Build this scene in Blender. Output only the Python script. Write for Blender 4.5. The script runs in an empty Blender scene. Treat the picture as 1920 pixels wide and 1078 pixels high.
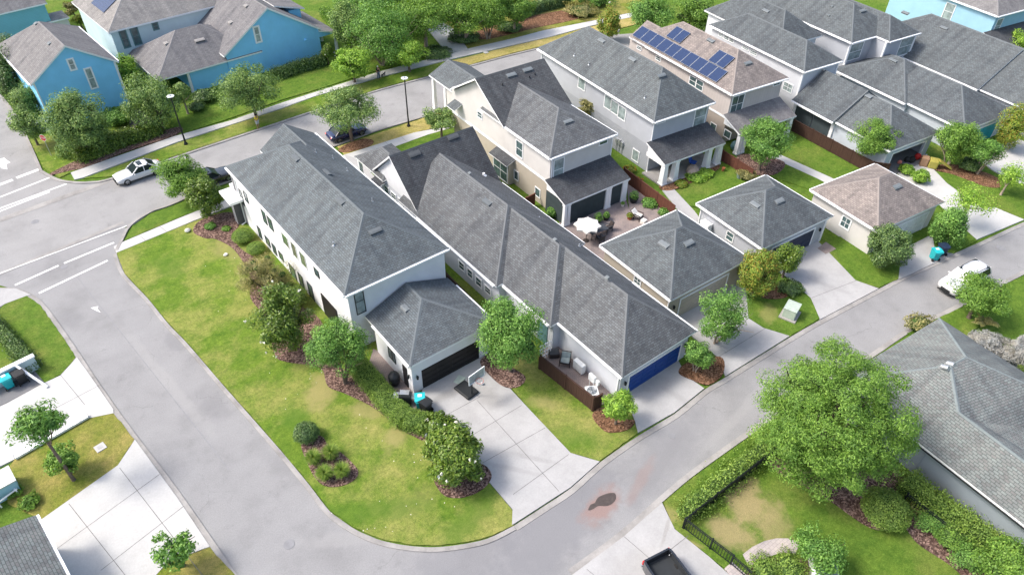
import bpy, bmesh, math, random
import numpy as np
from mathutils import Vector, Matrix
rad = math.radians
scene = bpy.context.scene

# ------------------------------------------------------------------ camera, sky, sun
CAM_YAW, CAM_PITCH, CAM_ROLL, CAM_F = rad(52.0), rad(41.2), rad(1.0), 1350.0
cam_data = bpy.data.cameras.new("camera")
cam = bpy.data.objects.new("camera", cam_data)
scene.collection.objects.link(cam)
scene.camera = cam
fw = Vector((math.cos(CAM_PITCH)*math.cos(CAM_YAW), math.cos(CAM_PITCH)*math.sin(CAM_YAW), -math.sin(CAM_PITCH)))
r0 = Vector((math.sin(CAM_YAW), -math.cos(CAM_YAW), 0)); u0 = r0.cross(fw)
rt = r0*math.cos(CAM_ROLL) + u0*math.sin(CAM_ROLL); up = -r0*math.sin(CAM_ROLL) + u0*math.cos(CAM_ROLL)
m = Matrix((rt, up, -fw)).transposed().to_4x4(); m.translation = Vector((0, 0, 40))
cam.matrix_world = m
cam_data.sensor_width = 36.0
cam_data.lens = 36.0*CAM_F/1920.0
cam_data.clip_start = 0.5; cam_data.clip_end = 3000

SUN_EL, SUN_AZ = rad(50), rad(143)        # azimuth of the sun, counter-clockwise from +X
world = bpy.data.worlds.new("World"); scene.world = world; world.use_nodes = True
wn = world.node_tree; bg = wn.nodes["Background"]
sky = wn.nodes.new("ShaderNodeTexSky"); sky.sky_type = 'NISHITA'; sky.sun_disc = False
sky.sun_elevation = SUN_EL; sky.sun_rotation = rad(90) - SUN_AZ
sky.air_density = 1.1; sky.dust_density = 4.5; sky.ozone_density = 1.0
wn.links.new(sky.outputs[0], bg.inputs[0]); bg.inputs[1].default_value = 0.15
sun_data = bpy.data.lights.new("sun", 'SUN'); sun = bpy.data.objects.new("sun", sun_data)
scene.collection.objects.link(sun)
sun_data.energy = 1.65; sun_data.angle = rad(13.0); sun_data.color = (1.0, 0.965, 0.91)
sd = Vector((math.cos(SUN_EL)*math.cos(SUN_AZ), math.cos(SUN_EL)*math.sin(SUN_AZ), math.sin(SUN_EL)))
sun.rotation_euler = sd.to_track_quat('Z', 'Y').to_euler(); sun.location = (30, 40, 80)
scene.view_settings.view_transform = 'Standard'; scene.view_settings.look = 'None'
scene.view_settings.exposure = 0.93; scene.view_settings.gamma = 1.0

# ------------------------------------------------------------------ materials
def newmat(name, rough=0.8, spec=0.3):
    mt = bpy.data.materials.new(name); mt.use_nodes = True
    b = mt.node_tree.nodes["Principled BSDF"]
    b.inputs["Roughness"].default_value = rough
    b.inputs["Specular IOR Level"].default_value = spec
    return mt, mt.node_tree, b
def nd(nt, t, **kw):
    n = nt.nodes.new(t)
    for k, v in kw.items():
        if k.startswith('i_'): n.inputs[k[2:].replace('_', ' ')].default_value = v
        else: setattr(n, k, v)
    return n
def ramp(nt, stops, src):
    r = nt.nodes.new("ShaderNodeValToRGB"); e = r.color_ramp.elements
    while len(e) < len(stops): e.new(0.5)
    for el, (p, c) in zip(e, stops): el.position = p; el.color = (*c, 1)
    nt.links.new(src, r.inputs[0]); return r.outputs[0]
def mix(nt, a, b, fac, mode='MIX'):
    n = nt.nodes.new("ShaderNodeMix"); n.data_type = 'RGBA'; n.blend_type = mode
    for i, v in ((0, fac), (6, a), (7, b)):
        if isinstance(v, (int, float)): n.inputs[i].default_value = v
        elif isinstance(v, tuple): n.inputs[i].default_value = (*v, 1)
        else: nt.links.new(v, n.inputs[i])
    return n.outputs[2]
def coords(nt, kind='Object'):
    return nt.nodes.new("ShaderNodeTexCoord").outputs[kind]
def noise(nt, co, scale, detail=4, rough=0.6):
    n = nd(nt, "ShaderNodeTexNoise", i_Scale=scale, i_Detail=detail, i_Roughness=rough)
    if co is not None: nt.links.new(co, n.inputs["Vector"])
    return n.outputs[0]
def bump(nt, b, h, strength=0.3, dist=0.02):
    n = nd(nt, "ShaderNodeBump", i_Strength=strength, i_Distance=dist)
    nt.links.new(h, n.inputs["Height"]); nt.links.new(n.outputs[0], b.inputs["Normal"])
def plain(name, col, rough=0.6, spec=0.3, var=0.12, scale=3.0, metal=0.0, bmp=0.0, coat=0.0):
    mt, nt, b = newmat(name, rough, spec); co = coords(nt)
    f = noise(nt, co, scale)
    lo = tuple(c*(1-var) for c in col); hi = tuple(min(1, c*(1+var)) for c in col)
    nt.links.new(ramp(nt, [(0.3, lo), (0.7, hi)], f), b.inputs["Base Color"])
    b.inputs["Metallic"].default_value = metal
    if coat: b.inputs["Coat Weight"].default_value = coat; b.inputs["Coat Roughness"].default_value = 0.05
    if bmp: bump(nt, b, noise(nt, co, scale*12), bmp, 0.01)
    return mt
def wallmat(name, col, style='stucco', rough=0.85):
    mt, nt, b = newmat(name, rough, 0.2); co = coords(nt)
    f = noise(nt, co, 0.7, 6)
    c = ramp(nt, [(0.25, tuple(x*0.9 for x in col)), (0.75, tuple(min(1, x*1.05) for x in col))], f)
    sep = nt.nodes.new("ShaderNodeSeparateXYZ"); nt.links.new(co, sep.inputs[0])
    if style == 'lap':                       # horizontal boards
        w = nd(nt, "ShaderNodeMath", operation='MULTIPLY'); w.inputs[1].default_value = 1/0.18
        nt.links.new(sep.outputs[2], w.inputs[0])
        fr = nd(nt, "ShaderNodeMath", operation='FRACT'); nt.links.new(w.outputs[0], fr.inputs[0])
        k = ramp(nt, [(0.0, (0.55, 0.55, 0.55)), (0.1, (1, 1, 1)), (1.0, (0.94, 0.94, 0.94))], fr.outputs[0])
        c = mix(nt, c, k, 1.0, 'MULTIPLY'); bump(nt, b, fr.outputs[0], 0.6, 0.02)
    elif style == 'batten':                  # vertical battens
        a = nd(nt, "ShaderNodeMath", operation='ADD'); nt.links.new(sep.outputs[0], a.inputs[0]); nt.links.new(sep.outputs[1], a.inputs[1])
        w = nd(nt, "ShaderNodeMath", operation='MULTIPLY'); w.inputs[1].default_value = 1/0.4
        nt.links.new(a.outputs[0], w.inputs[0])
        fr = nd(nt, "ShaderNodeMath", operation='FRACT'); nt.links.new(w.outputs[0], fr.inputs[0])
        k = ramp(nt, [(0.0, (0.8, 0.8, 0.8)), (0.08, (1, 1, 1)), (0.2, (1, 1, 1)), (0.26, (0.9, 0.9, 0.9)), (1, (0.93, 0.93, 0.93))], fr.outputs[0])
        c = mix(nt, c, k, 1.0, 'MULTIPLY')
    else: bump(nt, b, noise(nt, co, 30), 0.25, 0.01)
    nt.links.new(c, b.inputs["Base Color"]); return mt
def shingle(name, col, tint, dark=0.62):
    """asphalt shingles laid in courses along the UV v axis (metres)"""
    mt, nt, b = newmat(name, 0.9, 0.2); uv = coords(nt, 'UV'); ob = coords(nt)
    br = nd(nt, "ShaderNodeTexBrick", i_Scale=1.0, i_Mortar_Size=0.022, i_Mortar_Smooth=0.3, i_Bias=0.0, i_Brick_Width=0.33, i_Row_Height=0.165)
    br.inputs["Color1"].default_value = (*[c*1.17 for c in col], 1)
    br.inputs["Color2"].default_value = (*[c*0.83 for c in tint], 1)
    br.inputs["Mortar"].default_value = (*[c*dark for c in col], 1)
    wob = nd(nt, "ShaderNodeTexNoise", i_Scale=2.0); nt.links.new(uv, wob.inputs["Vector"])
    mv = nd(nt, "ShaderNodeVectorMath", operation='MULTIPLY_ADD'); mv.inputs[1].default_value = (0.05, 0.05, 0)
    nt.links.new(wob.outputs["Color"], mv.inputs[0]); nt.links.new(uv, mv.inputs[2])
    nt.links.new(mv.outputs[0], br.inputs["Vector"])
    big = ramp(nt, [(0.3, (0.78, 0.78, 0.80)), (0.5, (1, 1, 1)), (0.75, (1.14, 1.13, 1.11))], noise(nt, ob, 0.45, 8, 0.7))
    c = mix(nt, br.outputs[0], big, 1.0, 'MULTIPLY')
    fine = ramp(nt, [(0.3, (0.9, 0.9, 0.9)), (0.7, (1.1, 1.1, 1.1))], noise(nt, ob, 9, 3, 0.8))
    c = mix(nt, c, fine, 1.0, 'MULTIPLY')
    # streaks of wear running down the slope
    mp = nd(nt, "ShaderNodeMapping"); mp.inputs["Scale"].default_value = (1.6, 0.12, 1); nt.links.new(uv, mp.inputs[0])
    st = ramp(nt, [(0.32, (0.76, 0.77, 0.79)), (0.6, (1.06, 1.06, 1.05))], noise(nt, mp.outputs[0], 1.0, 5, 0.6))
    c = mix(nt, c, st, 1.0, 'MULTIPLY')
    mp2 = nd(nt, "ShaderNodeMapping"); mp2.inputs["Scale"].default_value = (3.5, 0.25, 1); nt.links.new(uv, mp2.inputs[0])
    st2 = ramp(nt, [(0.6, (1, 1, 1)), (0.78, (0.72, 0.73, 0.74))], noise(nt, mp2.outputs[0], 1.0, 6, 0.7)); c = mix(nt, c, st2, 0.7, 'MULTIPLY')
    oi = nt.nodes.new("ShaderNodeObjectInfo"); c = mix(nt, c, ramp(nt, [(0, (0.92, 0.92, 0.93)), (1, (1.08, 1.07, 1.05))], oi.outputs["Random"]), 1.0, 'MULTIPLY')
    nt.links.new(c, b.inputs["Base Color"]); bump(nt, b, br.outputs["Fac"], -0.5, 0.02)
    return mt
def leafmat(name, cols, trans=0.3, rough=0.55):
    mt, nt, b = newmat(name, rough, 0.35)
    g = nt.nodes.new("ShaderNodeNewGeometry")
    n = len(cols); c = ramp(nt, [(i/(n-1)*0.98, tuple(x*(1.25 if k!=2 else .9) for k,x in enumerate(cc))) for i, cc in enumerate(cols)], g.outputs["Random Per Island"])
    f = ramp(nt, [(0.3, (0.72, 0.78, 0.8)), (0.7, (1.2, 1.15, 1.0))], noise(nt, coords(nt), 1.1, 2))
    c = mix(nt, c, f, 1.0, 'MULTIPLY')
    nt.links.new(c, b.inputs["Base Color"])
    tr = nt.nodes.new("ShaderNodeBsdfTranslucent"); nt.links.new(mix(nt, c, (1.25, 1.25, 0.5), 1.0, 'MULTIPLY'), tr.inputs[0])
    ms = nt.nodes.new("ShaderNodeMixShader"); ms.inputs[0].default_value = trans
    nt.links.new(b.outputs[0], ms.inputs[1]); nt.links.new(tr.outputs[0], ms.inputs[2])
    nt.links.new(ms.outputs[0], nt.nodes["Material Output"].inputs[0]); return mt
def glassmat(name, col, rough=0.08):
    mt, nt, b = newmat(name, rough, 0.8)
    c = ramp(nt, [(0.35, tuple(x*0.7 for x in col)), (0.65, tuple(x*1.3 for x in col))], noise(nt, coords(nt), 1.3, 2))
    nt.links.new(c, b.inputs["Base Color"]); return mt

def grassmat(name, g1, g2, dry, dryness=0.5, seed=0.0):
    mt, nt, b = newmat(name, 0.95, 0.1); co = coords(nt)
    mp = nd(nt, "ShaderNodeMapping"); mp.inputs["Location"].default_value = (seed, seed*2, 0); nt.links.new(co, mp.inputs[0]); co = mp.outputs[0]
    base = ramp(nt, [(0.36, g1), (0.62, g2)], noise(nt, co, 1.1, 9, 0.78))
    patch = ramp(nt, [(0.62-0.3*dryness, (0, 0, 0)), (0.86-0.3*dryness, (1, 1, 1))], noise(nt, co, 0.24, 7, 0.66))
    c = mix(nt, base, dry, patch)
    mid = ramp(nt, [(0.36, (0.72, 0.77, 0.7)), (0.64, (1.24, 1.2, 1.16))], noise(nt, co, 4.0, 6, 0.85))
    c = mix(nt, c, mid, 1.0, 'MULTIPLY')
    fn = noise(nt, co, 17, 4, 0.9)
    c = mix(nt, c, ramp(nt, [(0.3, (0.58, 0.64, 0.52)), (0.7, (1.42, 1.38, 1.3))], fn), 1.0, 'MULTIPLY')
    c = mix(nt, c, ramp(nt, [(0.34, (0.8, 0.84, 0.75)), (0.66, (1.2, 1.17, 1.14))], noise(nt, co, 11, 3, 0.8)), 1.0, 'MULTIPLY')
    nt.links.new(c, b.inputs["Base Color"]); bump(nt, b, fn, 0.8, 0.05); return mt
def asphaltmat(name, col, seed=0.0):
    mt, nt, b = newmat(name, 0.9, 0.2); co = coords(nt)
    mp = nd(nt, "ShaderNodeMapping"); mp.inputs["Location"].default_value = (seed, seed, 0); nt.links.new(co, mp.inputs[0]); co = mp.outputs[0]
    c = ramp(nt, [(0.25, tuple(x*0.8 for x in col)), (0.5, col), (0.75, tuple(x*1.12 for x in col))], noise(nt, co, 0.32, 8, 0.62))
    c = mix(nt, c, ramp(nt, [(0.3, (0.74, 0.74, 0.75)), (0.7, (1.2, 1.2, 1.19))], noise(nt, co, 12, 5, 0.95)), 1.0, 'MULTIPLY')
    st = ramp(nt, [(0.56, (1, 1, 1)), (0.74, (0.8, 0.79, 0.8))], noise(nt, co, 0.7, 9, 0.75))
    c = mix(nt, c, st, 1.0, 'MULTIPLY')
    v = nd(nt, "ShaderNodeTexVoronoi", feature='DISTANCE_TO_EDGE', i_Scale=0.16)
    w = nd(nt, "ShaderNodeTexNoise", i_Scale=0.8, i_Detail=6.0); nt.links.new(co, w.inputs["Vector"])
    ad = nd(nt, "ShaderNodeVectorMath", operation='MULTIPLY_ADD'); ad.inputs[1].default_value = (2.0, 2.0, 0)
    nt.links.new(w.outputs["Color"], ad.inputs[0]); nt.links.new(co, ad.inputs[2]); nt.links.new(ad.outputs[0], v.inputs["Vector"])
    cr = ramp(nt, [(0.0, (0.7, 0.7, 0.7)), (0.004, (1, 1, 1))], v.outputs["Distance"])
    c = mix(nt, c, cr, ramp(nt, [(0.48, (0, 0, 0)), (0.6, (1, 1, 1))], noise(nt, co, 0.15, 3)), 'MULTIPLY')
    nt.links.new(c, b.inputs["Base Color"]); bump(nt, b, noise(nt, co, 60, 2), 0.3, 0.01); return mt
def concmat(name, col, seed=0.0, stain=0.85):
    mt, nt, b = newmat(name, 0.88, 0.2); co = coords(nt)
    mp = nd(nt, "ShaderNodeMapping"); mp.inputs["Location"].default_value = (seed, -seed, 0); nt.links.new(co, mp.inputs[0]); co = mp.outputs[0]
    c = ramp(nt, [(0.25, tuple(x*stain for x in col)), (0.6, col), (0.8, tuple(min(1, x*1.05) for x in col))], noise(nt, co, 0.5, 8, 0.68))
    c = mix(nt, c, ramp(nt, [(0.3, (0.89, 0.89, 0.89)), (0.7, (1.07, 1.07, 1.07))], noise(nt, co, 9, 5, 0.85)), 1.0, 'MULTIPLY')
    c = mix(nt, c, ramp(nt, [(0.6, (1, 1, 1)), (0.8, (0.8, 0.78, 0.74))], noise(nt, co, 1.3, 8, 0.75)), 1.0, 'MULTIPLY')
    nt.links.new(c, b.inputs["Base Color"]); bump(nt, b, noise(nt, co, 40, 3), 0.2, 0.01); return mt
def mulchmat(name, col, col2):
    mt, nt, b = newmat(name, 0.95, 0.1); co = coords(nt)
    v = nd(nt, "ShaderNodeTexVoronoi", i_Scale=11.0, i_Randomness=1.0); nt.links.new(co, v.inputs["Vector"])
    sp = nt.nodes.new("ShaderNodeSeparateColor"); nt.links.new(v.outputs["Color"], sp.inputs[0])
    c = ramp(nt, [(0.0, tuple(x*0.4 for x in col)), (0.45, col), (0.8, col2), (1.0, tuple(min(1, x*1.5) for x in col2))], sp.outputs[0])
    c = mix(nt, c, ramp(nt, [(0.3, (0.8, 0.8, 0.8)), (0.7, (1.2, 1.2, 1.2))], noise(nt, co, 1.2, 4)), 1.0, 'MULTIPLY')
    nt.links.new(c, b.inputs["Base Color"]); bump(nt, b, v.outputs["Distance"], 0.8, 0.05); return mt
def pavermat(name, c1, c2, mortar, bw=0.22, rh=0.11):
    mt, nt, b = newmat(name, 0.9, 0.2); co = coords(nt)
    br = nd(nt, "ShaderNodeTexBrick", i_Scale=1.0, i_Mortar_Size=0.012, i_Brick_Width=bw, i_Row_Height=rh)
    br.inputs["Color1"].default_value = (*c1, 1); br.inputs["Color2"].default_value = (*c2, 1); br.inputs["Mortar"].default_value = (*mortar, 1)
    nt.links.new(co, br.inputs["Vector"])
    c = mix(nt, br.outputs[0], ramp(nt, [(0.3, (0.78, 0.78, 0.8)), (0.7, (1.15, 1.12, 1.1))], noise(nt, co, 1.0, 5)), 1.0, 'MULTIPLY')
    nt.links.new(c, b.inputs["Base Color"]); return mt

M = {}
M['roofA'] = shingle('shingle_slate', (0.118, 0.137, 0.15), (0.125, 0.138, 0.148))
M['roofB'] = shingle('shingle_grey', (0.132, 0.141, 0.149), (0.128, 0.132, 0.138))
M['roofD'] = shingle('shingle_charcoal', (0.081, 0.088, 0.095), (0.085, 0.085, 0.093))
M['roofC'] = shingle('shingle_blue_grey', (0.115, 0.131, 0.14), (0.118, 0.128, 0.136))
M['roofT'] = shingle('shingle_tan', (0.245, 0.213, 0.2), (0.225, 0.2, 0.19))
M['roofL'] = shingle('shingle_pale', (0.26, 0.25, 0.24), (0.27, 0.26, 0.25), 0.75)
M['roofM'] = shingle('shingle_taupe', (0.19, 0.186, 0.19), (0.2, 0.193, 0.197), 0.75)
M['roofJ'] = shingle('shingle_light_blend', (0.175, 0.197, 0.195), (0.2, 0.2, 0.2), 0.55)
for k in list(M): M[k+'c'] = None
def capmat(n, c): return plain(n, c, 0.9, 0.2, 0.12, 6.0)
M['roofAc'] = capmat('ridge_slate', (0.125, 0.143, 0.155)); M['roofBc'] = capmat('ridge_grey', (0.138, 0.147, 0.155))
M['roofDc'] = capmat('ridge_charcoal', (0.084, 0.092, 0.099)); M['roofCc'] = capmat('ridge_blue_grey', (0.125, 0.14, 0.15))
M['roofTc'] = capmat('ridge_tan', (0.25, 0.22, 0.205)); M['roofLc'] = capmat('ridge_pale', (0.28, 0.27, 0.26))
M['roofMc'] = capmat('ridge_taupe', (0.2, 0.196, 0.2)); M['roofJc'] = capmat('ridge_light', (0.19, 0.22, 0.225))
M['trim'] = plain('white_trim', (0.83, 0.84, 0.85), 0.6, 0.3, 0.04)
M['white'] = wallmat('stucco_white', (0.76, 0.77, 0.79))
M['palegrey'] = wallmat('stucco_pale_grey', (0.60, 0.62, 0.66))
M['cream'] = wallmat('stucco_cream', (0.60, 0.58, 0.56))
M['beige'] = wallmat('stucco_beige', (0.45, 0.40, 0.33))
M['taupe'] = wallmat('stucco_taupe', (0.43, 0.37, 0.32))
M['grey'] = wallmat('stucco_grey', (0.44, 0.46, 0.50))
M['greywall'] = wallmat('stucco_slate_grey', (0.29, 0.33, 0.37))
M['greylap'] = wallmat('lap_siding_grey', (0.40, 0.42, 0.46), 'lap')
M['pinkbat'] = wallmat('batten_siding_blush', (0.56, 0.51, 0.485), 'batten')
M['bluegrey'] = wallmat('stucco_blue_grey', (0.50, 0.55, 0.60))
M['blue'] = wallmat('stucco_bright_blue', (0.25, 0.62, 0.92))
M['teal'] = wallmat('lap_siding_aqua', (0.22, 0.52, 0.62), 'lap')
M['aqua'] = wallmat('stucco_pale_aqua', (0.56, 0.68, 0.70))
M['lightblue'] = wallmat('stucco_light_blue', (0.33, 0.55, 0.68))
M['stone'] = pavermat('stacked_stone', (0.22, 0.23, 0.25), (0.34, 0.35, 0.37), (0.12, 0.12, 0.13), 0.3, 0.1)
M['blackdoor'] = plain('black_door', (0.018, 0.017, 0.018), 0.5)
M['bluedoor'] = plain('cobalt_door', (0.012, 0.06, 0.27), 0.45)
M['navydoor'] = plain('navy_door', (0.03, 0.04, 0.075), 0.5)
M['tealdoor'] = plain('turquoise_door', (0.02, 0.33, 0.42), 0.45)
M['whitedoor'] = plain('white_door', (0.68, 0.71, 0.72), 0.5)
M['glass'] = glassmat('window_glass', (0.075, 0.12, 0.125))
M['glassL'] = glassmat('window_glass_blinds', (0.28, 0.34, 0.34), 0.2)
M['glassG'] = glassmat('window_glass_green', (0.12, 0.18, 0.10))
M['frameK'] = plain('black_frame', (0.02, 0.022, 0.026), 0.4)
M['frameG'] = plain('teal_frame', (0.10, 0.2, 0.21), 0.5)
M['screen'] = plain('porch_screen', (0.05, 0.065, 0.07), 0.75, 0.2, 0.15, 1.5)
M['vent'] = plain('vent_metal', (0.16, 0.18, 0.19), 0.6, 0.4, 0.1)
M['galv'] = plain('galvanised', (0.5, 0.52, 0.54), 0.35, 0.5, 0.1, metal=0.6)
M['fence'] = wallmat('stained_fence', (0.075, 0.042, 0.032), 'batten', 0.8)
M['fenceR'] = wallmat('red_brown_fence', (0.135, 0.055, 0.038), 'batten', 0.8)
M['iron'] = plain('black_iron', (0.012, 0.016, 0.018), 0.5)
M['grass'] = grassmat('grass_lawn', (0.078, 0.148, 0.022), (0.148, 0.22, 0.036), (0.29, 0.28, 0.105), 0.62)
M['grassG'] = grassmat('grass_green', (0.066, 0.132, 0.022), (0.125, 0.198, 0.035), (0.19, 0.21, 0.062), 0.4, 7.0)
M['grassD'] = grassmat('grass_dry', (0.10, 0.15, 0.022), (0.18, 0.21, 0.038), (0.30, 0.25, 0.10), 0.8, 3.0)
M['grassS'] = grassmat('grass_straw', (0.2, 0.2, 0.05), (0.28, 0.25, 0.085), (0.42, 0.33, 0.16), 0.8, 5.0)
M['asphalt'] = asphaltmat('asphalt_worn', (0.272, 0.270, 0.272))
M['asphaltS'] = asphaltmat('asphalt_street', (0.298, 0.294, 0.292), 40)
M['conc'] = concmat('concrete_pale', (0.42, 0.415, 0.412), 3, 0.8)
M['concW'] = concmat('concrete_white', (0.51, 0.505, 0.49), 9, 0.88)
M['kerb'] = concmat('concrete_kerb', (0.36, 0.345, 0.33), 5, 0.5)
M['joint'] = plain('joint', (0.17, 0.165, 0.16), 0.9, 0.2, 0.4, 2.0)
M['paint'] = concmat('road_paint', (0.74, 0.74, 0.73), 2, 0.75)
M['mulch'] = mulchmat('bark_mulch', (0.115, 0.07, 0.058), (0.24, 0.16, 0.13))
M['straw'] = mulchmat('pine_straw', (0.15, 0.08, 0.045), (0.23, 0.13, 0.08))
M['paver'] = pavermat('brick_pavers', (0.31, 0.255, 0.235), (0.27, 0.225, 0.215), (0.19, 0.17, 0.16))
M['paverP'] = pavermat('pale_pavers', (0.45, 0.41, 0.39), (0.40, 0.36, 0.35), (0.3, 0.28, 0.27), 0.3, 0.2)
M['wet'] = plain('wet_asphalt', (0.075, 0.06, 0.052), 0.35, 0.5, 0.25, 4)
M['bark'] = plain('bark', (0.16, 0.125, 0.1), 0.95, 0.1, 0.3, 6, bmp=0.5)
M['barkL'] = plain('bark_pale', (0.33, 0.27, 0.22), 0.9, 0.1, 0.25, 6)
M['lfOak'] = leafmat('leaves_oak', [(0.064, 0.120, 0.048), (0.105, 0.183, 0.076), (0.171, 0.265, 0.105), (0.282, 0.387, 0.167)], 0.22)
M['lfElm'] = leafmat('leaves_elm', [(0.068, 0.143, 0.034), (0.112, 0.215, 0.051), (0.172, 0.298, 0.074), (0.237, 0.379, 0.110)], 0.32)
M['lfMid'] = leafmat('leaves_mid', [(0.059, 0.140, 0.039), (0.098, 0.210, 0.057), (0.150, 0.293, 0.087), (0.234, 0.391, 0.139)], 0.28)
M['lfDark'] = leafmat('leaves_dark', [(0.042, 0.080, 0.040), (0.068, 0.124, 0.057), (0.106, 0.177, 0.075), (0.183, 0.268, 0.123)], 0.15, 0.4)
M['lfMag'] = leafmat('leaves_magnolia', [(0.045, 0.09, 0.018), (0.08, 0.145, 0.026), (0.125, 0.195, 0.036), (0.19, 0.255, 0.07)], 0.15, 0.35)
M['lfLime'] = leafmat('leaves_lime', [(0.106, 0.205, 0.041), (0.173, 0.308, 0.061), (0.269, 0.422, 0.089), (0.359, 0.519, 0.130)], 0.35)
M['lfOlive'] = leafmat('leaves_olive', [(0.122, 0.123, 0.062), (0.182, 0.179, 0.091), (0.264, 0.249, 0.143), (0.357, 0.320, 0.205)], 0.25)
M['lfHedge'] = leafmat('leaves_hedge', [(0.080, 0.144, 0.036), (0.128, 0.213, 0.054), (0.194, 0.293, 0.083), (0.269, 0.373, 0.118)], 0.25)
M['lfGrey'] = leafmat('leaves_silver', [(0.195, 0.193, 0.268), (0.281, 0.277, 0.386), (0.363, 0.358, 0.498), (0.276, 0.272, 0.378)], 0.1, 0.8)
M['lfRust'] = leafmat('leaves_rust', [(0.10, 0.18, 0.035), (0.16, 0.245, 0.045), (0.22, 0.27, 0.06), (0.30, 0.21, 0.06)], 0.25)
M['lfReed'] = leafmat('leaves_reed', [(0.08, 0.16, 0.03), (0.14, 0.23, 0.045), (0.2, 0.29, 0.07), (0.28, 0.32, 0.12)], 0.3)
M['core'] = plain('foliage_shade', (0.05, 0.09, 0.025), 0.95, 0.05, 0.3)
M['petal'] = plain('petals_white', (0.8, 0.78, 0.68), 0.6)
M['carW'] = plain('car_paint_white', (0.62, 0.63, 0.64), 0.25, 0.5, 0.02, coat=1.0)
M['carB'] = plain('car_paint_navy', (0.008, 0.015, 0.07), 0.2, 0.5, 0.05, coat=1.0)
M['carK'] = plain('car_paint_black', (0.02, 0.022, 0.026), 0.2, 0.5, 0.05, coat=1.0)
M['tyre'] = plain('tyre', (0.02, 0.02, 0.02), 0.85)
M['rim'] = plain('alloy', (0.5, 0.51, 0.53), 0.3, 0.5, 0.1, metal=0.7)
M['cglass'] = plain('car_glass', (0.02, 0.03, 0.033), 0.12, 0.4, 0.2)
M['lampw'] = plain('headlight', (0.7, 0.72, 0.75), 0.1, 0.7)
M['lampr'] = plain('tail_light', (0.5, 0.02, 0.02), 0.2, 0.6)
M['bedk'] = plain('bed_liner', (0.03, 0.034, 0.038), 0.7)
M['binT'] = plain('plastic_turquoise', (0.02, 0.42, 0.45), 0.45)
M['binK'] = plain('plastic_black', (0.022, 0.024, 0.026), 0.5)
M['binN'] = plain('plastic_navy', (0.02, 0.035, 0.07), 0.5)
M['label'] = plain('label_white', (0.75, 0.78, 0.78), 0.5)
M['steel'] = plain('steel', (0.5, 0.51, 0.52), 0.3, 0.5, 0.1, metal=0.7)
M['utility'] = plain('utility_green', (0.42, 0.49, 0.42), 0.5)
M['panel'] = None
M['skin'] = plain('skin', (0.35, 0.19, 0.12), 0.6); M['skinD'] = plain('skin_dark', (0.10, 0.055, 0.035), 0.6)
M['yellow'] = plain('shirt_yellow', (0.75, 0.62, 0.03), 0.8); M['shorts'] = plain('shorts_grey', (0.42, 0.46, 0.46), 0.85)
M['dkcloth'] = plain('cloth_black', (0.025, 0.025, 0.03), 0.85); M['jeans'] = plain('jeans', (0.10, 0.13, 0.2), 0.9)
M['hair'] = plain('hair_dark', (0.02, 0.016, 0.013), 0.8)
M['cushion'] = plain('cushion_pale', (0.72, 0.70, 0.66), 0.9); M['wicker'] = plain('wicker_brown', (0.05, 0.04, 0.038), 0.8)
M['table'] = plain('table_dark', (0.055, 0.06, 0.07), 0.5); M['terra'] = plain('terracotta', (0.35, 0.13, 0.06), 0.8)
M['red'] = plain('paint_red', (0.5, 0.03, 0.03), 0.5); M['pink'] = plain('plastic_coral', (0.7, 0.22, 0.17), 0.5)
M['bluep'] = plain('plastic_blue', (0.02, 0.1, 0.45), 0.5); M['tan'] = plain('plastic_tan', (0.33, 0.2, 0.12), 0.6)
M['gold'] = plain('plastic_mustard', (0.36, 0.32, 0.07), 0.5)
M['rock'] = plain('rock', (0.42, 0.33, 0.27), 0.9, bmp=0.4); M['orange'] = plain('orange_bloom', (0.6, 0.16, 0.03), 0.7)
def panelmat():
    mt, nt, b = newmat('solar_cells', 0.25, 0.4); uv = coords(nt, 'UV')
    br = nd(nt, "ShaderNodeTexBrick", offset=0.0, i_Scale=1.0, i_Mortar_Size=0.006, i_Brick_Width=0.17, i_Row_Height=0.17)
    br.inputs["Color1"].default_value = (0.012, 0.03, 0.09, 1); br.inputs["Color2"].default_value = (0.016, 0.038, 0.11, 1)
    br.inputs["Mortar"].default_value = (0.04, 0.065, 0.13, 1)
    nt.links.new(uv, br.inputs["Vector"]); nt.links.new(br.outputs[0], b.inputs["Base Color"]); return mt
M['panel'] = panelmat()

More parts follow.
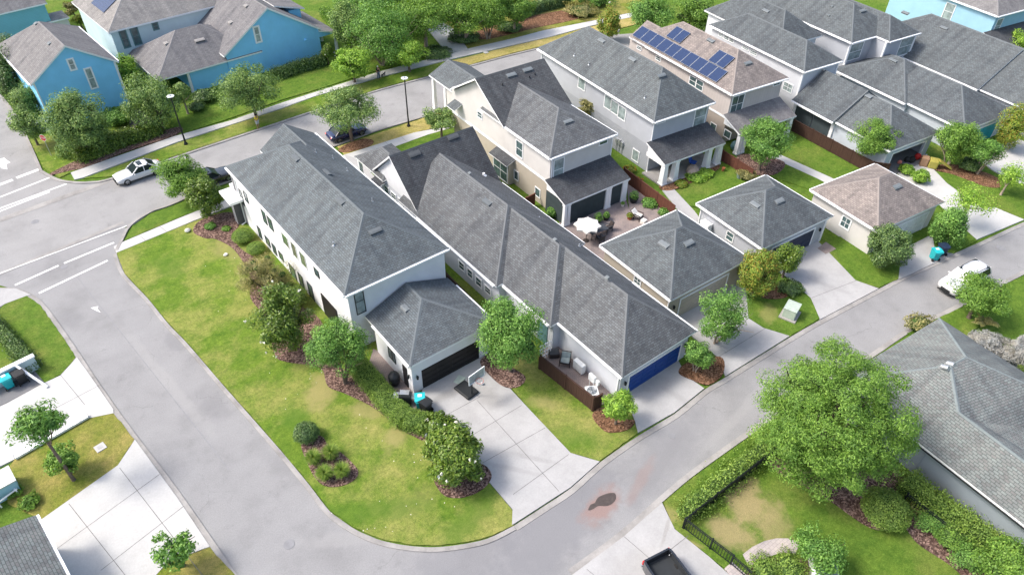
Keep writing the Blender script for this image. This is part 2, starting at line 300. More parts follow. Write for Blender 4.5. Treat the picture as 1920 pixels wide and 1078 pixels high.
def stain(key, items):
    """soft-edged marks of their own shape worn into a ground material: (x, y, rx, ry, angle, colour, strength)"""
    nt = M[key].node_tree; b = nt.nodes["Principled BSDF"]; c = b.inputs["Base Color"].links[0].from_socket; co = coords(nt)
    w = nd(nt, "ShaderNodeTexNoise", i_Scale=0.9, i_Detail=6.0, i_Roughness=0.65); nt.links.new(co, w.inputs["Vector"])
    fine = noise(nt, co, 20, 4, 0.85); cache = {}
    def tex(col):
        if col not in cache: cache[col] = ramp(nt, [(0.3, tuple(q*0.72 for q in col)), (0.7, tuple(q*1.25 for q in col))], fine)
        return cache[col]
    for x, y, rx, ry, an, col, st in items:
        mp = nd(nt, "ShaderNodeMapping", vector_type='TEXTURE'); mp.inputs["Location"].default_value = (x, y, 0)
        mp.inputs["Rotation"].default_value = (0, 0, rad(an)); mp.inputs["Scale"].default_value = (rx, ry, 1); nt.links.new(co, mp.inputs[0])
        ln = nd(nt, "ShaderNodeVectorMath", operation='LENGTH'); nt.links.new(mp.outputs[0], ln.inputs[0])
        ad = nd(nt, "ShaderNodeMath", operation='MULTIPLY_ADD'); ad.inputs[1].default_value = 1.5; nt.links.new(w.outputs[0], ad.inputs[0]); nt.links.new(ln.outputs[1], ad.inputs[2])
        mr = nd(nt, "ShaderNodeMapRange", interpolation_type='SMOOTHSTEP'); mr.inputs[1].default_value = 1.9; mr.inputs[2].default_value = 1.15; mr.inputs[3].default_value = 0.0; mr.inputs[4].default_value = st
        nt.links.new(ad.outputs[0], mr.inputs[0]); c = mix(nt, c, tex(col), mr.outputs[0])
    nt.links.new(c, b.inputs["Base Color"])
# ------------------------------------------------------------------ building helpers
COL = scene.collection
class MB:
    """collects faces for one mesh; slots are material indices"""
    def __init__(s): s.v = []; s.f = []; s.m = []; s.uv = {}
    def face(s, pts, mi=0, uv=None):
        n = len(s.v); s.v += [tuple(p) for p in pts]; s.f.append(tuple(range(n, n+len(pts)))); s.m.append(mi)
        if uv: s.uv[len(s.f)-1] = uv
    def box(s, x0, x1, y0, y1, z0, z1, mi=0):
        P = [(x, y, z) for x in (x0, x1) for y in (y0, y1) for z in (z0, z1)]
        for q in ((0, 1, 3, 2), (4, 6, 7, 5), (0, 4, 5, 1), (2, 3, 7, 6), (0, 2, 6, 4), (1, 5, 7, 3)):
            s.face([P[i] for i in q], mi)
    def prism(s, poly, z0, z1, mi=0, top=None, bottom=True):
        n = len(poly); a = sum(poly[i][0]*poly[(i+1) % n][1]-poly[(i+1) % n][0]*poly[i][1] for i in range(n))
        if a < 0: poly = poly[::-1]
        for i in range(n):
            p, q = poly[i], poly[(i+1) % n]
            s.face([(p[0], p[1], z0), (q[0], q[1], z0), (q[0], q[1], z1), (p[0], p[1], z1)], mi)
        s.face([(p[0], p[1], z1) for p in poly], mi if top is None else top)
        if bottom: s.face([(p[0], p[1], z0) for p in poly][::-1], mi)
    def beam(s, a, b, w, h=None, mi=0):
        h = w if h is None else h; a, b = Vector(a), Vector(b); d = (b-a).normalized()
        u = d.cross(Vector((0, 0, 1)));  u = Vector((1, 0, 0)) if u.length < 1e-3 else u.normalized()
        v = u.cross(d); u = u*w/2; v = v*h/2
        A = [a-u-v, a+u-v, a+u+v, a-u+v]; B = [p+(b-a) for p in A]
        s.face(A, mi); s.face(B[::-1], mi)
        for i in range(4): j = (i+1) % 4; s.face([A[i], B[i], B[j], A[j]], mi)
    def tube(s, pts, radii, seg=8, mi=0, cap=True):
        pts = [Vector(p) for p in pts]; rings = []
        for i, p in enumerate(pts):
            d = (pts[min(i+1, len(pts)-1)]-pts[max(i-1, 0)]).normalized()
            u = d.cross(Vector((0.3, 0.2, 1)));  u = Vector((1, 0, 0)) if u.length < 1e-3 else u.normalized()
            v = u.cross(d); r = radii[i] if hasattr(radii, '__len__') else radii
            rings.append([p+(u*math.cos(t)+v*math.sin(t))*r for t in [2*math.pi*k/seg for k in range(seg)]])
        n = len(s.v)
        for rg in rings: s.v += [tuple(p) for p in rg]
        for i in range(len(rings)-1):
            for k in range(seg):
                k2 = (k+1) % seg; s.f.append((n+i*seg+k, n+i*seg+k2, n+(i+1)*seg+k2, n+(i+1)*seg+k)); s.m.append(mi)
        if cap:
            s.f.append(tuple(n+k for k in range(seg))); s.m.append(mi)
            s.f.append(tuple(n+(len(rings)-1)*seg+k for k in range(seg))[::-1]); s.m.append(mi)
    def lathe(s, c, prof, seg=20, mi=0):
        n = len(s.v)
        for r, z in prof:
            for k in range(seg):
                t = 2*math.pi*k/seg; s.v.append((c[0]+r*math.cos(t), c[1]+r*math.sin(t), c[2]+z))
        for i in range(len(prof)-1):
            for k in range(seg):
                k2 = (k+1) % seg; s.f.append((n+i*seg+k, n+i*seg+k2, n+(i+1)*seg+k2, n+(i+1)*seg+k)); s.m.append(mi)
        s.f.append(tuple(n+k for k in range(seg))[::-1]); s.m.append(mi)
        s.f.append(tuple(n+(len(prof)-1)*seg+k for k in range(seg))); s.m.append(mi)
    def ball(s, c, r, seg=12, rings=8, mi=0):
        rx, ry, rz = r if hasattr(r, '__len__') else (r, r, r); n = len(s.v)
        for i in range(rings+1):
            a = math.pi*i/rings
            for k in range(seg):
                t = 2*math.pi*k/seg; s.v.append((c[0]+rx*math.sin(a)*math.cos(t), c[1]+ry*math.sin(a)*math.sin(t), c[2]-rz*math.cos(a)))
        for i in range(rings):
            for k in range(seg):
                k2 = (k+1) % seg; s.f.append((n+i*seg+k, n+i*seg+k2, n+(i+1)*seg+k2, n+(i+1)*seg+k)); s.m.append(mi)
    def build(s, name, mats, parent=None, smooth=False, bevel=0.0, weld=False):
        me = bpy.data.meshes.new(name); me.from_pydata(s.v, [], s.f)
        for mt in (mats if isinstance(mats, (list, tuple)) else [mats]): me.materials.append(M[mt] if isinstance(mt, str) else mt)
        me.polygons.foreach_set('material_index', s.m)
        if s.uv:
            ul = me.uv_layers.new(name='UVMap')
            for fi, uvs in s.uv.items():
                for li, c in zip(me.polygons[fi].loop_indices, uvs): ul.data[li].uv = c
        if smooth: me.polygons.foreach_set('use_smooth', [True]*len(me.polygons))
        if weld or bevel:
            bm = bmesh.new(); bm.from_mesh(me); bmesh.ops.remove_doubles(bm, verts=bm.verts, dist=1e-4); bm.to_mesh(me); bm.free()
        me.update()
        o = bpy.data.objects.new(name, me); COL.objects.link(o)
        if parent: o.parent = parent
        if bevel:
            b = o.modifiers.new('bevel', 'BEVEL'); b.width = bevel; b.segments = 2; b.limit_method = 'ANGLE'
        return o
def thing(name, label, cat, loc=(0, 0, 0), rot=0.0, group=None):
    o = bpy.data.objects.new(name, None); COL.objects.link(o); o.empty_display_size = 0.3
    o.location = loc; o.rotation_euler = (0, 0, rad(rot)); o['label'] = label; o['category'] = cat
    if group: o['group'] = group
    return o
def tag(o, label, cat, group=None, loc=None, rot=None):
    o['label'] = label; o['category'] = cat
    if group: o['group'] = group
    if loc: o.location = loc
    if rot is not None: o.rotation_euler = (0, 0, rad(rot))
    return o
def struct(o, kind='structure'): o['kind'] = kind; return o
def dup(root, loc, rot=0.0, label=None, group=None, scale=None):
    r = root.copy(); COL.objects.link(r); r.location = loc; r.rotation_euler = (0, 0, rad(rot))
    if scale: r.scale = (scale, scale, scale)
    if label: r['label'] = label
    if group: r['group'] = group
    for ch in root.children:
        c = ch.copy(); COL.objects.link(c); c.parent = r
        for g in ch.children:
            d = g.copy(); COL.objects.link(d); d.parent = c
    return r

# ------------------------------------------------------------------ roofs and houses
def roof(faces, mat, parent, t=0.17, name='roof', caps=True, label=None):
    """faces: top polygons (ccw from above) in local coordinates -> shell with fascia"""
    mb = MB(); key = lambda p: (round(p[0], 3), round(p[1], 3), round(p[2], 3)); edges = {}
    fixed = []
    for f in faces:
        n = Vector((0, 0, 0))
        for i in range(len(f)):
            a, b = Vector(f[i]), Vector(f[(i+1) % len(f)]); n += a.cross(b)
        if n.z < 0: f = f[::-1]; n = -n
        n.normalize(); fixed.append((f, n))
    for f, n in fixed:
        g = Vector((n.x, n.y, 0)); g = Vector((0, -1, 0)) if g.length < 1e-4 else g.normalized()
        u = Vector((-g.y, g.x, 0)); v = n.cross(u)
        mb.face(f, 0, [(Vector(p).dot(u), Vector(p).dot(v)) for p in f])
        mb.face([(p[0], p[1], p[2]-t) for p in f][::-1], 1)
        for i in range(len(f)):
            a, b = key(f[i]), key(f[(i+1) % len(f)])
            edges.setdefault(tuple(sorted((a, b))), []).append((a, b, n))
    for e, l in edges.items():
        a, b, n = l[0]
        if len(l) == 1: mb.face([a, (a[0], a[1], a[2]-t), (b[0], b[1], b[2]-t), b], 1)
        elif caps:
            n2 = l[1][2]; d = (Vector(b)-Vector(a)).normalized()
            o1 = n.cross(d)   # points into face 1
            if (o1.dot(n2)) < -0.02 or True:
                o2 = d.cross(n2)
                if n.cross(n2).length > 0.05 and o1.dot(n2) < 0:
                    A, B = Vector(a), Vector(b); h = 0.025; w = 0.13
                    upv = (n+n2).normalized()*h
                    P = [A+o1*w+n*0.004, A+upv, A+o2*w+n2*0.004]; Q = [p+(B-A) for p in P]
                    for k in range(2): mb.face([P[k], P[k+1], Q[k+1], Q[k]], 2)
    o = mb.build(name, [mat, 'trim', mat+'c'], parent)
    if label: o['label'] = label
    return o
def hipfaces(x0, x1, y0, y1, z, s, front='hip', back='hip', axis='y'):
    if axis == 'x':
        fs = hipfaces(y0, y1, x0, x1, z, s, front, back)
        return [[(p[1], p[0], p[2]) for p in f][::-1] for f in fs]
    w = (x1-x0)/2; xm = (x0+x1)/2; zr = z+s*w
    fy = y0+w if front == 'hip' else y0; by = y1-w if back == 'hip' else y1
    if fy > by: fy = by = (fy+by)/2
    F, B = (xm, fy, zr), (xm, by, zr); one = abs(fy-by) < 0.02
    a, b, c, d = (x0, y0, z), (x1, y0, z), (x1, y1, z), (x0, y1, z); out = []
    if one: return [[a, b, F], [b, c, F], [c, d, F], [d, a, F]]
    out.append([b, c, B, F]); out.append([d, a, F, B])
    if front == 'hip': out.append([a, b, F])
    if back == 'hip': out.append([c, d, B])
    return out
def win(house, side, plane, a, b, style='white', glass='glass', bars=(0, 1), depth=0.05, name='window', fr=0.09):
    """window between corners a, b given as (along, z) on the wall plane; side '-x','+x','-y','+y'"""
    s0, s1 = sorted((a[0], b[0])); z0, z1 = sorted((a[1], b[1])); sg = -1 if side[0] == '-' else 1
    def put(mb, u0, u1, w0, w1, d0, d1, mi=0):
        p0, p1 = plane+sg*d0, plane+sg*d1; lo, hi = min(p0, p1), max(p0, p1)
        if side[1] == 'x': mb.box(lo, hi, u0, u1, w0, w1, mi)
        else: mb.box(u0, u1, lo, hi, w0, w1, mi)
    mb = MB(); f = fr
    put(mb, s0-f, s0, z0-f, z1+f, 0.002, depth); put(mb, s1, s1+f, z0-f, z1+f, 0.002, depth)
    put(mb, s0, s1, z1, z1+f, 0.002, depth); put(mb, s0, s1, z0-f, z0, 0.002, depth)
    bw = 0.045
    for i in range(bars[0]):
        c = s0+(s1-s0)*(i+1)/(bars[0]+1); put(mb, c-bw/2, c+bw/2, z0, z1, 0.022, depth-0.012)
    for i in range(bars[1]):
        c = z0+(z1-z0)*(i+1)/(bars[1]+1); put(mb, s0, s1, c-bw/2, c+bw/2, 0.021, depth-0.015)
    w = mb.build(name, {'white': 'trim', 'black': 'frameK', 'green': 'frameG'}[style], house)
    g = MB(); put(g, s0, s1, z0, z1, 0.004, 0.02); g.build('pane', glass, w)
    return w
def gdoor(house, plane, x0, x1, z1, mat, side='-y', trim=True, z0=0.0):
    """sectional garage door with panel grooves"""
    mb = MB(); n = 4; h = (z1-z0)/n
    for i in range(n):
        a, b = z0+i*h+0.012, z0+(i+1)*h-0.012
        for k in range(4):
            u0 = x0+(x1-x0)*k/4+0.02; u1 = x0+(x1-x0)*(k+1)/4-0.02
            mb.box(u0+0.07, u1-0.07, plane-0.05, plane-0.031, a+0.08, b-0.08)
        mb.box(x0, x1, plane-0.032, plane-0.004, a, b)
    mb.box(x0, x1, plane-0.02, plane-0.002, z0, z1)
    d = mb.build('garage_door', mat, house)
    if trim:
        t = MB(); t.box(x0-0.14, x0, plane-0.06, plane-0.001, z0, z1+0.14); t.box(x1, x1+0.14, plane-0.06, plane-0.001, z0, z1+0.14)
        t.box(x0, x1, plane-0.06, plane-0.001, z1, z1+0.14); t.build('door_trim', 'trim', house)
    return d
def boxvent(house, p, n, w=1.0, d=0.42, h=0.13, mat='vent', label=None):
    """slant-back roof vent at local point p on a plane with uphill direction n (unit xy) and slope s"""
    (x, y, z), (gx, gy, s) = p, n
    L = math.hypot(1, s); U = Vector((gx/L, gy/L, s/L)); R = Vector((-gy, gx, 0)); N = R.cross(U)
    if N.z < 0: N = -N
    C = Vector((x, y, z)); mb = MB()
    lo = C-U*d/2; hi = C+U*d/2
    a, b = lo-R*w/2, lo+R*w/2; c, e = hi+R*w/2, hi-R*w/2
    A, B = a+N*h, b+N*h; Cc, E = c+N*0.03, e+N*0.03; A2, B2 = A+U*d*0.35, B+U*d*0.35
    mb.face([a, b, B, A]); mb.face([A, B, B2, A2], 0); mb.face([A2, B2, Cc, E]); mb.face([c, e, E, Cc])
    mb.face([b, c, Cc, B2, B]); mb.face([e, a, A, A2, E])
    mb.face([a-U*0.05+N*0.01, b-U*0.05+N*0.01, b+N*0.02, a+N*0.02])
    lw = lo-N*0.0; mb.face([a+N*0.02-U*0.012+R*0.05, b+N*0.02-U*0.012-R*0.05, b+N*(h-0.03)-U*0.012-R*0.05, a+N*(h-0.03)-U*0.012+R*0.05], 1)
    o = mb.build('roof_vent', [mat, 'frameK'], house)
    if label: o['label'] = label
    return o
def pipe(house, p, r=0.05, h=0.25, mat='galv'):
    mb = MB(); mb.tube([(p[0], p[1], p[2]-0.1), (p[0], p[1], p[2]+h)], r, 8); mb.lathe((p[0], p[1], p[2]-0.03), [(r*2.4, 0), (r*1.2, 0.1)], 10)
    return mb.build('vent_pipe', mat, house)
def column(house, x, y, z0, z1, w=0.42, w2=0.32, mat='trim'):
    mb = MB(); n = len(mb.v)
    def ring(h, a): return [(x-a/2, y-a/2, h), (x+a/2, y-a/2, h), (x+a/2, y+a/2, h), (x-a/2, y+a/2, h)]
    R = [ring(z0, w*1.15), ring(z0+0.2, w*1.15), ring(z0+0.2, w), ring(z1-0.16, w2), ring(z1-0.16, w2*1.25), ring(z1, w2*1.25)]
    for a, b in zip(R, R[1:]):
        for i in range(4): j = (i+1) % 4; mb.face([a[i], a[j], b[j], b[i]])
    mb.face(R[0][::-1]); mb.face(R[-1]); return mb.build('column', mat, house)
def walls(house, poly, z0, z1, mat, name='wall', extra=None):
    mb = MB(); mb.prism(poly, z0, z1, 0, bottom=False)
    for f in (extra or []): mb.face(f)
    return mb.build(name, mat, house)
def rect(x0, x1, y0, y1): return [(x0, y0), (x1, y0), (x1, y1), (x0, y1)]
def downspout(house, x, y, z1, out=(0, -1)):
    mb = MB(); ox, oy = out
    mb.beam((x+ox*0.06, y+oy*0.06, z1), (x+ox*0.06, y+oy*0.06, 0.2), 0.09, 0.07); mb.beam((x+ox*0.06, y+oy*0.06, 0.22), (x+ox*0.5, y+oy*0.5, 0.08), 0.09, 0.07)
    return mb.build('downspout', 'trim', house)
def gutter(house, segs, z, r=0.07):
    for a, b in segs:
        mb = MB(); mb.beam((a[0], a[1], z-0.09), (b[0], b[1], z-0.09), 0.13, 0.13); mb.build('gutter', 'trim', house)
def walllamp(house, x, y, z, out=(0, -1)):
    mb = MB(); cx, cy = x+out[0]*0.13, y+out[1]*0.13
    mb.beam((x, y, z+0.12), (cx, cy, z+0.16), 0.04); mb.lathe((cx, cy, z-0.18), [(0.05, 0), (0.08, 0.02), (0.1, 0.26), (0.05, 0.34), (0.01, 0.36)], 8)
    return mb.build('wall_lamp', 'iron', house)
# ------------------------------------------------------------------ foliage
def leaf_mesh(name, P, N, size, aspect, mats, rng, twist=True, cores=None, mat_index=None):
    """one rhombic leaf (folded quad) per row of P with normal N"""
    n = len(P); N = N/np.maximum(1e-6, np.linalg.norm(N, axis=1))[:, None]
    A = rng.normal(size=(n, 3)); A -= (A*N).sum(1)[:, None]*N; A /= np.maximum(1e-6, np.linalg.norm(A, axis=1))[:, None]
    B = np.cross(N, A); L = size*(0.65+0.7*rng.random(n))[:, None]; W = L*aspect
    v = np.empty((n, 4, 3)); v[:, 0] = P-A*L*0.5; v[:, 1] = P+B*W*0.5+N*W*0.15; v[:, 2] = P+A*L*0.5; v[:, 3] = P-B*W*0.5+N*W*0.15
    V = v.reshape(-1, 3); nf = n; mi = np.zeros(n, dtype=np.int32) if mat_index is None else mat_index
    loops = np.arange(n*4, dtype=np.int32); starts = np.arange(n, dtype=np.int32)*4; tot = np.full(n, 4, dtype=np.int32)
    if cores:
        cm = MB()
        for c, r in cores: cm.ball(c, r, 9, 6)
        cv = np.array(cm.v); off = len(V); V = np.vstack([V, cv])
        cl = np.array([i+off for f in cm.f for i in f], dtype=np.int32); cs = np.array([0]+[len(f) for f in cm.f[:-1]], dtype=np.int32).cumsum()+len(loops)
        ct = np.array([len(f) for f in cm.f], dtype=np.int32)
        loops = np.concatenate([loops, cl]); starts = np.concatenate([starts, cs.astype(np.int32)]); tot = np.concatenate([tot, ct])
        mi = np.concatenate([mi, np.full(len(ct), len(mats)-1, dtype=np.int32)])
    me = bpy.data.meshes.new(name); me.vertices.add(len(V)); me.vertices.foreach_set('co', V.astype(np.float32).ravel())
    me.loops.add(len(loops)); me.loops.foreach_set('vertex_index', loops)
    me.polygons.add(len(starts)); me.polygons.foreach_set('loop_start', starts); me.polygons.foreach_set('loop_total', tot)
    for mt in mats: me.materials.append(M[mt])
    me.polygons.foreach_set('material_index', mi.astype(np.int32)); me.update(calc_edges=True)
    return me
def crown_points(rng, r, rz, zc, clumps, per, shape='round', gap=0.0, cr=(0.26, 0.42)):
    P, N, cores = [], [], []
    for i in range(clumps):
        d = rng.normal(size=3); d /= np.linalg.norm(d)
        if shape == 'spire': d[2] = rng.uniform(-1, 1)
        k = rng.uniform(0.45, 0.8) if rng.random() > 0.22 else rng.uniform(0.0, 0.4)
        if shape == 'loose': k = rng.uniform(0.5, 0.9)*(1+0.08*math.sin(5*math.atan2(d[1], d[0]))*math.cos(4*d[2]))
        if shape == 'spire':
            wz = max(0.12, 0.95-0.75*(d[2]+1)/2); a = rng.uniform(0, 6.283); c = np.array([math.cos(a)*r*k*wz, math.sin(a)*r*k*wz, zc+d[2]*rz*0.85])
        elif shape == 'vase': 
            c = np.array([d[0]*r*k, d[1]*r*k, zc+abs(d[2])*rz*k-0.25*rz]); 
        else: c = np.array([d[0]*r*k, d[1]*r*k, zc+d[2]*rz*k])
        q = rng.uniform(*cr)*(0.75 if shape == 'spire' else 1.0); rr = q*r; rrz = q*max(rz, r*0.6)*(0.5 if shape == 'loose' else 0.85)
        m = int(per*rng.uniform(0.7, 1.3)); u = rng.normal(size=(m, 3)); u /= np.linalg.norm(u, axis=1)[:, None]
        s = rng.uniform(0.55, 1.12, m)[:, None]
        p = c+u*s*np.array([rr, rr, rrz]); P.append(p)
        o = p-np.array([0, 0, zc-0.3*rz]); o /= np.maximum(1e-6, np.linalg.norm(o, axis=1))[:, None]
        N.append(u*0.7+o*0.5+rng.normal(size=(m, 3))*0.55+np.array([0, 0, 0.35]))
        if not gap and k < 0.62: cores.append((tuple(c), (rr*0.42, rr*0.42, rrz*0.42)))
    return np.vstack(P), np.vstack(N), cores
def make_trunk(t, rng, h, zc, r, rz, tr=0.13, stems=1, mat='bark', spread=0.25):
    mb = MB()
    for s in range(stems):
        a = rng.uniform(0, 6.283)+s*6.283/max(1, stems); ox, oy = (math.cos(a)*tr*1.2, math.sin(a)*tr*1.2) if stems > 1 else (0, 0)
        q = tr if stems == 1 else tr*0.55; ex, ey = ox*1.0+math.cos(a)*spread*r*(1 if stems > 1 else 0.15), oy+math.sin(a)*spread*r*(1 if stems > 1 else 0.15)
        mb.tube([(ox, oy, -0.15), (ox, oy, 0.25), (ox+(ex-ox)*0.5, oy+(ey-oy)*0.5, h*0.6), (ex, ey, h), (ex*1.1, ey*1.1, zc+rz*0.3)], [q*1.5, q*1.05, q*0.9, q*0.75, q*0.3], 8)
        for k in range(5 if stems == 1 else 3):
            b = rng.uniform(0, 6.283); z0 = h*rng.uniform(0.7, 1.05); L = r*rng.uniform(0.45, 0.8)
            mb.tube([(ex*0.8, ey*0.8, z0), (ex+math.cos(b)*L*0.5, ey+math.sin(b)*L*0.5, z0+rz*0.35), (ex+math.cos(b)*L, ey+math.sin(b)*L, zc+rz*rng.uniform(-0.1, 0.5))], [q*0.5, q*0.33, q*0.12], 6)
    return mb.build('trunk', mat, t, smooth=True)
SEED = [10]
def tree(name, label, x, y, zc, r, rz, leaf='lfMid', clumps=34, per=210, size=0.2, aspect=0.55, shape='round', gap=0.0, stems=1,
         tr=None, mat='bark', group=None, flowers=0, cat='tree', rot=0, cr=(0.26, 0.42), lean=(0, 0)):
    SEED[0] += 1; rng = np.random.default_rng(SEED[0])
    t = thing(name, label, cat, (x, y, 0), rot, group)
    h = max(0.3, zc-rz*0.55); tr = tr or 0.045*r+0.04
    make_trunk(t, rng, h, zc, r, rz, tr, stems, mat)
    per = int(per*1.3); size *= 0.84
    P, N, cores = crown_points(rng, r, rz, zc, clumps, per, shape, gap, cr)
    k = P[:, 2] > 0.08; P, N = P[k], N[k]
    mi = np.zeros(len(P), dtype=np.int32); mats = [leaf]
    if flowers:
        far = np.argsort(-((P[:, 0]/r)**2+(P[:, 1]/r)**2+((P[:, 2]-zc)/rz)**2)+rng.random(len(P))*0.3)[:flowers*9]; pick = far[::9]
        fp = np.repeat(P[pick]*np.array([1.04, 1.04, 1.02]), 5, axis=0)+rng.normal(size=(len(pick)*5, 3))*0.035; fn = rng.normal(size=(len(fp), 3))+np.array([0, 0, 1])
        P = np.vstack([P, fp]); N = np.vstack([N, fn]); mi = np.concatenate([mi, np.ones(len(fp), dtype=np.int32)]); mats = [leaf, 'petal']
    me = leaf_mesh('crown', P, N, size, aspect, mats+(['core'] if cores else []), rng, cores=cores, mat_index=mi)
    o = bpy.data.objects.new('crown', me); COL.objects.link(o); o.parent = t; o.location = (lean[0], lean[1], 0)
    return t
def shrub(name, label, x, y, r, h, leaf='lfHedge', n=2600, size=0.11, group=None, cat='shrub', aspect=0.6, lump=0.15, flowers=0):
    """rounded low bush, one mesh"""
    SEED[0] += 1; rng = np.random.default_rng(SEED[0])
    u = rng.normal(size=(n, 3)); u[:, 2] = np.abs(u[:, 2])*0.95+rng.uniform(-0.35, 0.1, n); u /= np.linalg.norm(u, axis=1)[:, None]
    ph = rng.uniform(0, 6.28, 6); wob = 1+lump*(np.sin(u[:, 0]*5+ph[0])*np.sin(u[:, 1]*5+ph[1])+0.6*np.sin(u[:, 2]*7+ph[2])+0.5*np.sin(u[:, 0]*11+ph[3])*np.cos(u[:, 1]*9+ph[4]))
    s = rng.uniform(0.8, 1.06, n)*wob
    P = u*s[:, None]*np.array([r, r, h*0.55])+np.array([0, 0, h*0.47]); N = u+rng.normal(size=(n, 3))*0.5+np.array([0, 0, 0.3])
    k = P[:, 2] > 0.03; P, N = P[k], N[k]; mi = np.zeros(len(P), dtype=np.int32); mats = [leaf]
    if flowers:
        idx = rng.choice(len(P), flowers, replace=False); fp = np.repeat(P[idx]*1.05, 4, axis=0)+rng.normal(size=(flowers*4, 3))*0.03
        P = np.vstack([P, fp]); N = np.vstack([N, rng.normal(size=(len(fp), 3))+np.array([0, 0, 1])]); mi = np.concatenate([mi, np.ones(len(fp), dtype=np.int32)]); mats.append('petal' if leaf != 'lfRust' else 'orange')
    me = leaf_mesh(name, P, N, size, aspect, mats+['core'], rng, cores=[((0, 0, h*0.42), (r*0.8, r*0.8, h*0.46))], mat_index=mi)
    o = bpy.data.objects.new(name, me); COL.objects.link(o); o.location = (x, y, 0)
    return tag(o, label, cat, group)
def hedge(name, label, path, w, h, leaf='lfHedge', dens=420, size=0.1, group=None, cat='hedge', lump=0.06, loose=0.0):
    """clipped (or loose) hedge along a polyline, one mesh"""
    SEED[0] += 1; rng = np.random.default_rng(SEED[0]); P, N = [], []; c0 = Vector((path[0][0], path[0][1], 0)); mb = MB()
    for (ax, ay), (bx, by) in zip(path, path[1:]):
        a = Vector((ax, ay, 0))-c0; b = Vector((bx, by, 0))-c0; L = (b-a).length; d = (b-a)/L; s = Vector((-d.y, d.x, 0))
        for side in range(4):
            area = L*(w if side == 0 else h) if side < 3 else w*h*2
            n = int(area*dens); u = rng.uniform(-0.02*w, L+0.02*w, n); e = 0.05+lump
            if side == 0: q = rng.uniform(-w/2, w/2, n); z = h+rng.normal(0, e, n)*(1+loose*3)-0.35*h*(np.abs(q)/(w/2))**4*0.4; nn = np.tile([0, 0, 1.0], (n, 1))
            elif side < 3: sg = 1 if side == 1 else -1; z = rng.uniform(0.02, h, n); q = sg*(w/2+rng.normal(0, e, n)*(1+loose*2)-0.12*w*(z/h)**5); nn = np.tile([s.x*sg, s.y*sg, 0.3], (n, 1))
            else: ends = rng.random(n) > 0.5; u = np.where(ends, L+w*0.08, -w*0.08)+rng.normal(0, e, n); q = rng.uniform(-w/2, w/2, n); z = rng.uniform(0.02, h, n); sg = np.where(ends, 1, -1); nn = np.stack([d.x*sg, d.y*sg, np.full(n, 0.3)], 1)
            und = np.sin(u*2.1+q*3)*0.5+np.sin(u*5.3+1)*0.3
            if side == 0: z = z+und*lump
            else: q = q+und*lump*np.sign(q)
            p = np.stack([a.x+d.x*u+s.x*q, a.y+d.y*u+s.y*q, z], 1); P.append(p); N.append(nn+rng.normal(size=(n, 3))*0.55)
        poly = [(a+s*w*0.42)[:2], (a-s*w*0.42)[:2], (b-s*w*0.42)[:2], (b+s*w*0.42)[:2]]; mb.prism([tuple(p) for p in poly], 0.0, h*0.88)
    P, N = np.vstack(P), np.vstack(N)
    me = leaf_mesh(name, P, N, size, 0.6, [leaf], rng); cm = mb
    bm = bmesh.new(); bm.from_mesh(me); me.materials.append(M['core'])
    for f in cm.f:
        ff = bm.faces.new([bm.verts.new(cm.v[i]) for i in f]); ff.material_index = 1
    bm.to_mesh(me); bm.free()
    o = bpy.data.objects.new(name, me); COL.objects.link(o); o.location = c0
    return tag(o, label, cat, group)
def blades(name, label, x, y, r, h, leaf='lfReed', n=900, cat='grass', group=None, w=0.02):
    """fountain of narrow arching blades"""
    SEED[0] += 1; rng = np.random.default_rng(SEED[0]); mb = MB()
    for i in range(n):
        a = rng.uniform(0, 6.283); b = rng.uniform(0, 0.25)*r; L = h*rng.uniform(0.6, 1.1); o = r*rng.uniform(0.3, 1.0); ca, sa = math.cos(a), math.sin(a)
        p0 = Vector((ca*b, sa*b, 0)); p1 = Vector((ca*(b+o*0.35), sa*(b+o*0.35), L*0.65)); p2 = Vector((ca*(b+o), sa*(b+o), L*rng.uniform(0.5, 0.95))); s = Vector((-sa, ca, 0))*w
        mb.face([p0-s, p0+s, p1+s, p1-s]); mb.face([p1-s, p1+s, p2])
    o = mb.build(name, leaf, weld=True); o.location = (x, y, 0); return tag(o, label, cat, group)
def fronds(name, label, x, y, r, h, leaf, n=12, cat='plant', group=None, lw=0.5, size=0.035):
    """feathery arching fronds (cordyline / palm like)"""
    SEED[0] += 1; rng = np.random.default_rng(SEED[0]); mb = MB()
    for i in range(n):
        a = rng.uniform(0, 6.283); ca, sa = math.cos(a), math.sin(a); L = r*rng.uniform(0.6, 1.1); top = h*rng.uniform(0.7, 1.1); pts = []
        for k in range(9): t = k/8; pts.append(Vector((ca*L*t, sa*L*t, top*(0.25+1.3*t-0.95*t*t))))
        for k in range(8):
            p, q = pts[k], pts[k+1]; d = (q-p).normalized(); s = d.cross(Vector((0, 0, 1))).normalized()
            for m_ in range(4):
                c = p+(q-p)*m_/4
                for sg in (-1, 1):
                    e = c+(s*sg*0.8+d*0.5+Vector((0, 0, -0.25)))*lw*math.sin(math.pi*(0.12+0.85*(k+m_/4)/8)); mb.face([c-d*size, c+d*size, e])
    o = mb.build(name, leaf, weld=True); o.location = (x, y, 0); return tag(o, label, cat, group)

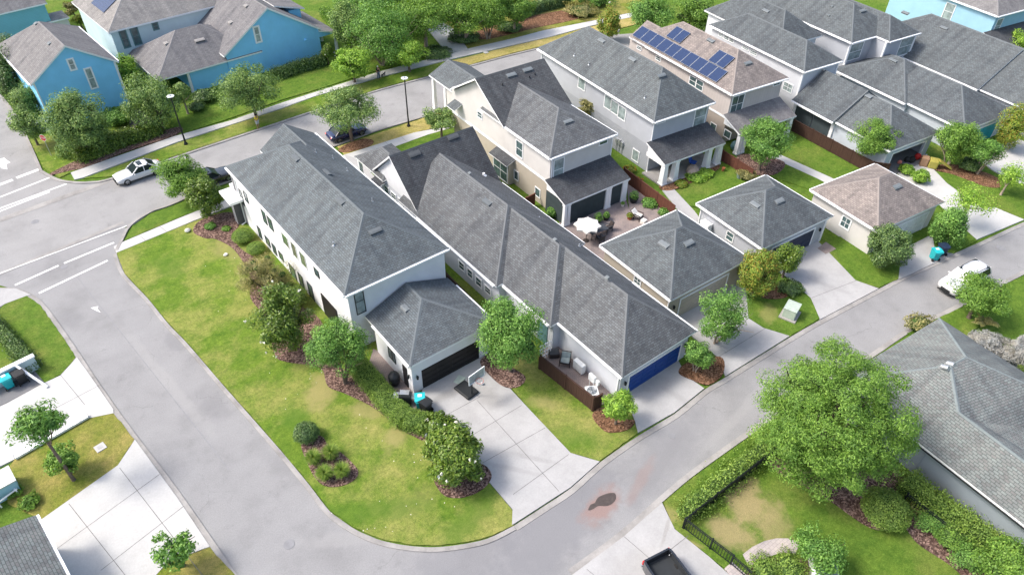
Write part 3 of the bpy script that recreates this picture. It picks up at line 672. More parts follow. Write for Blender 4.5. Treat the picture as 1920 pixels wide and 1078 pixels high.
# ------------------------------------------------------------------ ground
def sheet(name, poly, z, mat, kind='structure', thick=0.0):
    mb = MB()
    if thick: mb.prism(poly, z-thick, z)
    else:
        n = len(poly); a = sum(poly[i][0]*poly[(i+1) % n][1]-poly[(i+1) % n][0]*poly[i][1] for i in range(n))
        mb.face([(p[0], p[1], z) for p in (poly if a > 0 else poly[::-1])])
    o = mb.build(name, mat); o['kind'] = kind; return o
def ragged(pts, seed=1, amp=0.035):
    """turf edge: subdivide and jitter a polygon outline"""
    rg = random.Random(seed); out = []
    for a, b in zip(pts, pts[1:]+pts[:1]):
        L = math.hypot(b[0]-a[0], b[1]-a[1]); n = max(1, min(60, int(L/0.35))); 
        for i in range(n): t = i/n; out.append((a[0]+(b[0]-a[0])*t+rg.uniform(-amp, amp), a[1]+(b[1]-a[1])*t+rg.uniform(-amp, amp)))
    return out
def smooth_line(pts, n=4, closed=False):
    """Catmull-Rom through points"""
    out = []; L = len(pts); rng_ = range(L) if closed else range(L-1)
    for i in rng_:
        g = lambda k: pts[k % L] if closed else pts[min(max(k, 0), L-1)]
        p0, p1, p2, p3 = g(i-1), g(i), g(i+1), g(i+2)
        for j in range(n):
            t = j/n; out.append(tuple(0.5*((2*b)+(-a+c)*t+(2*a-5*b+4*c-d)*t*t+(-a+3*b-3*c+d)*t**3) for a, b, c, d in zip(p0[:2], p1[:2], p2[:2], p3[:2])))
    if not closed: out.append(tuple(pts[-1][:2]))
    return out
def ribbon(name, line, w, z0, z1, mat, side=1, kind='structure', joints=0.0):
    """concrete ribbon beside a polyline; side +1 = left of travel"""
    mb = MB(); P = [Vector((p[0], p[1], 0)) for p in line]; off = []
    for i, p in enumerate(P):
        d = (P[min(i+1, len(P)-1)]-P[max(i-1, 0)]).normalized(); off.append(p+Vector((-d.y, d.x, 0))*w*side)
    for i in range(len(P)-1):
        a, b, c, d = P[i], P[i+1], off[i+1], off[i]
        q = [(a.x, a.y), (b.x, b.y), (c.x, c.y), (d.x, d.y)]
        if side < 0: q = q[::-1]
        mb.face([(x, y, z1) for x, y in q])
        for k in range(4): e, f = q[k], q[(k+1) % 4]; mb.face([(e[0], e[1], z0), (f[0], f[1], z0), (f[0], f[1], z1), (e[0], e[1], z1)])
    o = mb.build(name, mat); o['kind'] = kind; return o
def strip(name, a, b, w, z, mat='joint', kind='structure'):
    d = (Vector((*b, 0))-Vector((*a, 0))).normalized(); s = Vector((-d.y, d.x, 0))*w/2
    A, B = Vector((*a, z)), Vector((*b, z)); mb = MB(); mb.face([A-s, B-s, B+s, A+s]); o = mb.build(name, mat); o['kind'] = kind; return o
def strips(name, segs, w, z, mat='joint'):
    mb = MB()
    for a, b in segs:
        d = (Vector((*b, 0))-Vector((*a, 0))).normalized(); s = Vector((-d.y, d.x, 0))*w/2; A, B = Vector((*a, z)), Vector((*b, z)); mb.face([A-s, B-s, B+s, A+s])
    o = mb.build(name, mat); o['kind'] = 'structure'; return o
def bed(name, line, z, mat, n=5):
    return sheet(name, smooth_line(line, n, True), z, mat, 'structure', 0.05)
# ------------------------------------------------------------------ ground, roads, lawns
mb = MB(); mb.face([(-160, -160, -0.03), (420, -160, -0.03), (420, 420, -0.03), (-160, 420, -0.03)])
o = mb.build('ground', 'grassG'); o['kind'] = 'structure'
road = sheet('lane_asphalt', [(-4.18, 58.82), (-3.21, 53.93), (-2.72, 49.46), (-2.28, 45.04), (-1.61, 39.55), (-0.7, 33.13), (0.12, 25.69), (0.48, 20.6), (6.16, 14.61), (12.77, 13.89), (15.61, 13.83), (19.72, 13.78), (23.25, 14.02), (26.07, 14.15), (28.91, 14.11), (33.4, 13.97), (39.55, 13.62), (45.65, 13.08), (49.87, 12.9), (53.75, 12.31), (63.48, 11.0), (70.6, 9.96), (86.71, 6.35), (92.31, 10.57), (79.0, 13.46), (73.29, 14.45), (66.32, 15.45), (56.79, 16.92), (53.05, 17.32), (45.72, 18.03), (42.05, 18.27), (34.74, 18.56), (32.51, 18.68), (29.12, 18.45), (25.87, 18.62), (22.13, 18.6), (19.32, 18.27), (17.1, 18.25), (14.65, 18.34), (13.0, 18.61), (11.5, 19.26), (10.13, 20.07), (8.92, 21.11), (7.82, 22.37), (6.95, 23.9), (6.28, 25.9), (6.08, 28.48), (5.75, 31.81), (5.33, 35.27), (4.72, 40.27), (4.1, 45.65), (3.65, 48.54), (3.25, 52.67), (2.64, 57.0), (2.88, 60.35), (4.69, 63.42), (3.12, 68.25), (-5.07, 67.64), (-9.04, 68.68), (-13.26, 64.89), (-6.06, 61.63)], 0.0, 'asphalt')
street = sheet('street_asphalt', [(-12.1, 61.67), (-5.8, 63.23), (4.1, 64.36), (5.1, 63.73), (7.23, 64.9), (9.09, 64.96), (12.37, 65.63), (16.15, 65.61), (21.41, 65.82), (27.09, 65.74), (31.47, 66.0), (37.27, 65.74), (45.62, 65.24), (50.18, 64.9), (56.84, 64.11), (68.1, 60.85), (79.98, 57.52), (89.97, 53.66), (97.37, 59.12), (83.38, 65.35), (70.35, 71.54), (65.58, 72.43), (61.72, 72.85), (56.58, 73.42), (51.4, 73.73), (45.05, 74.1), (37.44, 74.62), (32.7, 74.41), (28.31, 74.29), (21.27, 73.93), (14.26, 73.56), (6.05, 73.12), (3.97, 73.67), (2.69, 74.6), (1.54, 76.05), (0.61, 78.7), (0.79, 86.7), (0.67, 95.9), (-0.63, 109.21), (-9.15, 115.33), (-14.04, 88.29)], 0.006, 'asphaltS')
# raised lawns and verges
LZ = [0.06]
def lawn(name, pts, mat='grass'):
    LZ[0] += 0.0009; z = LZ[0]
    return sheet(name, ragged(pts, len(pts)), z, mat, 'structure', 0.12)
lawn('corner_lawn', [(2.88, 60.34), (9.93, 61.01), (13.79, 60.96), (19.38, 63.87), (20.11, 45.35), (18.63, 35.15), (15.39, 32.13), (15.18, 28.91), (15.35, 22.39), (15.37, 19.22), (14.8, 18.37), (13.06, 18.69), (11.56, 19.34), (10.19, 20.16), (8.97, 21.2), (7.87, 22.46), (7.0, 23.99), (6.33, 26.0), (6.12, 28.55), (5.78, 31.89), (5.37, 35.36), (4.75, 40.35), (4.13, 45.74), (3.69, 48.67), (3.28, 52.77), (2.66, 57.08)])
lawn('corner_verge', [(3.95, 61.77), (5.16, 63.59), (7.15, 64.64), (9.01, 64.69), (11.61, 64.68), (14.68, 64.64), (12.32, 62.59), (9.08, 62.47)], 'grassG')
lawn('lane_lawn', [(22.28, 32.44), (25.61, 29.96), (25.44, 25.95), (24.62, 22.04), (26.78, 20.55), (25.89, 18.8), (22.16, 18.68), (21.1, 20.32), (21.13, 23.76), (21.32, 26.76)])
lawn('street_verge', [(26.93, 65.44), (37.07, 65.42), (43.53, 65.58), (44.61, 61.69), (37.33, 62.78), (35.19, 63.16), (27.45, 63.15), (26.76, 63.51)], 'grassS')
lawn('front_lawn', [(27.43, 61.69), (36.13, 61.88), (38.19, 62.02), (43.12, 61.2), (36.22, 51.56), (27.23, 58.13), (27.38, 59.53)], 'grassG')
lawn('far_verge', [(3.56, 74.69), (13.45, 76.22), (19.72, 76.62), (25.75, 76.95), (30.06, 77.5), (39.05, 77.47), (49.27, 76.78), (45.3, 74.49), (37.65, 75.0), (32.89, 74.78), (28.43, 74.53), (21.39, 74.21), (14.36, 73.84), (6.12, 73.38)], 'grass')
lawn('dry_verge', [(48.48, 76.74), (50.86, 76.26), (59.49, 75.54), (65.02, 74.87), (71.45, 74.56), (80.73, 73.5), (78.5, 71.27), (70.74, 71.96), (65.94, 72.85), (62.01, 73.19), (56.89, 73.82), (51.64, 74.07), (45.26, 74.42)], 'grassS')
lawn('corner_island', [(0.8, 79.19), (0.83, 86.39), (3.68, 86.04), (11.47, 85.69), (13.84, 78.66), (12.14, 78.17), (2.87, 76.67), (1.69, 76.3)], 'grass')
lawn('far_lawn', [(14.06, 77.92), (20.16, 78.3), (26.7, 79.08), (31.86, 79.17), (40.28, 79.64), (50.16, 79.28), (50.05, 85.55), (39.49, 95.39), (24.8, 92.92), (13.75, 91.52)], 'grassG')
lawn('park_lawn', [(53.2, 78.39), (60.12, 77.68), (65.44, 77.39), (72.61, 76.2), (85.07, 74.41), (85.4, 84.2), (66.47, 94.56), (52.03, 86.46)], 'grassD')
lawn('west_lawn', [(-6.15, 58.77), (-4.57, 58.84), (-3.93, 56.97), (-3.42, 52.97), (-3.03, 49.1), (-4.35, 47.93), (-5.54, 47.75), (-5.93, 49.49), (-6.72, 53.27), (-7.49, 57.49)], 'grassG')
lawn('west_yard_lawn', [(-2.25, 41.89), (-1.74, 38.75), (-3.21, 37.25), (-7.96, 35.97), (-9.44, 38.39), (-8.96, 41.2), (-8.4, 41.76), (-3.74, 42.45)], 'grassD')
lawn('south_west_lawn', [(-0.5, 28.02), (0.04, 25.55), (0.14, 21.21), (-4.23, 25.95), (-3.53, 28.23), (-2.63, 28.57)], 'grassD')
lawn('gazebo_yard_lawn', [(23.25, 13.88), (25.98, 14.07), (28.81, 14.02), (33.28, 13.88), (36.94, 13.58), (43.41, 12.57), (40.04, 7.19), (40.07, 3.47), (38.97, -0.45), (37.74, -3.74), (29.66, -4.77), (20.8, 1.92), (23.36, 7.96), (23.0, 8.72), (22.5, 12.23)], 'grassG')
lawn('east_yard_lawn', [(54.91, 23.96), (61.34, 22.82), (60.31, 19.48), (55.73, 16.99), (53.14, 17.38), (52.4, 19.1), (53.29, 23.68)], 'grassG')
lawn('utility_lawn', [(43.12, 23.16), (48.01, 23.22), (47.34, 20.04), (45.83, 18.11), (42.12, 18.32), (41.22, 20.15), (41.15, 21.58), (41.41, 23.61)], 'grassG')
lawn('backyard_lawn', [(48.17, 36.87), (52.17, 38.06), (58.94, 38.19), (65.39, 35.5), (68.15, 29.51), (61.97, 27.9), (60.02, 34.17), (57.01, 34.51), (49.81, 34.54)], 'grassG')
lawn('far_east_lawn', [(67.7, 17.82), (73.52, 16.58), (73.66, 14.62), (80.13, 13.43), (90.06, 17.53), (79.93, 19.62), (76.29, 22.29), (74.55, 24.83), (69.78, 22.18)], 'grassG')
lawn('bin_lawn', [(61.94, 17.31), (65.14, 18.97), (67.61, 17.78), (66.61, 15.64), (62.9, 16.02)], 'grassG')
lawn('lane_corner_lawn', [(49.93, 12.93), (53.81, 12.35), (56.32, 11.91), (56.7, 9.89), (52.55, 9.96), (50.51, 11.47)], 'grassG')
# concrete
M['seam2'] = concmat('concrete_grey', (0.2, 0.2, 0.205), 11)
def slab(name, pts, mat='conc', z=0.085): return sheet(name, pts, z, mat, 'structure', 0.14)
slab('corner_ramp', [(-10.83, 59.97), (-6.51, 61.29), (-5.1, 60.33), (-4.21, 58.68), (-4.58, 58.79), (-6.15, 58.75), (-7.39, 58.17)])
slab('main_driveway', [(16.17, 31.04), (21.19, 30.97), (21.62, 30.95), (21.3, 29.89), (21.25, 28.28), (21.13, 23.76), (21.07, 20.29), (22.16, 18.63), (19.35, 18.3), (14.72, 18.43), (15.41, 19.28), (15.39, 22.46), (15.67, 28.84), (15.65, 30.37)])
strips('driveway_joint', [((18.67, 27.75), (18.54, 18.51)), ((16.13, 27.91), (19.02, 27.86)), ((16.04, 25.41), (20.94, 25.45)), ((15.95, 23.17), (21.02, 22.92)), ((16.06, 20.08), (20.88, 20.28))], 0.035, 0.0895)
slab('blue_garage_driveway', [(27.64, 21.93), (33.26, 22.09), (32.45, 20.33), (32.59, 18.74), (29.19, 18.51), (25.87, 18.79), (26.52, 19.8)])
slab('tan_garage_driveway', [(36.52, 25.48), (45.9, 25.86), (41.15, 21.58), (41.22, 20.15), (42.15, 18.34), (34.78, 18.6), (35.82, 20.25), (35.97, 23.37)])
strips('driveway_joint', [((35.89, 20.2), (41.27, 20.03))], 0.035, 0.0895)
slab('grey_garage_driveway', [(48.21, 25.07), (54.66, 24.64), (52.4, 19.1), (53.05, 17.32), (45.72, 18.03), (47.34, 20.04), (48.01, 23.22)])
strips('driveway_joint', [((47.37, 20.01), (52.48, 19.04))], 0.035, 0.0895)
slab('cream_garage_driveway', [(59.57, 19.05), (64.18, 18.64), (62.01, 17.25), (62.86, 15.95), (56.8, 16.73), (55.52, 16.97)])
slab('open_garage_driveway', [(72.02, 27.46), (75.94, 25.78), (73.67, 22.33), (72.09, 17.97), (73.3, 17.3), (73.56, 14.58), (66.73, 15.75), (67.74, 17.79), (69.3, 20.81), (70.32, 24.78)], 'concW')
slab('turquoise_garage_driveway', [(81.53, 23.47), (89.12, 22.2), (88.39, 17.38), (82.79, 15.04), (79.72, 17.9), (80.07, 20.8)], 'concW')
slab('pickup_driveway', [(23.22, 13.99), (22.5, 12.23), (22.81, 9.74), (22.89, 8.36), (22.61, 3.91), (14.21, 6.9), (8.4, 12.92), (15.59, 13.81), (19.69, 13.76)])
strips('driveway_joint', [((19.67, 13.73), (20.21, 9.06)), ((16.48, 13.55), (17.45, 8.51)), ((19.49, 11.49), (22.83, 11.44))], 0.035, 0.0895)
slab('west_driveway', [(-2.97, 49.03), (-2.75, 47.32), (-2.17, 42.27), (-2.25, 41.89), (-3.74, 42.45), (-8.4, 41.76), (-11.17, 41.6), (-12.49, 45.39), (-10.4, 47.13), (-8.03, 47.24), (-5.55, 47.73), (-4.38, 47.82)], 'concW')
slab('south_west_driveway', [(-1.73, 38.69), (-0.92, 32.47), (-0.47, 28.09), (-2.81, 28.58), (-3.54, 28.2), (-7.12, 27.04), (-11.08, 31.11), (-8.68, 35.77), (-7.96, 35.97), (-3.21, 37.25)], 'concW')
strips('driveway_joint', [((-3.18, 36.98), (-0.19, 19.07)), ((-6.42, 36.12), (-4.66, 27.79)), ((-7.93, 33.27), (-1.27, 34.93)), ((-6.0, 30.37), (-0.81, 31.69)), ((-4.35, 47.8), (-3.65, 43.85)), ((-6.92, 44.53), (-2.25, 45.15))], 0.035, 0.0895)
slab('north_pavement', [(2.8, 76.6), (13.57, 77.84), (19.92, 77.69), (26.38, 78.36), (31.6, 78.65), (39.97, 79.09), (49.27, 78.44), (53.2, 78.39), (60.11, 77.58), (65.35, 77.34), (72.54, 76.12), (81.96, 74.73), (80.73, 73.5), (71.68, 74.76), (65.14, 75.02), (59.65, 75.7), (49.36, 76.92), (39.2, 77.73), (30.12, 77.63), (25.82, 77.11), (19.78, 76.76), (13.53, 76.45), (3.61, 74.9), (2.79, 75.01)], 'concW', 0.08)
slab('park_path', [(49.97, 78.99), (51.82, 86.14), (52.96, 93.18), (55.45, 92.72), (55.27, 85.35), (52.88, 78.19)], 'concW', 0.082)
slab('street_pavement', [(2.93, 61.41), (3.91, 61.65), (9.03, 62.3), (13.4, 62.69), (20.12, 62.95), (26.73, 63.45), (35.19, 63.16), (37.23, 62.62), (44.01, 62.45), (43.19, 61.3), (36.13, 61.88), (27.39, 61.73), (20.7, 61.68), (13.96, 61.39), (9.96, 61.09), (4.19, 60.48), (2.88, 60.36)], 'concW', 0.08)
sl = []
for a, b in [((7.13, 62.03), (7.38, 60.83)), ((5.23, 61.71), (5.46, 60.56)), ((31.57, 63.33), (31.45, 61.87)), ((33.51, 63.21), (33.48, 61.8)), ((29.16, 78.5), (28.98, 77.26)), ((23.0, 78.14), (22.84, 76.82)), ((17.79, 77.57), (17.73, 76.42))]: sl.append((a, b))
strips('pavement_joint', sl, 0.03, 0.0845)
slab('house_path', [(26.76, 63.51), (27.48, 61.79), (27.14, 56.36), (25.74, 56.55), (25.95, 60.32)], 'conc', 0.083)
slab('entry_path', [(10.05, 80.26), (12.95, 80.78), (12.44, 86.58), (10.79, 86.18)], 'paver', 0.082)
slab('backyard_path', [(63.15, 36.59), (64.4, 36.5), (64.92, 30.21), (64.9, 27.41), (63.61, 27.17), (63.62, 30.91)], 'concW', 0.082)
slab('garden_path', [(49.13, 38.71), (50.4, 38.74), (49.05, 34.54), (48.21, 32.46), (46.99, 33.36)], 'conc', 0.082)
slab('patio', [(36.4, 39.9), (37.69, 41.04), (41.73, 40.24), (45.18, 39.97), (44.04, 38.21), (47.12, 41.75), (46.9, 37.8), (47.4, 33.06), (40.43, 33.16), (36.69, 34.03), (35.79, 36.58)], 'paver', 0.08)
slab('side_patio', [(15.23, 36.6), (15.77, 35.51), (15.79, 30.58), (15.31, 29.11), (14.16, 29.38), (13.97, 35.14)], 'paver', 0.082)
slab('garage_floor', [(70.85, 27.79), (73.75, 27.38), (77.57, 26.63), (75.89, 25.69), (71.24, 26.99), (72.39, 29.04)])
slab('bin_pad', [(-9.47, 49.1), (-8.78, 51.42), (-5.88, 49.92), (-5.45, 47.78), (-8.02, 47.29), (-9.74, 47.22)], 'seam2')
slab('fenced_patio', [(25.73, 28.8), (27.61, 28.48), (27.33, 21.66), (24.82, 22.31), (24.35, 27.43)], 'paver', 0.082)
slab('curved_path', [(24.52, 8.66), (25.36, 8.63), (26.26, 8.43), (26.98, 8.11), (27.52, 7.7), (27.91, 7.06), (27.02, 6.79), (26.62, 7.25), (25.97, 7.53), (25.21, 7.72), (24.43, 7.85), (24.29, 8.16)], 'paverP', 0.086)
slab('gate_path', [(22.97, 8.74), (23.64, 8.74), (23.7, 7.22), (22.89, 7.04), (22.78, 7.52)], 'paverP', 0.088)
slab('stepping_stones', [(53.57, 23.76), (55.03, 23.87), (54.88, 22.7), (53.45, 22.79)], 'paver', 0.088)
# gutters and kerbs
LN = [(14.78, 18.34), (17.13, 18.28), (19.31, 18.25), (22.11, 18.58), (25.85, 18.61), (29.1, 18.43), (32.49, 18.66), (34.72, 18.54), (42.02, 18.25), (45.69, 18.01), (53.02, 17.3), (56.76, 16.9), (66.28, 15.43), (73.25, 14.43), (83.87, 12.45)]
ribbon('lane_gutter', smooth_line(LN, 3), 0.38, 0.0, 0.03, 'kerb', -1)
CR = [(2.86, 60.28), (2.64, 57.0), (3.25, 52.67), (3.65, 48.54), (4.1, 45.65), (4.72, 40.27), (5.33, 35.27), (5.75, 31.81), (6.08, 28.48), (6.28, 25.9), (6.95, 23.9), (7.82, 22.37), (8.92, 21.11), (10.13, 20.07), (11.5, 19.26), (13.0, 18.61), (14.78, 18.34)]
ribbon('corner_kerb', smooth_line(CR, 4), 0.30, 0.0, 0.055, 'kerb', -1)
WK = [(-6.48, 61.51), (-5.08, 60.4), (-4.18, 58.82), (-3.7, 57.25), (-3.21, 53.93), (-2.72, 49.46), (-2.28, 45.04), (-1.61, 39.55), (-0.7, 33.13), (0.12, 25.69), (0.59, 20.87)]
ribbon('alley_gutter', smooth_line(WK, 3), 0.62, 0.0, 0.05, 'kerb', -1)
LS = [(15.61, 13.83), (19.72, 13.78), (23.25, 14.02), (26.07, 14.15), (28.91, 14.11), (33.4, 13.97), (39.55, 13.62), (45.65, 13.08), (49.87, 12.9), (53.75, 12.31), (63.48, 11.0), (71.41, 9.84)]
ribbon('lane_gutter', smooth_line(LS, 3), 0.38, 0.0, 0.03, 'kerb', 1)
ribbon('street_kerb', smooth_line([(3.1, 60.66), (3.84, 61.85), (5.1, 63.73), (7.21, 64.81), (9.06, 64.87), (12.3, 65.44), (16.12, 65.52), (21.37, 65.72), (27.04, 65.64), (31.41, 65.9), (37.21, 65.63), (45.54, 65.13)], 4), 0.28, 0.0, 0.1, 'kerb', 1)
ribbon('street_kerb', smooth_line([(0.61, 78.7), (1.55, 76.1), (2.71, 74.65), (3.98, 73.72), (6.06, 73.17), (14.3, 73.67), (21.32, 74.04), (28.37, 74.41), (32.76, 74.53), (37.51, 74.75), (45.13, 74.23), (51.5, 73.87), (56.69, 73.55), (61.84, 72.98), (65.7, 72.57), (70.48, 71.68)], 4), 0.3, 0.0, 0.1, 'kerb', -1)
ribbon('side_road_kerb', smooth_line([(-0.63, 109.21), (0.67, 95.9), (0.79, 86.7), (0.61, 78.7)], 4), 0.3, 0.0, 0.1, 'kerb', -1)
strip('street_gutter', (-8.72, 71.39), (5.99, 72.91), 0.75, 0.02, 'kerb'); strip('street_gutter', (-10.53, 62.63), (4.68, 64.76), 0.4, 0.02, 'kerb')
# painted lines
strips('road_marking', [((-5.79, 63.31), (4.75, 63.99))], 0.16, 0.026, 'paint')
strips('road_marking', [((-5.07, 60.9), (-1.58, 61.53)), ((-1.14, 61.58), (3.12, 62.09)), ((-3.7, 58.63), (1.98, 59.77)), ((-5.94, 73.09), (0.33, 74.21)), ((-3.7, 76.01), (1.0, 76.99)), ((-4.04, 73.93), (1.99, 74.76))], 0.24, 0.0125, 'paint')
strips('road_marking', [((-1.76, 78.83), (0.52, 79.27)), ((-4.26, 78.27), (-2.12, 78.67))], 0.45, 0.0125, 'paint')
mb = MB(); a = [(-0.76, 54.27), (-0.19, 54.09), (-0.36, 53.9), (-0.26, 53.2), (-0.48, 53.6)]; mb.face([(x, y, 0.0085) for x, y in a]); struct(mb.build('road_marking', 'paint'))
mb = MB(); a = [(-2.62, 83.74), (-2.02, 83.82), (-1.92, 83.23), (-1.67, 82.39), (-2.08, 82.31), (-2.18, 81.11), (-2.66, 81.72)]; mb.face([(x, y, 0.0125) for x, y in a]); struct(mb.build('road_marking', 'paint'))
def blot(name, line, z, mat, n=5): o = sheet(name, smooth_line(line, n, True), z, mat); return o
M['rustw'] = concmat('asphalt_rust_wash', (0.34, 0.26, 0.245), 4, 0.85); M['patch'] = concmat('asphalt_patch', (0.265, 0.265, 0.28), 8, 0.8)
M['seam'] = plain('asphalt_seam', (0.235, 0.235, 0.245), 0.9)
RU = (0.27, 0.185, 0.165); D2 = (0.20, 0.20, 0.212); DK = (0.205, 0.203, 0.21); LT = (0.33, 0.325, 0.32)
stain('asphalt', [(*(16.81, 16.86), 7.5, 2.6, 12, D2, 0.75), (*(10.75, 18.39), 5.0, 2.4, 0, D2, 0.6), (*(26.23, 16.43), 6.0, 1.8, 10, D2, 0.45), (*(25.32, 16.05), 5.0, 0.5, 16, DK, 0.4), (*(20.05, 16.13), 1.9, 0.95, 12, RU, 0.85), (*(23.26, 15.96), 2.4, 0.5, 20, RU, 0.4), (*(33.86, 15.87), 6.5, 0.45, 8, LT, 0.4),
    (*(3.49, 46.39), 1.6, 0.9, 100, DK, 0.5), (*(3.52, 38.5), 2.2, 0.9, 100, DK, 0.45), (*(-2.47, 53.76), 1.5, 1.1, 100, DK, 0.4), (*(6.04, 29.97), 3.0, 0.9, 120, DK, 0.35), (*(1.48, 43.78), 9.0, 0.5, 98, LT, 0.45), (*(12.04, 18.04), 3.5, 1.0, 20, DK, 0.3), (*(5.98, 23.88), 3.0, 0.6, 150, LT, 0.4)])
DRY = (0.31, 0.275, 0.11); GRN = (0.085, 0.165, 0.022); DR2 = (0.33, 0.27, 0.135)
MD = (0.29, 0.28, 0.265); TY = (0.31, 0.305, 0.30)
stain('conc', [(*(19.48, 27.51), 1.6, 0.9, 90, MD, 0.5), (*(17.77, 29.41), 1.8, 0.5, 0, MD, 0.6), (*(18.81, 21.45), 2.4, 0.25, 128, TY, 0.5), (*(17.17, 21.64), 2.6, 0.22, 128, TY, 0.4), (*(30.11, 21.17), 1.6, 0.9, 0, MD, 0.5), (*(30.42, 19.36), 1.5, 0.3, 100, TY, 0.45), (*(39.01, 20.01), 1.8, 0.9, 20, MD, 0.35), (*(49.97, 19.77), 2.2, 0.3, 110, TY, 0.4), (*(22.18, 12.6), 1.6, 0.15, 30, MD, 0.6), (*(18.66, 12.24), 1.6, 0.8, 0, MD, 0.3)])
stain('grass', [(*(10.08, 35.14), 2.0, 1.3, 60, DRY, 0.85), (*(12.01, 31.57), 1.8, 0.8, 130, DRY, 0.7), (*(12.6, 28.54), 1.8, 0.9, 30, DRY, 0.75), (*(10.95, 54.88), 2.8, 1.4, 100, DRY, 0.6), (*(10.9, 23.37), 2.2, 1.0, 0, DRY, 0.3), (*(22.24, 24.84), 1.5, 0.6, 130, DRY, 0.5), (*(11.04, 40.79), 1.5, 1.0, 0, DRY, 0.4),
    (*(7.72, 33.6), 2.5, 1.0, 100, GRN, 0.6), (*(8.39, 24.31), 4.5, 0.9, 150, GRN, 0.55), (*(12.84, 20.29), 3.5, 1.0, 20, GRN, 0.6), (*(6.08, 55.71), 2.5, 1.5, 100, GRN, 0.5), (*(11.47, 45.77), 2.0, 1.5, 60, GRN, 0.4), (*(22.23, 21.07), 2.5, 1.0, 130, GRN, 0.5)])
stain('grassG', [(*(27.63, 11.07), 2.3, 1.5, 40, DR2, 0.85), (*(25.05, 10.0), 1.8, 1.2, 120, DR2, 0.85), (*(27.59, 8.77), 2.0, 1.2, 40, DR2, 0.6), (*(27.54, 9.95), 1.6, 1.3, 40, DR2, 0.5), (*(22.99, 13.13), 0.9, 0.6, 100, DRY, 0.6), (*(22.44, 11.08), 1.2, 0.3, 130, DRY, 0.7), (*(42.85, 20.94), 1.4, 0.8, 30, DRY, 0.5)])
blot('wet_spot', [(19.17, 16.41), (19.53, 16.61), (19.85, 16.56), (20.3, 16.71), (20.92, 16.58), (21.33, 16.32), (21.17, 16.01), (20.79, 15.86), (20.31, 15.93), (19.88, 16.25), (19.46, 16.29)], 0.010, 'wet')
for a, b in [((-0.68, 58.93), (2.44, 32.66))]: strip('road_seam', a, b, 0.06, 0.004, 'seam')
for cx, cy, r in [(-1.84, 69.66, 0.35), (-1.21, 61.08, 0.3), (3.33, 25.44, 0.33), (27.59, 17.22, 0.25), (67.36, 13.8, 0.42)]:
    mb = MB(); mb.lathe((cx, cy, 0.0), [(r, 0.012), (r*0.98, 0.018), (r*0.85, 0.016)], 24); o = mb.build('manhole_cover', 'seam'); tag(o, {0.35: 'round iron manhole cover in the wide street at left', 0.3: 'round iron cover on the seam near the crossing lines', 0.33: 'round iron cover in the alley bend near the bottom edge', 0.25: 'small dark cover in the lane between the driveways', 0.42: 'round manhole cover in the lane beyond the white car'}[r], 'manhole cover')
# beds
bed('mulch_bed', [(9.33, 59.4), (10.19, 60.61), (11.7, 60.87), (13.26, 60.26), (13.22, 58.17), (11.9, 56.6), (11.89, 54.19), (12.48, 51.43), (12.44, 45.86), (13.42, 41.98), (12.39, 36.33), (13.59, 34.44), (13.39, 31.75), (14.56, 27.92), (14.1, 26.86), (13.65, 27.15), (12.94, 29.13), (12.43, 31.56), (11.5, 33.77), (10.77, 35.26), (11.12, 37.27), (9.44, 39.19), (8.98, 40.55), (10.02, 44.5), (9.99, 47.68), (11.04, 50.27), (11.32, 54.6), (10.56, 57.1), (9.85, 57.82)], 0.1, 'mulch')
bed('mulch_bed', [(7.0, 31.62), (7.81, 32.12), (8.44, 31.37), (8.43, 30.56), (8.84, 29.44), (9.06, 28.22), (9.05, 27.46), (8.57, 27.07), (7.66, 27.15), (6.85, 27.76), (6.6, 28.79), (6.73, 30.23)], 0.1, 'mulch')
bed('mulch_bed', [(12.79, 24.15), (13.82, 24.14), (15.73, 23.23), (15.82, 22.04), (14.75, 21.55), (13.46, 21.78), (12.62, 22.46), (12.5, 23.38)], 0.1, 'mulch')
bed('mulch_bed', [(20.98, 30.61), (22.27, 30.67), (22.59, 28.74), (22.8, 27.39), (21.94, 26.93), (21.07, 27.39), (20.78, 28.63)], 0.1, 'mulch')
bed('mulch_bed', [(24.34, 21.78), (25.43, 21.86), (25.98, 20.26), (26.41, 19.64), (25.63, 19.37), (24.67, 19.69), (24.11, 20.33)], 0.1, 'straw')
bed('mulch_bed', [(32.21, 20.91), (33.6, 21.21), (35.99, 20.13), (34.9, 18.9), (33.18, 18.75), (32.51, 19.7)], 0.1, 'straw')
bed('mulch_bed', [(26.57, 64.6), (27.93, 65.27), (29.88, 65.27), (30.65, 64.28), (29.81, 63.48), (27.99, 63.57), (27.15, 63.77)], 0.1, 'straw')
bed('mulch_bed', [(32.71, 10.52), (31.7, 12.34), (30.91, 11.09), (31.75, 8.22), (32.08, 5.39), (32.81, 4.39), (33.94, 4.0), (33.55, 2.73), (33.79, 0.85), (33.77, -0.75), (35.5, -2.06), (37.04, 1.9), (37.26, 5.57), (37.48, 8.02)], 0.1, 'mulch')
bed('mulch_bed', [(44.83, 23.57), (46.13, 23.47), (46.74, 21.73), (45.53, 21.37), (44.09, 22.44)], 0.1, 'straw')
bed('mulch_bed', [(75.06, 25.11), (77.89, 23.7), (79.02, 20.29), (77.87, 18.64), (76.33, 19.53), (75.83, 22.62)], 0.1, 'straw')
bed('mulch_bed', [(57.49, 82.58), (63.9, 82.89), (73.02, 81.59), (77.06, 80.07), (72.87, 77.78), (64.56, 78.73), (59.12, 79.08), (56.16, 80.05)], 0.1, 'straw')
bed('mulch_bed', [(0.84, 77.42), (4.17, 78.79), (9.1, 79.25), (14.37, 79.75), (14.14, 78.15), (8.62, 77.54), (4.22, 76.82), (2.74, 77.02)], 0.09, 'mulch')
bed('mulch_bed', [(49.97, 39.66), (56.69, 39.17), (56.56, 37.97), (49.91, 38.14)], 0.1, 'straw')
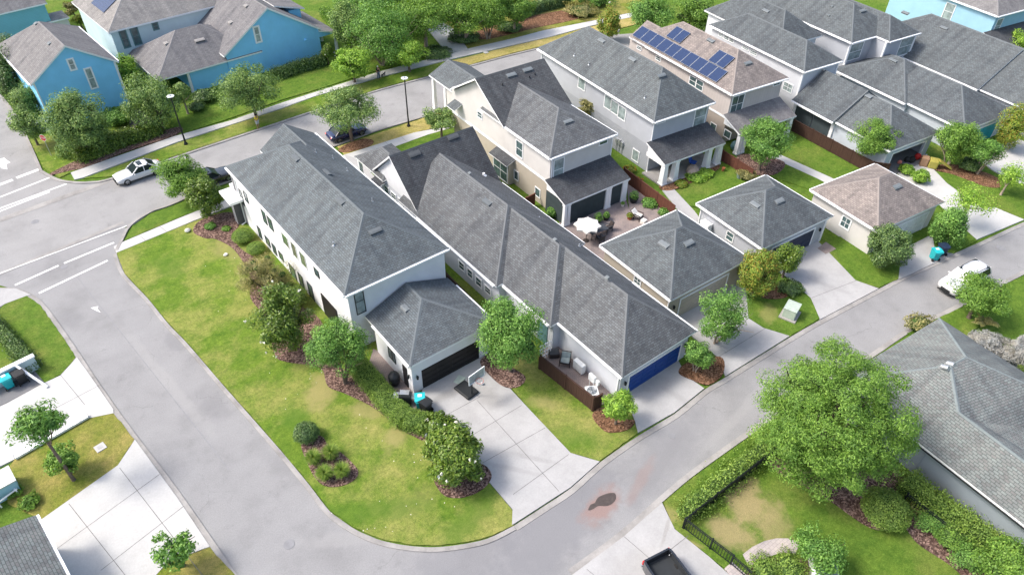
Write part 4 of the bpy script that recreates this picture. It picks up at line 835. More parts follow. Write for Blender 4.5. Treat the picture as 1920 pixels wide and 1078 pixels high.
bed('mulch_bed', [(59.83, 38.2), (61.64, 38.24), (63.55, 34.82), (60.46, 33.85), (58.63, 35.82)], 0.1, 'mulch')
bed('mulch_bed', [(23.79, 7.76), (25.21, 7.72), (26.36, 7.06), (27.24, 6.2), (28.22, 5.04), (27.09, 4.28), (23.38, 6.67)], 0.1, 'mulch')
# ------------------------------------------------------------------ houses
def hipvents(h, items, mat='vent'):
    for p, n in items: boxvent(h, p, n, mat=mat)
# 1 --- big white two-storey corner house
h = thing('corner_house', 'large white two-storey house with slate hip roof on the corner lawn', 'house', (*(13.891, 36.922), 0), 1.2)
walls(h, rect(0.32, 8.6, 0.32, 21.1), 0, 5.86, 'white')
walls(h, rect(4.2, 8.6, 21.1, 21.95), 0, 5.8, 'white', extra=None)
roof(hipfaces(0, 8.92, 0, 21.5, 6.0, 0.6), 'roofA', h)
roof(hipfaces(3.55, 8.9, 15, 22.3, 5.96, 0.68, 'hip', 'gable'), 'roofA', h, name='wing_roof')
mb = MB(); mb.face([(4.0, 21.95, 5.8), (8.5, 21.95, 5.8), (6.22, 21.95, 7.4)]); mb.build('gable_wall', 'white', h)
gutter(h, [((-0.08, 0), (-0.08, 21.4)), ((9.0, 0), (9.0, 22.2)), ((0.0, -0.08), (8.9, -0.08))], 5.98)
for y0, y1, z0, z1 in ((21.1, 21.9, 0, 5.8),): mb = MB(); mb.box(0.3, 4.2, y0+0.004, y1, z0, z1); mb.build('stone_facing', 'stone', h)
mb = MB(); mb.box(-0.9, 0.30, 20.0, 22.6, 2.95, 3.2); mb.box(0.3, 4.1, 21.91, 23.2, 2.95, 3.2); mb.build('canopy', 'trim', h)
mb = MB(); mb.box(-0.4, 0.31, 21.1, 21.8, 0, 2.95); mb.box(0.305, 0.6, 20.4, 21.1, 0, 2.9); mb.build('stone_pier', 'stone', h)
for a, b in [((20.43, 4.07), (19.95, 2.54)), ((19.17, 4.54), (18.5, 3.59)), ((15.33, 4.79), (14.7, 3.48)), ((14.18, 4.74), (13.43, 3.54)), ((5.72, 4.78), (5.06, 4.03))]: win(h, '-x', 0.32, a, b, 'black', 'glass', (0, 1), fr=0.05)
for a, b in [((11.49, 4.67), (10.4, 3.48)), ((9.77, 4.79), (8.92, 3.31)), ((8.24, 4.77), (7.3, 3.39))]: win(h, '-x', 0.32, a, b, 'white', 'glassG', (0, 0), fr=0.05)
for a, b in [((17.84, 1.53), (17.28, 0.4)), ((16.27, 1.41), (15.44, 0.6)), ((14.85, 1.42), (14.19, 0.46)), ((13.5, 1.42), (12.77, 0.7)), ((11.55, 1.31), (10.49, 0.05)), ((9.76, 1.47), (9.03, -0.54)), ((8.05, 1.65), (7.26, -0.26))]: win(h, '-x', 0.32, a, b, 'black', 'glass', (0, 0), fr=0.05)
for a, b in [((0.86, 5.76), (1.52, 3.47))]: win(h, '-y', 0.32, a, b, 'black', 'glassL', (0, 1), fr=0.06)
mb = MB(); mb.box(0.25, 0.315, 2.88, 5.41, 0.1, 2.3); mb.build('door', 'blackdoor', h)
ra = 0.6
for p in [(4.06, 15.01, 8.44), (4.01, 7.26, 8.41)]: boxvent(h, p, (1, 0, ra), mat='roofCc')
for p in [(4.48, 3.05, 7.83)]: boxvent(h, p, (0, 1, ra), mat='roofCc')
for p in [(5.17, 11.76, 8.25)]: boxvent(h, p, (-1, 0, ra), mat='roofCc')
for p in [(1.66, 4.38, 7.0)]: pipe(h, p, 0.06, 0.3)
for p in [(6.39, 16.38, 7.52), (7.57, 15.74, 6.81), (7.54, 13.11, 6.83), (6.52, 7.03, 7.44)]: pipe(h, p, 0.045, 0.3)
downspout(h, 8.6, 0.4, 5.8, (1, 0)); downspout(h, 0.32, 20.9, 5.8, (-1, 0))
# 2 --- white garage in front of it
g = thing('white_garage', 'white garage with black double door and slate roof joined to the corner house', 'garage', (*(15.276, 30.812), 0), 0.5)
walls(g, rect(0.14, 7.1, 0.16, 5.3), 0, 2.98, 'white')
gh = (-5.94, 97.66)
roof([[(0, 0, 3.1), (7.35, 0, 3.1), (3.67, 4.1, 4.5)], [(7.35, 0, 3.1), (7.35, 6.3, 3.1), (3.67, 6.3, 4.5), (3.67, 4.1, 4.5)], [(0, 6.3, 3.1), (0, 0, 3.1), (3.67, 4.1, 4.5), (3.67, 6.3, 4.5)]], 'roofA', g)
gdoor(g, 0.16, 0.92, 5.9, 1.95, 'blackdoor', trim=False)
for a, b in [((3.35, 2.22), (2.44, 1.25))]: win(g, '-x', 0.14, a, b, 'black', 'glass', (1, 1), fr=0.05)
mb = MB(); yy = (1.37, 0.81); mb.box(0.08, 0.135, yy[1], yy[0], 0.1, 2.1); mb.build('side_door', 'blackdoor', g)
for p in [(2.39, 4.37, 4.01)]: boxvent(g, p, (1, 0, 0.3815), 0.75, 0.4)
walllamp(g, 0.14, 0.5, 1.6, (-1, 0)); walllamp(g, 0.5, 0.16, 1.6, (0, -1)); walllamp(g, 6.5, 0.16, 1.6, (0, -1)); downspout(g, 7.1, 0.25, 2.9, (1, 0))
gutter(g, [((-0.07, 0.1), (-0.07, 5.2)), ((7.42, 0), (7.42, 5.2))], 3.08)
# 3 --- long grey-roofed house with the cobalt garage door
h = thing('long_house', 'long pale grey house with stepped grey roof and cobalt blue garage door', 'house', (*(26.509, 21.446), 0), 0.3)
walls(h, rect(0.3, 7.25, 0.35, 6.9), 0, 2.8, 'palegrey'); walls(h, rect(-0.35, 7.25, 6.9, 12.8), 0, 2.78, 'palegrey', 'middle_wall')
walls(h, rect(-0.95, 7.75, 12.8, 24.4), 0, 2.79, 'palegrey', 'rear_wall')
roof(hipfaces(0, 7.58, 0, 12.0, 2.9, 0.76, 'hip', 'gable'), 'roofB', h)
roof(hipfaces(-0.72, 7.62, 6.8, 17.0, 2.93, 0.735, 'hip', 'gable'), 'roofB', h, name='middle_roof')
roof(hipfaces(-1.3, 7.95, 12.72, 27.5, 2.96, 0.70, 'hip', 'gable'), 'roofB', h, name='rear_roof')
gx0, gx1, gy, gz = -1.05, 7.75, 28.9, 6.75       # cross gable
roof([[(gx0, gy-4.35, 2.97), (gx1+0.25, gy-4.35, 2.97), (gx1+0.25, gy, gz), (gx0, gy, gz)], [(gx0, gy, gz), (gx1+0.25, gy, gz), (gx1+0.25, gy+4.35, 2.97), (gx0, gy+4.35, 2.97)]], 'roofD', h, name='cross_roof')
walls(h, rect(gx0+0.3, gx1-0.1, gy-4.05, gy+4.0), 0, 2.96, 'palegrey', 'gable_base')
for x in (gx0+0.3, gx1-0.1): mb = MB(); mb.face([(x, gy-4.05, 2.95), (x, gy+4.0, 2.95), (x, gy, gz-0.22)]); mb.build('gable_wall', 'white', h)
yp = (0.75, 34.22)
roof(hipfaces(yp[0]-1.9, yp[0]+2.2, 30.5, yp[1]+1.7, 3.4, 0.6), 'roofB', h, name='porch_roof')
for x in (yp[0]-1.6, yp[0]+1.9): column(h, x, yp[1]+1.4, 0.1, 3.3)
roof([[(gx0-0.75, 30.6, 2.75), (gx0+0.3, 30.6, 3.1), (gx0+0.3, 32.2, 3.1), (gx0-0.75, 32.2, 2.75)]], 'roofD', h, t=0.1, name='awning')
gdoor(h, 0.35, 1.2, 6.5, 1.85, 'bluedoor')
for a, b in [((18.44, 1.68), (17.73, 0.98)), ((17.19, 1.69), (16.53, 0.95)), ((15.97, 1.62), (15.28, 0.85)), ((14.7, 1.51), (14.01, 0.96))]: win(h, '-x', -0.95, a, b, 'white', 'glass', (0, 1), fr=0.12)
for a, b in [((31.05, 2.5), (30.3, 1.83)), ((29.8, 2.4), (29.03, 1.87)), ((28.51, 2.39), (27.83, 1.94))]: win(h, '-x', -0.75, a, b, 'white', 'glass', (0, 1), fr=0.1)
mb = MB(); mb.box(-0.41, -0.352, 7.5, 8.6, 0.1, 2.2); mb.build('door', 'frameG', h)
sB = 0.70
for p in [(2.62, 19.23, 5.71)]: boxvent(h, p, (1, 0, sB), mat='roofCc')
for p in [(1.26, 28.45, 6.37), (5.57, 28.67, 6.55)]: boxvent(h, p, (0, 1, 0.869), 1.15, 0.5, mat='roofDc')
for p in [(6.07, 16.52, 4.11), (6.73, 12.1, 3.62)]: pipe(h, p, 0.06, 0.2)
for p in [(6.16, 24.67, 4.21)]: pipe(h, p, 0.12, 0.25, 'trim')
for p in [(3.68, 23.27, 6.08), (3.58, 11.63, 6.01), (3.66, 5.83, 6.07)]: boxvent(h, p, (1, 0, 0.72), 0.3, 0.25, 0.1)
gutter(h, [((7.66, 0), (7.66, 12.6)), ((8.03, 12.8), (8.03, 24.4)), ((-0.08, 0), (-0.08, 6.8)), ((-1.38, 13), (-1.38, 24.4)), ((-0.8, 7), (-0.8, 12.6))], 2.9)
walllamp(h, 0.75, 0.35, 1.55); walllamp(h, 6.95, 0.35, 1.55); downspout(h, 7.25, 0.45, 2.8, (1, -0.3)); downspout(h, 0.3, 0.5, 2.8, (-1, 0))
# 4 --- beige house behind the patio
h = thing('beige_house', 'cream and beige two-storey house with screened porch and charcoal roof', 'house', (*(37.418, 42.61), 0), -1.9)
walls(h, rect(0.3, 7.75, 0.3, 17.3), 3.05, 5.86, 'cream', 'upper_wall'); walls(h, rect(0.32, 7.73, 0.32, 17.2), 0, 3.0, 'beige', 'lower_wall')
mb = MB(); mb.box(0.24, 7.81, 0.24, 17.3, 2.93, 3.13); mb.build('belt_trim', 'trim', h)
roof(hipfaces(0, 8.05, 0, 11.5, 6.0, 0.52, 'hip', 'gable'), 'roofB', h)
gy, gz = 12.0, 9.0
roof([[(-0.2, gy-4.9, 5.98), (8.3, gy-4.9, 5.98), (8.3, gy, gz), (-0.2, gy, gz)], [(-0.2, gy, gz), (8.3, gy, gz), (8.3, gy+4.9, 5.98), (-0.2, gy+4.9, 5.98)]], 'roofD', h, name='cross_roof')
for x in (0.3, 7.75): mb = MB(); mb.face([(x, gy-4.6, 5.86), (x, gy+4.6, 5.86), (x, gy, gz-0.22)]); mb.build('gable_wall', 'cream', h)
q = (6.08, 21.88)
px0 = [(1.55, 22.77), (5.94, 25.25), (1.8, 19.29), (6.71, 19.38)]
xa, ya = px0[0]; ym = 17.0
roof([[(xa, ym, 4.2), (xa+2.6, ym, 5.4), (xa+2.6, ya+1.6, 5.4), (xa, ya+1.6, 4.2)], [(xa+2.6, ym, 5.4), (xa+5.2, ym, 4.2), (xa+5.2, ya+1.6, 4.2), (xa+2.6, ya+1.6, 5.4)]], 'roofC', h, name='porch_roof')
for y in (ya+1.2, ya-1.4): column(h, xa+0.35, y, 0.1, 4.0)
mb = MB(); mb.box(xa+0.3, xa+5, ym, ya-1.5, 0, 4.05); mb.build('entry_wall', 'cream', h)
roof([[(-0.75, 15.3, 4.3), (0.3, 15.3, 4.75), (0.3, 16.8, 4.75), (-0.75, 16.8, 4.3)]], 'roofC', h, t=0.1, name='awning')
for a, b in [((5.57, 5.15), (4.6, 3.61)), ((12.34, 5.26), (11.58, 4.67))]: win(h, '-x', 0.3, a, b, 'white', 'glass', (0, 1))
for a, b in [((5.85, 1.64), (5.24, 0.72)), ((2.36, 1.52), (1.66, 0.68))]: win(h, '-x', 0.32, a, b, 'white', 'glass', (0, 0))
for a, b in [((0.75, 5.32), (1.85, 3.15))]: win(h, '-y', 0.3, a, b, 'white', 'glassL', (0, 1))
for a, b in [((6.17, 5.39), (7.11, 5.06))]: win(h, '-y', 0.3, (a[0], a[1]+0.1), (b[0], a[1]-0.2), 'white', 'glass', (0, 0))
ba = [(8.61, 2.12), (6.24, 0.16)]
mb = MB(); mb.box(-0.3, 0.32, ba[1][0]-0.25, ba[0][0]+0.2, 0.0, ba[0][1]+0.35); mb.build('bay', 'beige', h)
win(h, '-x', -0.3, ba[0], ba[1], 'white', 'glass', (1, 1))
roof([[(-0.7, ba[1][0]-0.45, ba[0][1]+0.3), (0.35, ba[1][0]-0.45, ba[0][1]+0.75), (0.35, ba[0][0]+0.35, ba[0][1]+0.75), (-0.7, ba[0][0]+0.35, ba[0][1]+0.3)]], 'roofD', h, t=0.1, name='bay_roof')
roof([[(-0.3, -2.85, 2.62), (7.7, -2.85, 2.62), (7.7, 0.3, 3.65), (-0.3, 0.3, 3.65)]], 'roofD', h, name='back_porch_roof')
for x in (-0.05, 0.35): column(h, x, -2.6, 0.08, 2.45, 0.34, 0.3)
for x in (5.0, 5.35, 7.1, 7.4): column(h, x, -2.6, 0.08, 2.45, 0.34, 0.3)
mb = MB()
for x0, x1 in ((0.55, 4.82), (5.54, 6.92)): mb = MB(); mb.box(x0, x1, -2.62, -2.58, 0.1, 2.42); mb.build('porch_screen', 'screen', h)
for x0 in (-0.02, 7.4): mb = MB(); mb.box(x0, x0+0.04, -2.4, 0.3, 0.1, 2.42); mb.build('porch_screen', 'screen', h)
mb = MB(); mb.face([(0.0, 0.3, 2.5), (0.0, -2.6, 2.5), (0.0, 0.3, 3.45)]); mb.face([(7.66, 0.3, 2.5), (7.66, -2.6, 2.5), (7.66, 0.3, 3.45)]); mb.build('porch_gable', 'trim', h)
for p in [(4.0, 2.57, 7.33)]: boxvent(h, p, (0, 1, 0.52))
for p in [(3.71, 11.38, 8.62), (5.76, 11.42, 8.64)]: boxvent(h, p, (0, 1, 0.616), 1.1, 0.45)
for p in [(2.19, 10.72, 8.21), (5.47, 10.65, 8.16), (6.24, 10.78, 8.25)]: pipe(h, p, 0.05, 0.2, 'frameK')
gutter(h, [((-0.08, 0), (-0.08, 7)), ((8.13, 0), (8.13, 7)), ((0, -0.08), (8.05, -0.08))], 5.98)
downspout(h, 0.5, 0.3, 5.8, (-0.6, -0.6)); downspout(h, 7.75, 0.3, 5.8, (0.7, 0))
# 5 --- grey two-storey house with the open porch
h = thing('grey_house', 'grey lap-sided two-storey house with open porch on four square white columns', 'house', (*(49.997, 41.835), 0), -4.8)
walls(h, rect(0.35, 7.8, 0.35, 20.2), 2.95, 5.86, 'grey', 'upper_wall'); walls(h, rect(0.36, 7.79, 0.36, 20.15), 0, 2.95, 'greylap', 'lower_wall')
roof(hipfaces(0, 8.15, 0, 20.5, 6.0, 0.76, 'hip', 'hip'), 'roofC', h)
for a, b in [((12.74, 5.46), (11.62, 4.33)), ((8.06, 5.36), (7.02, 4.03)), ((6.91, 5.24), (5.85, 4.0)), ((5.7, 5.16), (4.64, 3.88))]: win(h, '-x', 0.35, a, b, 'white', 'glassL', (0, 0), fr=0.11)
for a, b in [((2.74, 1.54), (1.83, 0.38))]: win(h, '-x', 0.36, a, b, 'white', 'glassL', (0, 0))
for a, b in [((5.96, 5.61), (7.5, 3.49))]: win(h, '-y', 0.35, a, b, 'white', 'glassL', (0, 1))
for a, b in [((0.78, 5.61), (1.73, 5.41))]: win(h, '-y', 0.35, (a[0], a[1]), (b[0], a[1]-0.18), 'white', 'glass', (0, 0))
roof([[(-0.3, -2.65, 2.62), (8.0, -2.65, 2.62), (8.0, 0.34, 3.65), (-0.3, 0.34, 3.65)]], 'roofD', h, name='back_porch_roof')
for x in (0.0, 1.5, 6.0, 7.5): column(h, x+0.1, -2.3, 0.05, 2.45, 0.62, 0.48)
slabm = MB(); slabm.box(-0.3, 7.8, -2.7, 0.35, 0.0, 0.16); slabm.build('porch_floor', 'kerb', h)
mb = MB(); mb.box(-0.1, 0.05, -2.0, 0.34, 2.1, 2.5); mb.face([(0.0, 0.3, 2.5), (0.0, -2.5, 2.5), (0.0, 0.3, 3.45)]); mb.build('porch_gable', 'trim', h)
mb = MB(); mb.box(2.0, 3.9, 0.29, 0.355, 0.2, 2.2); mb.build('patio_door', 'cglass', h)
for p in [(3.51, 13.3, 8.66), (3.4, 7.93, 8.59)]: boxvent(h, p, (1, 0, 0.76))
for p in [(3.4, 3.44, 8.61)]: boxvent(h, p, (0, 1, 0.76))
for p in [(1.17, 14.92, 6.89), (1.15, 12.25, 6.87), (1.2, 3.05, 6.92)]: pipe(h, p, 0.055, 0.25)
gutter(h, [((-0.08, 0), (-0.08, 20.4)), ((8.23, 0), (8.23, 20.4)), ((0, -0.08), (8.1, -0.08))], 5.98); downspout(h, 0.36, 0.36, 5.8, (-0.5, -0.5)); downspout(h, 0.35, 19.9, 5.8, (-0.9, 0))
mb = MB()
for k in range(3): y = 4.3+k*0.45; mb.box(0.16, 0.355, y, y+0.3, 1.0, 1.5+0.1*(k % 2)); mb.tube([(0.28, y+0.15, 0.1), (0.28, y+0.15, 1.0)], 0.035, 6)
mb.build('utility_meter', 'galv', h)
# 6 --- house with the solar panels
h = thing('solar_house', 'blush board-and-batten two-storey house with solar panels on a tan roof', 'house', (*(60.868, 41.168), 0), -6.5)
walls(h, rect(0.35, 7.9, 0.35, 17.6), 3.0, 5.86, 'pinkbat', 'upper_wall'); walls(h, rect(0.36, 7.89, 0.36, 17.5), 0, 3.0, 'taupe', 'lower_wall')
mb = MB(); mb.box(0.29, 7.95, 0.29, 17.6, 2.9, 3.1); mb.build('belt_trim', 'trim', h)
roof(hipfaces(0, 8.25, 0, 17.2, 6.0, 0.6), 'roofT', h)
roof(hipfaces(0.0, 5.0, 12.6, 17.45, 5.965, 0.6, 'hip', 'gable'), 'roofT', h, name='wing_roof')
for a, b in [((16.13, 5.27), (15.4, 4.95)), ((12.62, 5.35), (11.86, 4.96)), ((6.71, 5.31), (5.68, 4.41)), ((5.66, 5.3), (4.62, 4.35))]: win(h, '-x', 0.35, a, b, 'white', 'glass', (0, 1))
for a, b in [((0.63, 5.38), (2.26, 3.42))]: win(h, '-y', 0.35, a, b, 'white', 'glass', (1, 1))
for a, b in [((6.54, 5.44), (7.45, 5.29))]: win(h, '-y', 0.35, (a[0], a[1]+0.05), (b[0], a[1]-0.14), 'white', 'glass', (0, 0))
for a, b in [((2.32, 1.6), (1.55, 0.98)), ((0.19, 1.76), (-0.68, 1.03))]: win(h, '-x', 0.36, a, b, 'white', 'glass', (0, 0))
roof([[(-0.35, -2.5, 2.62), (8.1, -2.5, 2.62), (8.1, 0.34, 3.65), (-0.35, 0.34, 3.65)]], 'roofM', h, name='back_porch_roof')
for x in (0.15, 0.75, 7.6): column(h, x, -2.2, 0.05, 2.45, 0.5, 0.42)
mb = MB(); mb.face([(0.0, 0.3, 2.5), (0.0, -2.3, 2.5), (0.0, 0.3, 3.45)]); mb.build('porch_gable', 'trim', h)
def solar(cells, s, z0=6.0):
    for x0, x1, y0, y1 in cells:
        a = Vector((x0, y0, z0+s*x0)); L_ = math.hypot(1, s); n = Vector((-s, 0, 1)).normalized()*0.13; mb = MB()
        P = [Vector((x, y, z0+s*x))+n for x, y in ((x0, y0), (x1, y0), (x1, y1), (x0, y1))]; w = (x1-x0)*L_; l = y1-y0
        mb.face([P[3], P[0], P[1], P[2]], 0, [(0, 0), (l, 0), (l, w), (0, w)])
        Q = [p-n*0.35 for p in P]
        for i in range(4): j = (i+1) % 4; mb.face([P[i], Q[i], Q[j], P[j]], 1)
        e = n.normalized()*0.012
        for i in range(4):
            j = (i+1) % 4; A, B = P[i]+e, P[j]+e; ins = ((P[(i+2) % 4]+P[(i+3) % 4])/2-(P[i]+P[j])/2).normalized()*0.022
            mb.face([A, B, B+ins, A+ins], 2)
        o = mb.build('solar_panel', ['panel', 'frameK', 'galv'], h)
ya, yb, n = 2.65, 17.12, 10; st = (yb-ya)/n
solar([(0.2, 1.63, ya+k*st+0.012, ya+(k+1)*st-0.012) for k in range(n)], 0.6)
solar([(1.85, 3.32, 10.72+k*1.2, 11.9+k*1.2) for k in range(2)]+[(1.70, 3.17, 3.45+k*1.2, 4.63+k*1.2) for k in range(2)], 0.6)
for p in [(3.64, 7.83, 8.19)]: boxvent(h, p, (1, 0, 0.6))
for p in [(4.2, 2.53, 7.52)]: boxvent(h, p, (0, 1, 0.6))
gutter(h, [((-0.08, 0), (-0.08, 14.3)), ((8.33, 0), (8.33, 17)), ((0, -0.08), (8.2, -0.08))], 5.98)
# 7 --- tall pale grey house with open garage wing
h = thing('pale_house', 'pale grey two-storey house with a long one-storey wing ending in an open garage', 'house', (*(71.737, 40.094), 0), -6.8)
walls(h, rect(0.3, 5.9, 0.3, 15.0), 0, 5.86, 'palegrey'); walls(h, rect(3.3, 9.4, 6.6, 19), 0, 5.8, 'palegrey', 'rear_wall')
roof(hipfaces(0, 6.2, 0, 15.4, 6.0, 0.6, 'hip', 'hip'), 'roofC', h)
roof(hipfaces(2.9, 9.95, 6.2, 19.5, 5.97, 0.72, 'hip', 'hip'), 'roofC', h, name='rear_roof')
for a, b in [((13.7, 5.47), (13.0, 5.18)), ((12.77, 5.5), (12.05, 5.12)), ((11.89, 5.51), (11.19, 5.17)), ((9.63, 5.38), (8.66, 5.11)), ((8.3, 5.37), (7.31, 5.0))]: win(h, '-x', 0.3, a, b, 'white', 'glassL', (0, 1))
for a, b in [((2.41, 3.78), (1.17, 2.9))]: win(h, '-x', 0.3, a, b, 'white', 'glassL', (1, 1))
for p in [(5.52, 11.86, 7.86)]: boxvent(h, p, (1, 0, 0.72))
gutter(h, [((-0.08, 0), (-0.08, 15.3)), ((0, -0.08), (6.2, -0.08))], 5.98)
mb = MB(); mb.box(0.22, 0.42, 0.22, 0.42, 2.9, 5.85); mb.build('corner_trim', 'trim', h); mb = MB(); mb.box(5.8, 5.98, 0.2, 0.4, 2.9, 5.85); mb.build('corner_trim', 'trim', h)
# 8 --- wing of house 7, with open garage
g = thing('open_garage', 'grey-roofed garage wing with its white door open and toys inside', 'garage', (*(69.587, 27.252), 0), -7)
roof(hipfaces(0.0, 7.9, 0, 9.5, 2.9, 0.6, 'hip', 'gable'), 'roofC', g); roof([[(-0.4, 7.0, 2.93), (3.95, 7.0, 5.54), (3.95, 12.9, 5.54), (-0.4, 12.9, 2.93)], [(3.95, 7.0, 5.54), (8.1, 7.0, 3.0), (8.1, 15, 3.0), (3.95, 15, 5.54)], [(-0.4, 7.0, 2.93), (8.1, 7.0, 3.0), (3.95, 7.0, 5.54)]], 'roofC', g, name='rear_roof')
mb = MB(); mb.prism([(0.3, 0.35), (0.55, 0.35), (0.55, 6.0), (7.35, 6.0), (7.35, 0.35), (7.6, 0.35), (7.6, 12.8), (0.3, 12.8)], 0, 2.78); mb.box(0.56, 7.34, 0.36, 0.6, 2.1, 2.77); mb.box(0.57, 1.3, 0.37, 0.59, 0, 2.1); mb.box(6.6, 7.33, 0.37, 0.59, 0, 2.1); mb.build('wall', 'bluegrey', g)
mb = MB(); mb.box(1.3, 6.6, 0.3, 0.4, 2.0, 2.14); mb.box(1.2, 1.3, 0.3, 0.4, 0, 2.14); mb.box(6.6, 6.7, 0.3, 0.4, 0, 2.14); mb.build('door_trim', 'trim', g)
mb = MB(); mb.box(0.56, 7.34, -0.6, 5.99, 0.0, 0.1); mb.build('floor', 'seam2', g)
mb = MB(); mb.box(0.1, 0.295, 7.1, 7.45, 0, 2.75); mb.box(0.1, 0.29, 12.4, 12.7, 0, 2.75); mb.build('post', 'trim', g)
mb = MB(); mb.box(0.15, 0.2, 7.46, 9.9, 0.2, 2.7); mb.box(0.15, 0.2, 10.0, 12.39, 0.2, 2.7); mb.build('porch_screen', 'screen', g)
gutter(g, [((-0.08, 0), (-0.08, 6.9)), ((-0.48, 7), (-0.48, 12.8)), ((8.0, 0), (8.0, 15))], 2.9)
for p in [(3.62, 6.67, 5.11)]: boxvent(g, p, (1, 0, 0.6))
for px, c, s_ in [((3.6, 0.54), 'pink', 0.22), ((4.61, 0.41), 'binK', 0.3), ((4.95, 0.09), 'tyre', 0.35), ((6.08, 0.21), 'red', 0.35)]:
    mb = MB(); mb.ball((0, 0, s_), s_, 12, 8); mb.box(-s_, s_, -s_*0.5, s_*0.5, 0.09, s_*0.8); o = mb.build('storage_item', c, smooth=False, bevel=0.02)
    w_ = Matrix.Rotation(rad(-7), 3, 'Z') @ Vector((px[0], px[1], 0)); tag(o, {'pink': 'coral inflatable toy at the left of the open garage', 'binK': 'black tub just inside the open garage', 'tyre': 'dark wheeled cart inside the open garage', 'red': 'dark red mower inside the open garage by the right wall'}[c], 'toy' if c == 'pink' else 'storage', None, (g.location.x+w_.x, g.location.y+w_.y, 0.05), -7)
# 9 --- next house: two-storey block and turquoise garage wing
h = thing('turquoise_garage_house', 'one-storey grey wing with a turquoise garage door', 'garage', (*(80.01, 24.898), 0), -7)
walls(h, rect(0.3, 8.7, 0.35, 7.1), 0, 2.78, 'bluegrey'); walls(h, rect(-0.1, 8.6, 7.1, 16.2), 0, 2.77, 'bluegrey', 'rear_wall')
roof(hipfaces(0, 9.0, 0, 10, 2.9, 0.5, 'hip', 'gable'), 'roofC', h)
roof(hipfaces(-0.4, 9.05, 7.1, 17.5, 2.93, 0.5, 'hip', 'hip'), 'roofC', h, name='rear_roof')
gdoor(h, 0.35, 1.9, 7.0, 1.95, 'tealdoor')
gutter(h, [((-0.08, 0), (-0.08, 7.0)), ((-0.48, 7.1), (-0.48, 17)), ((9.08, 0), (9.08, 10))], 2.9); walllamp(h, 7.9, 0.35, 1.6)
for p in [(3.61, 12.69, 4.94)]: boxvent(h, p, (1, 0, 0.5))
h = thing('tall_grey_house', 'grey two-storey house with double hipped front behind the turquoise garage wing', 'house', (*(83.216, 41.642), 0), -7)
walls(h, rect(0.3, 4.3, 0.3, 14), 0, 5.86, 'grey'); walls(h, rect(4.3, 9.8, -1.6, 12), 0, 5.85, 'grey', 'side_wall')
roof(hipfaces(0, 8.5, 0, 16, 6.0, 0.6), 'roofC', h)
roof(hipfaces(4.35, 10.1, -1.92, 11, 5.97, 0.6), 'roofC', h, name='side_roof')
for a, b in [((0.25, 5.49), (2.73, 3.51))]: win(h, '-y', 0.3, a, b, 'white', 'glassL', (0, 1))
for a, b in [((7.25, 5.59), (9.77, 3.39))]: win(h, '-y', -1.6, a, b, 'white', 'glassL', (0, 1))
for p in [(4.73, 3.18, 7.91)]: boxvent(h, p, (0, 1, 0.6), 1.0)
for p in [(2.92, 6.24, 7.75), (1.79, 5.5, 7.08)]: boxvent(h, p, (1, 0, 0.6), 0.3, 0.3)
gutter(h, [((-0.08, 0), (-0.08, 15)), ((0, -0.08), (4.3, -0.08)), ((4.27, -1.9), (4.27, -0.1)), ((4.35, -2.0), (10.1, -2.0))], 5.98)
mb = MB(); mb.box(0.22, 0.45, 0.2, 0.42, 2.9, 5.85); mb.build('corner_trim', 'trim', h); mb = MB(); mb.box(4.22, 4.45, -1.7, -1.5, 2.9, 5.85); mb.build('corner_trim', 'trim', h); mb = MB(); mb.box(9.65, 9.9, -1.7, -1.5, 2.9, 5.85); mb.build('corner_trim', 'trim', h)
# 10 --- long roof at the right edge
h = thing('edge_house', 'one-storey house with a very long grey roof at the right edge', 'house', (*(90.807, 28.79), 0), -7.5)
walls(h, rect(0.3, 11.2, -7, 17.5), 0, 2.86, 'grey')
roof(hipfaces(-0.35, 11.6, 0, 18.2, 3.0, 0.62, 'gable', 'hip'), 'roofC', h); roof(hipfaces(0.05, 11.4, -12, 0.5, 2.97, 0.62, 'hip', 'gable'), 'roofC', h, name='front_roof')
for p in [(4.59, 14.98, 6.07), (4.58, 9.38, 6.06)]: boxvent(h, p, (1, 0, 0.62))
gutter(h, [((-0.43, 0), (-0.43, 12)), ((-0.03, -12), (-0.03, -0.2))], 3.0)
# 11 --- light blue house top right
q0 = ((14.59, 8.65), (14.28, 15.52), (20.91, 9.14))
h = thing('light_blue_house', 'light blue two-storey house at the top right with a taupe hip roof', 'house', (*(106.4, 35.46), 0), -9)
walls(h, rect(0.3, 8.5, 0.3, 16), 0, 5.86, 'lightblue'); roof(hipfaces(0, 8.8, 0, 16.3, 6.0, 0.6), 'roofM', h)
win(h, '-x', 0.3, (6.1, 5.3), (7.4, 3.3), 'white', 'glassL', (0, 1)); win(h, '-y', 0.3, (0.9, 5.3), (2.0, 3.5), 'white', 'glassL', (0, 1))
roof([[(-1.2, -3.6, 2.7), (9, -3.6, 2.7), (9, 0.3, 4.0), (-1.2, 0.3, 4.0)]], 'roofD', h, name='back_porch_roof'); walls(h, rect(-0.8, 8.6, -3.3, 0.3), 0, 2.6, 'lightblue', 'porch_wall'); gutter(h, [((-0.08, 0), (-0.08, 16)), ((0, -0.08), (8.8, -0.08))], 5.98)
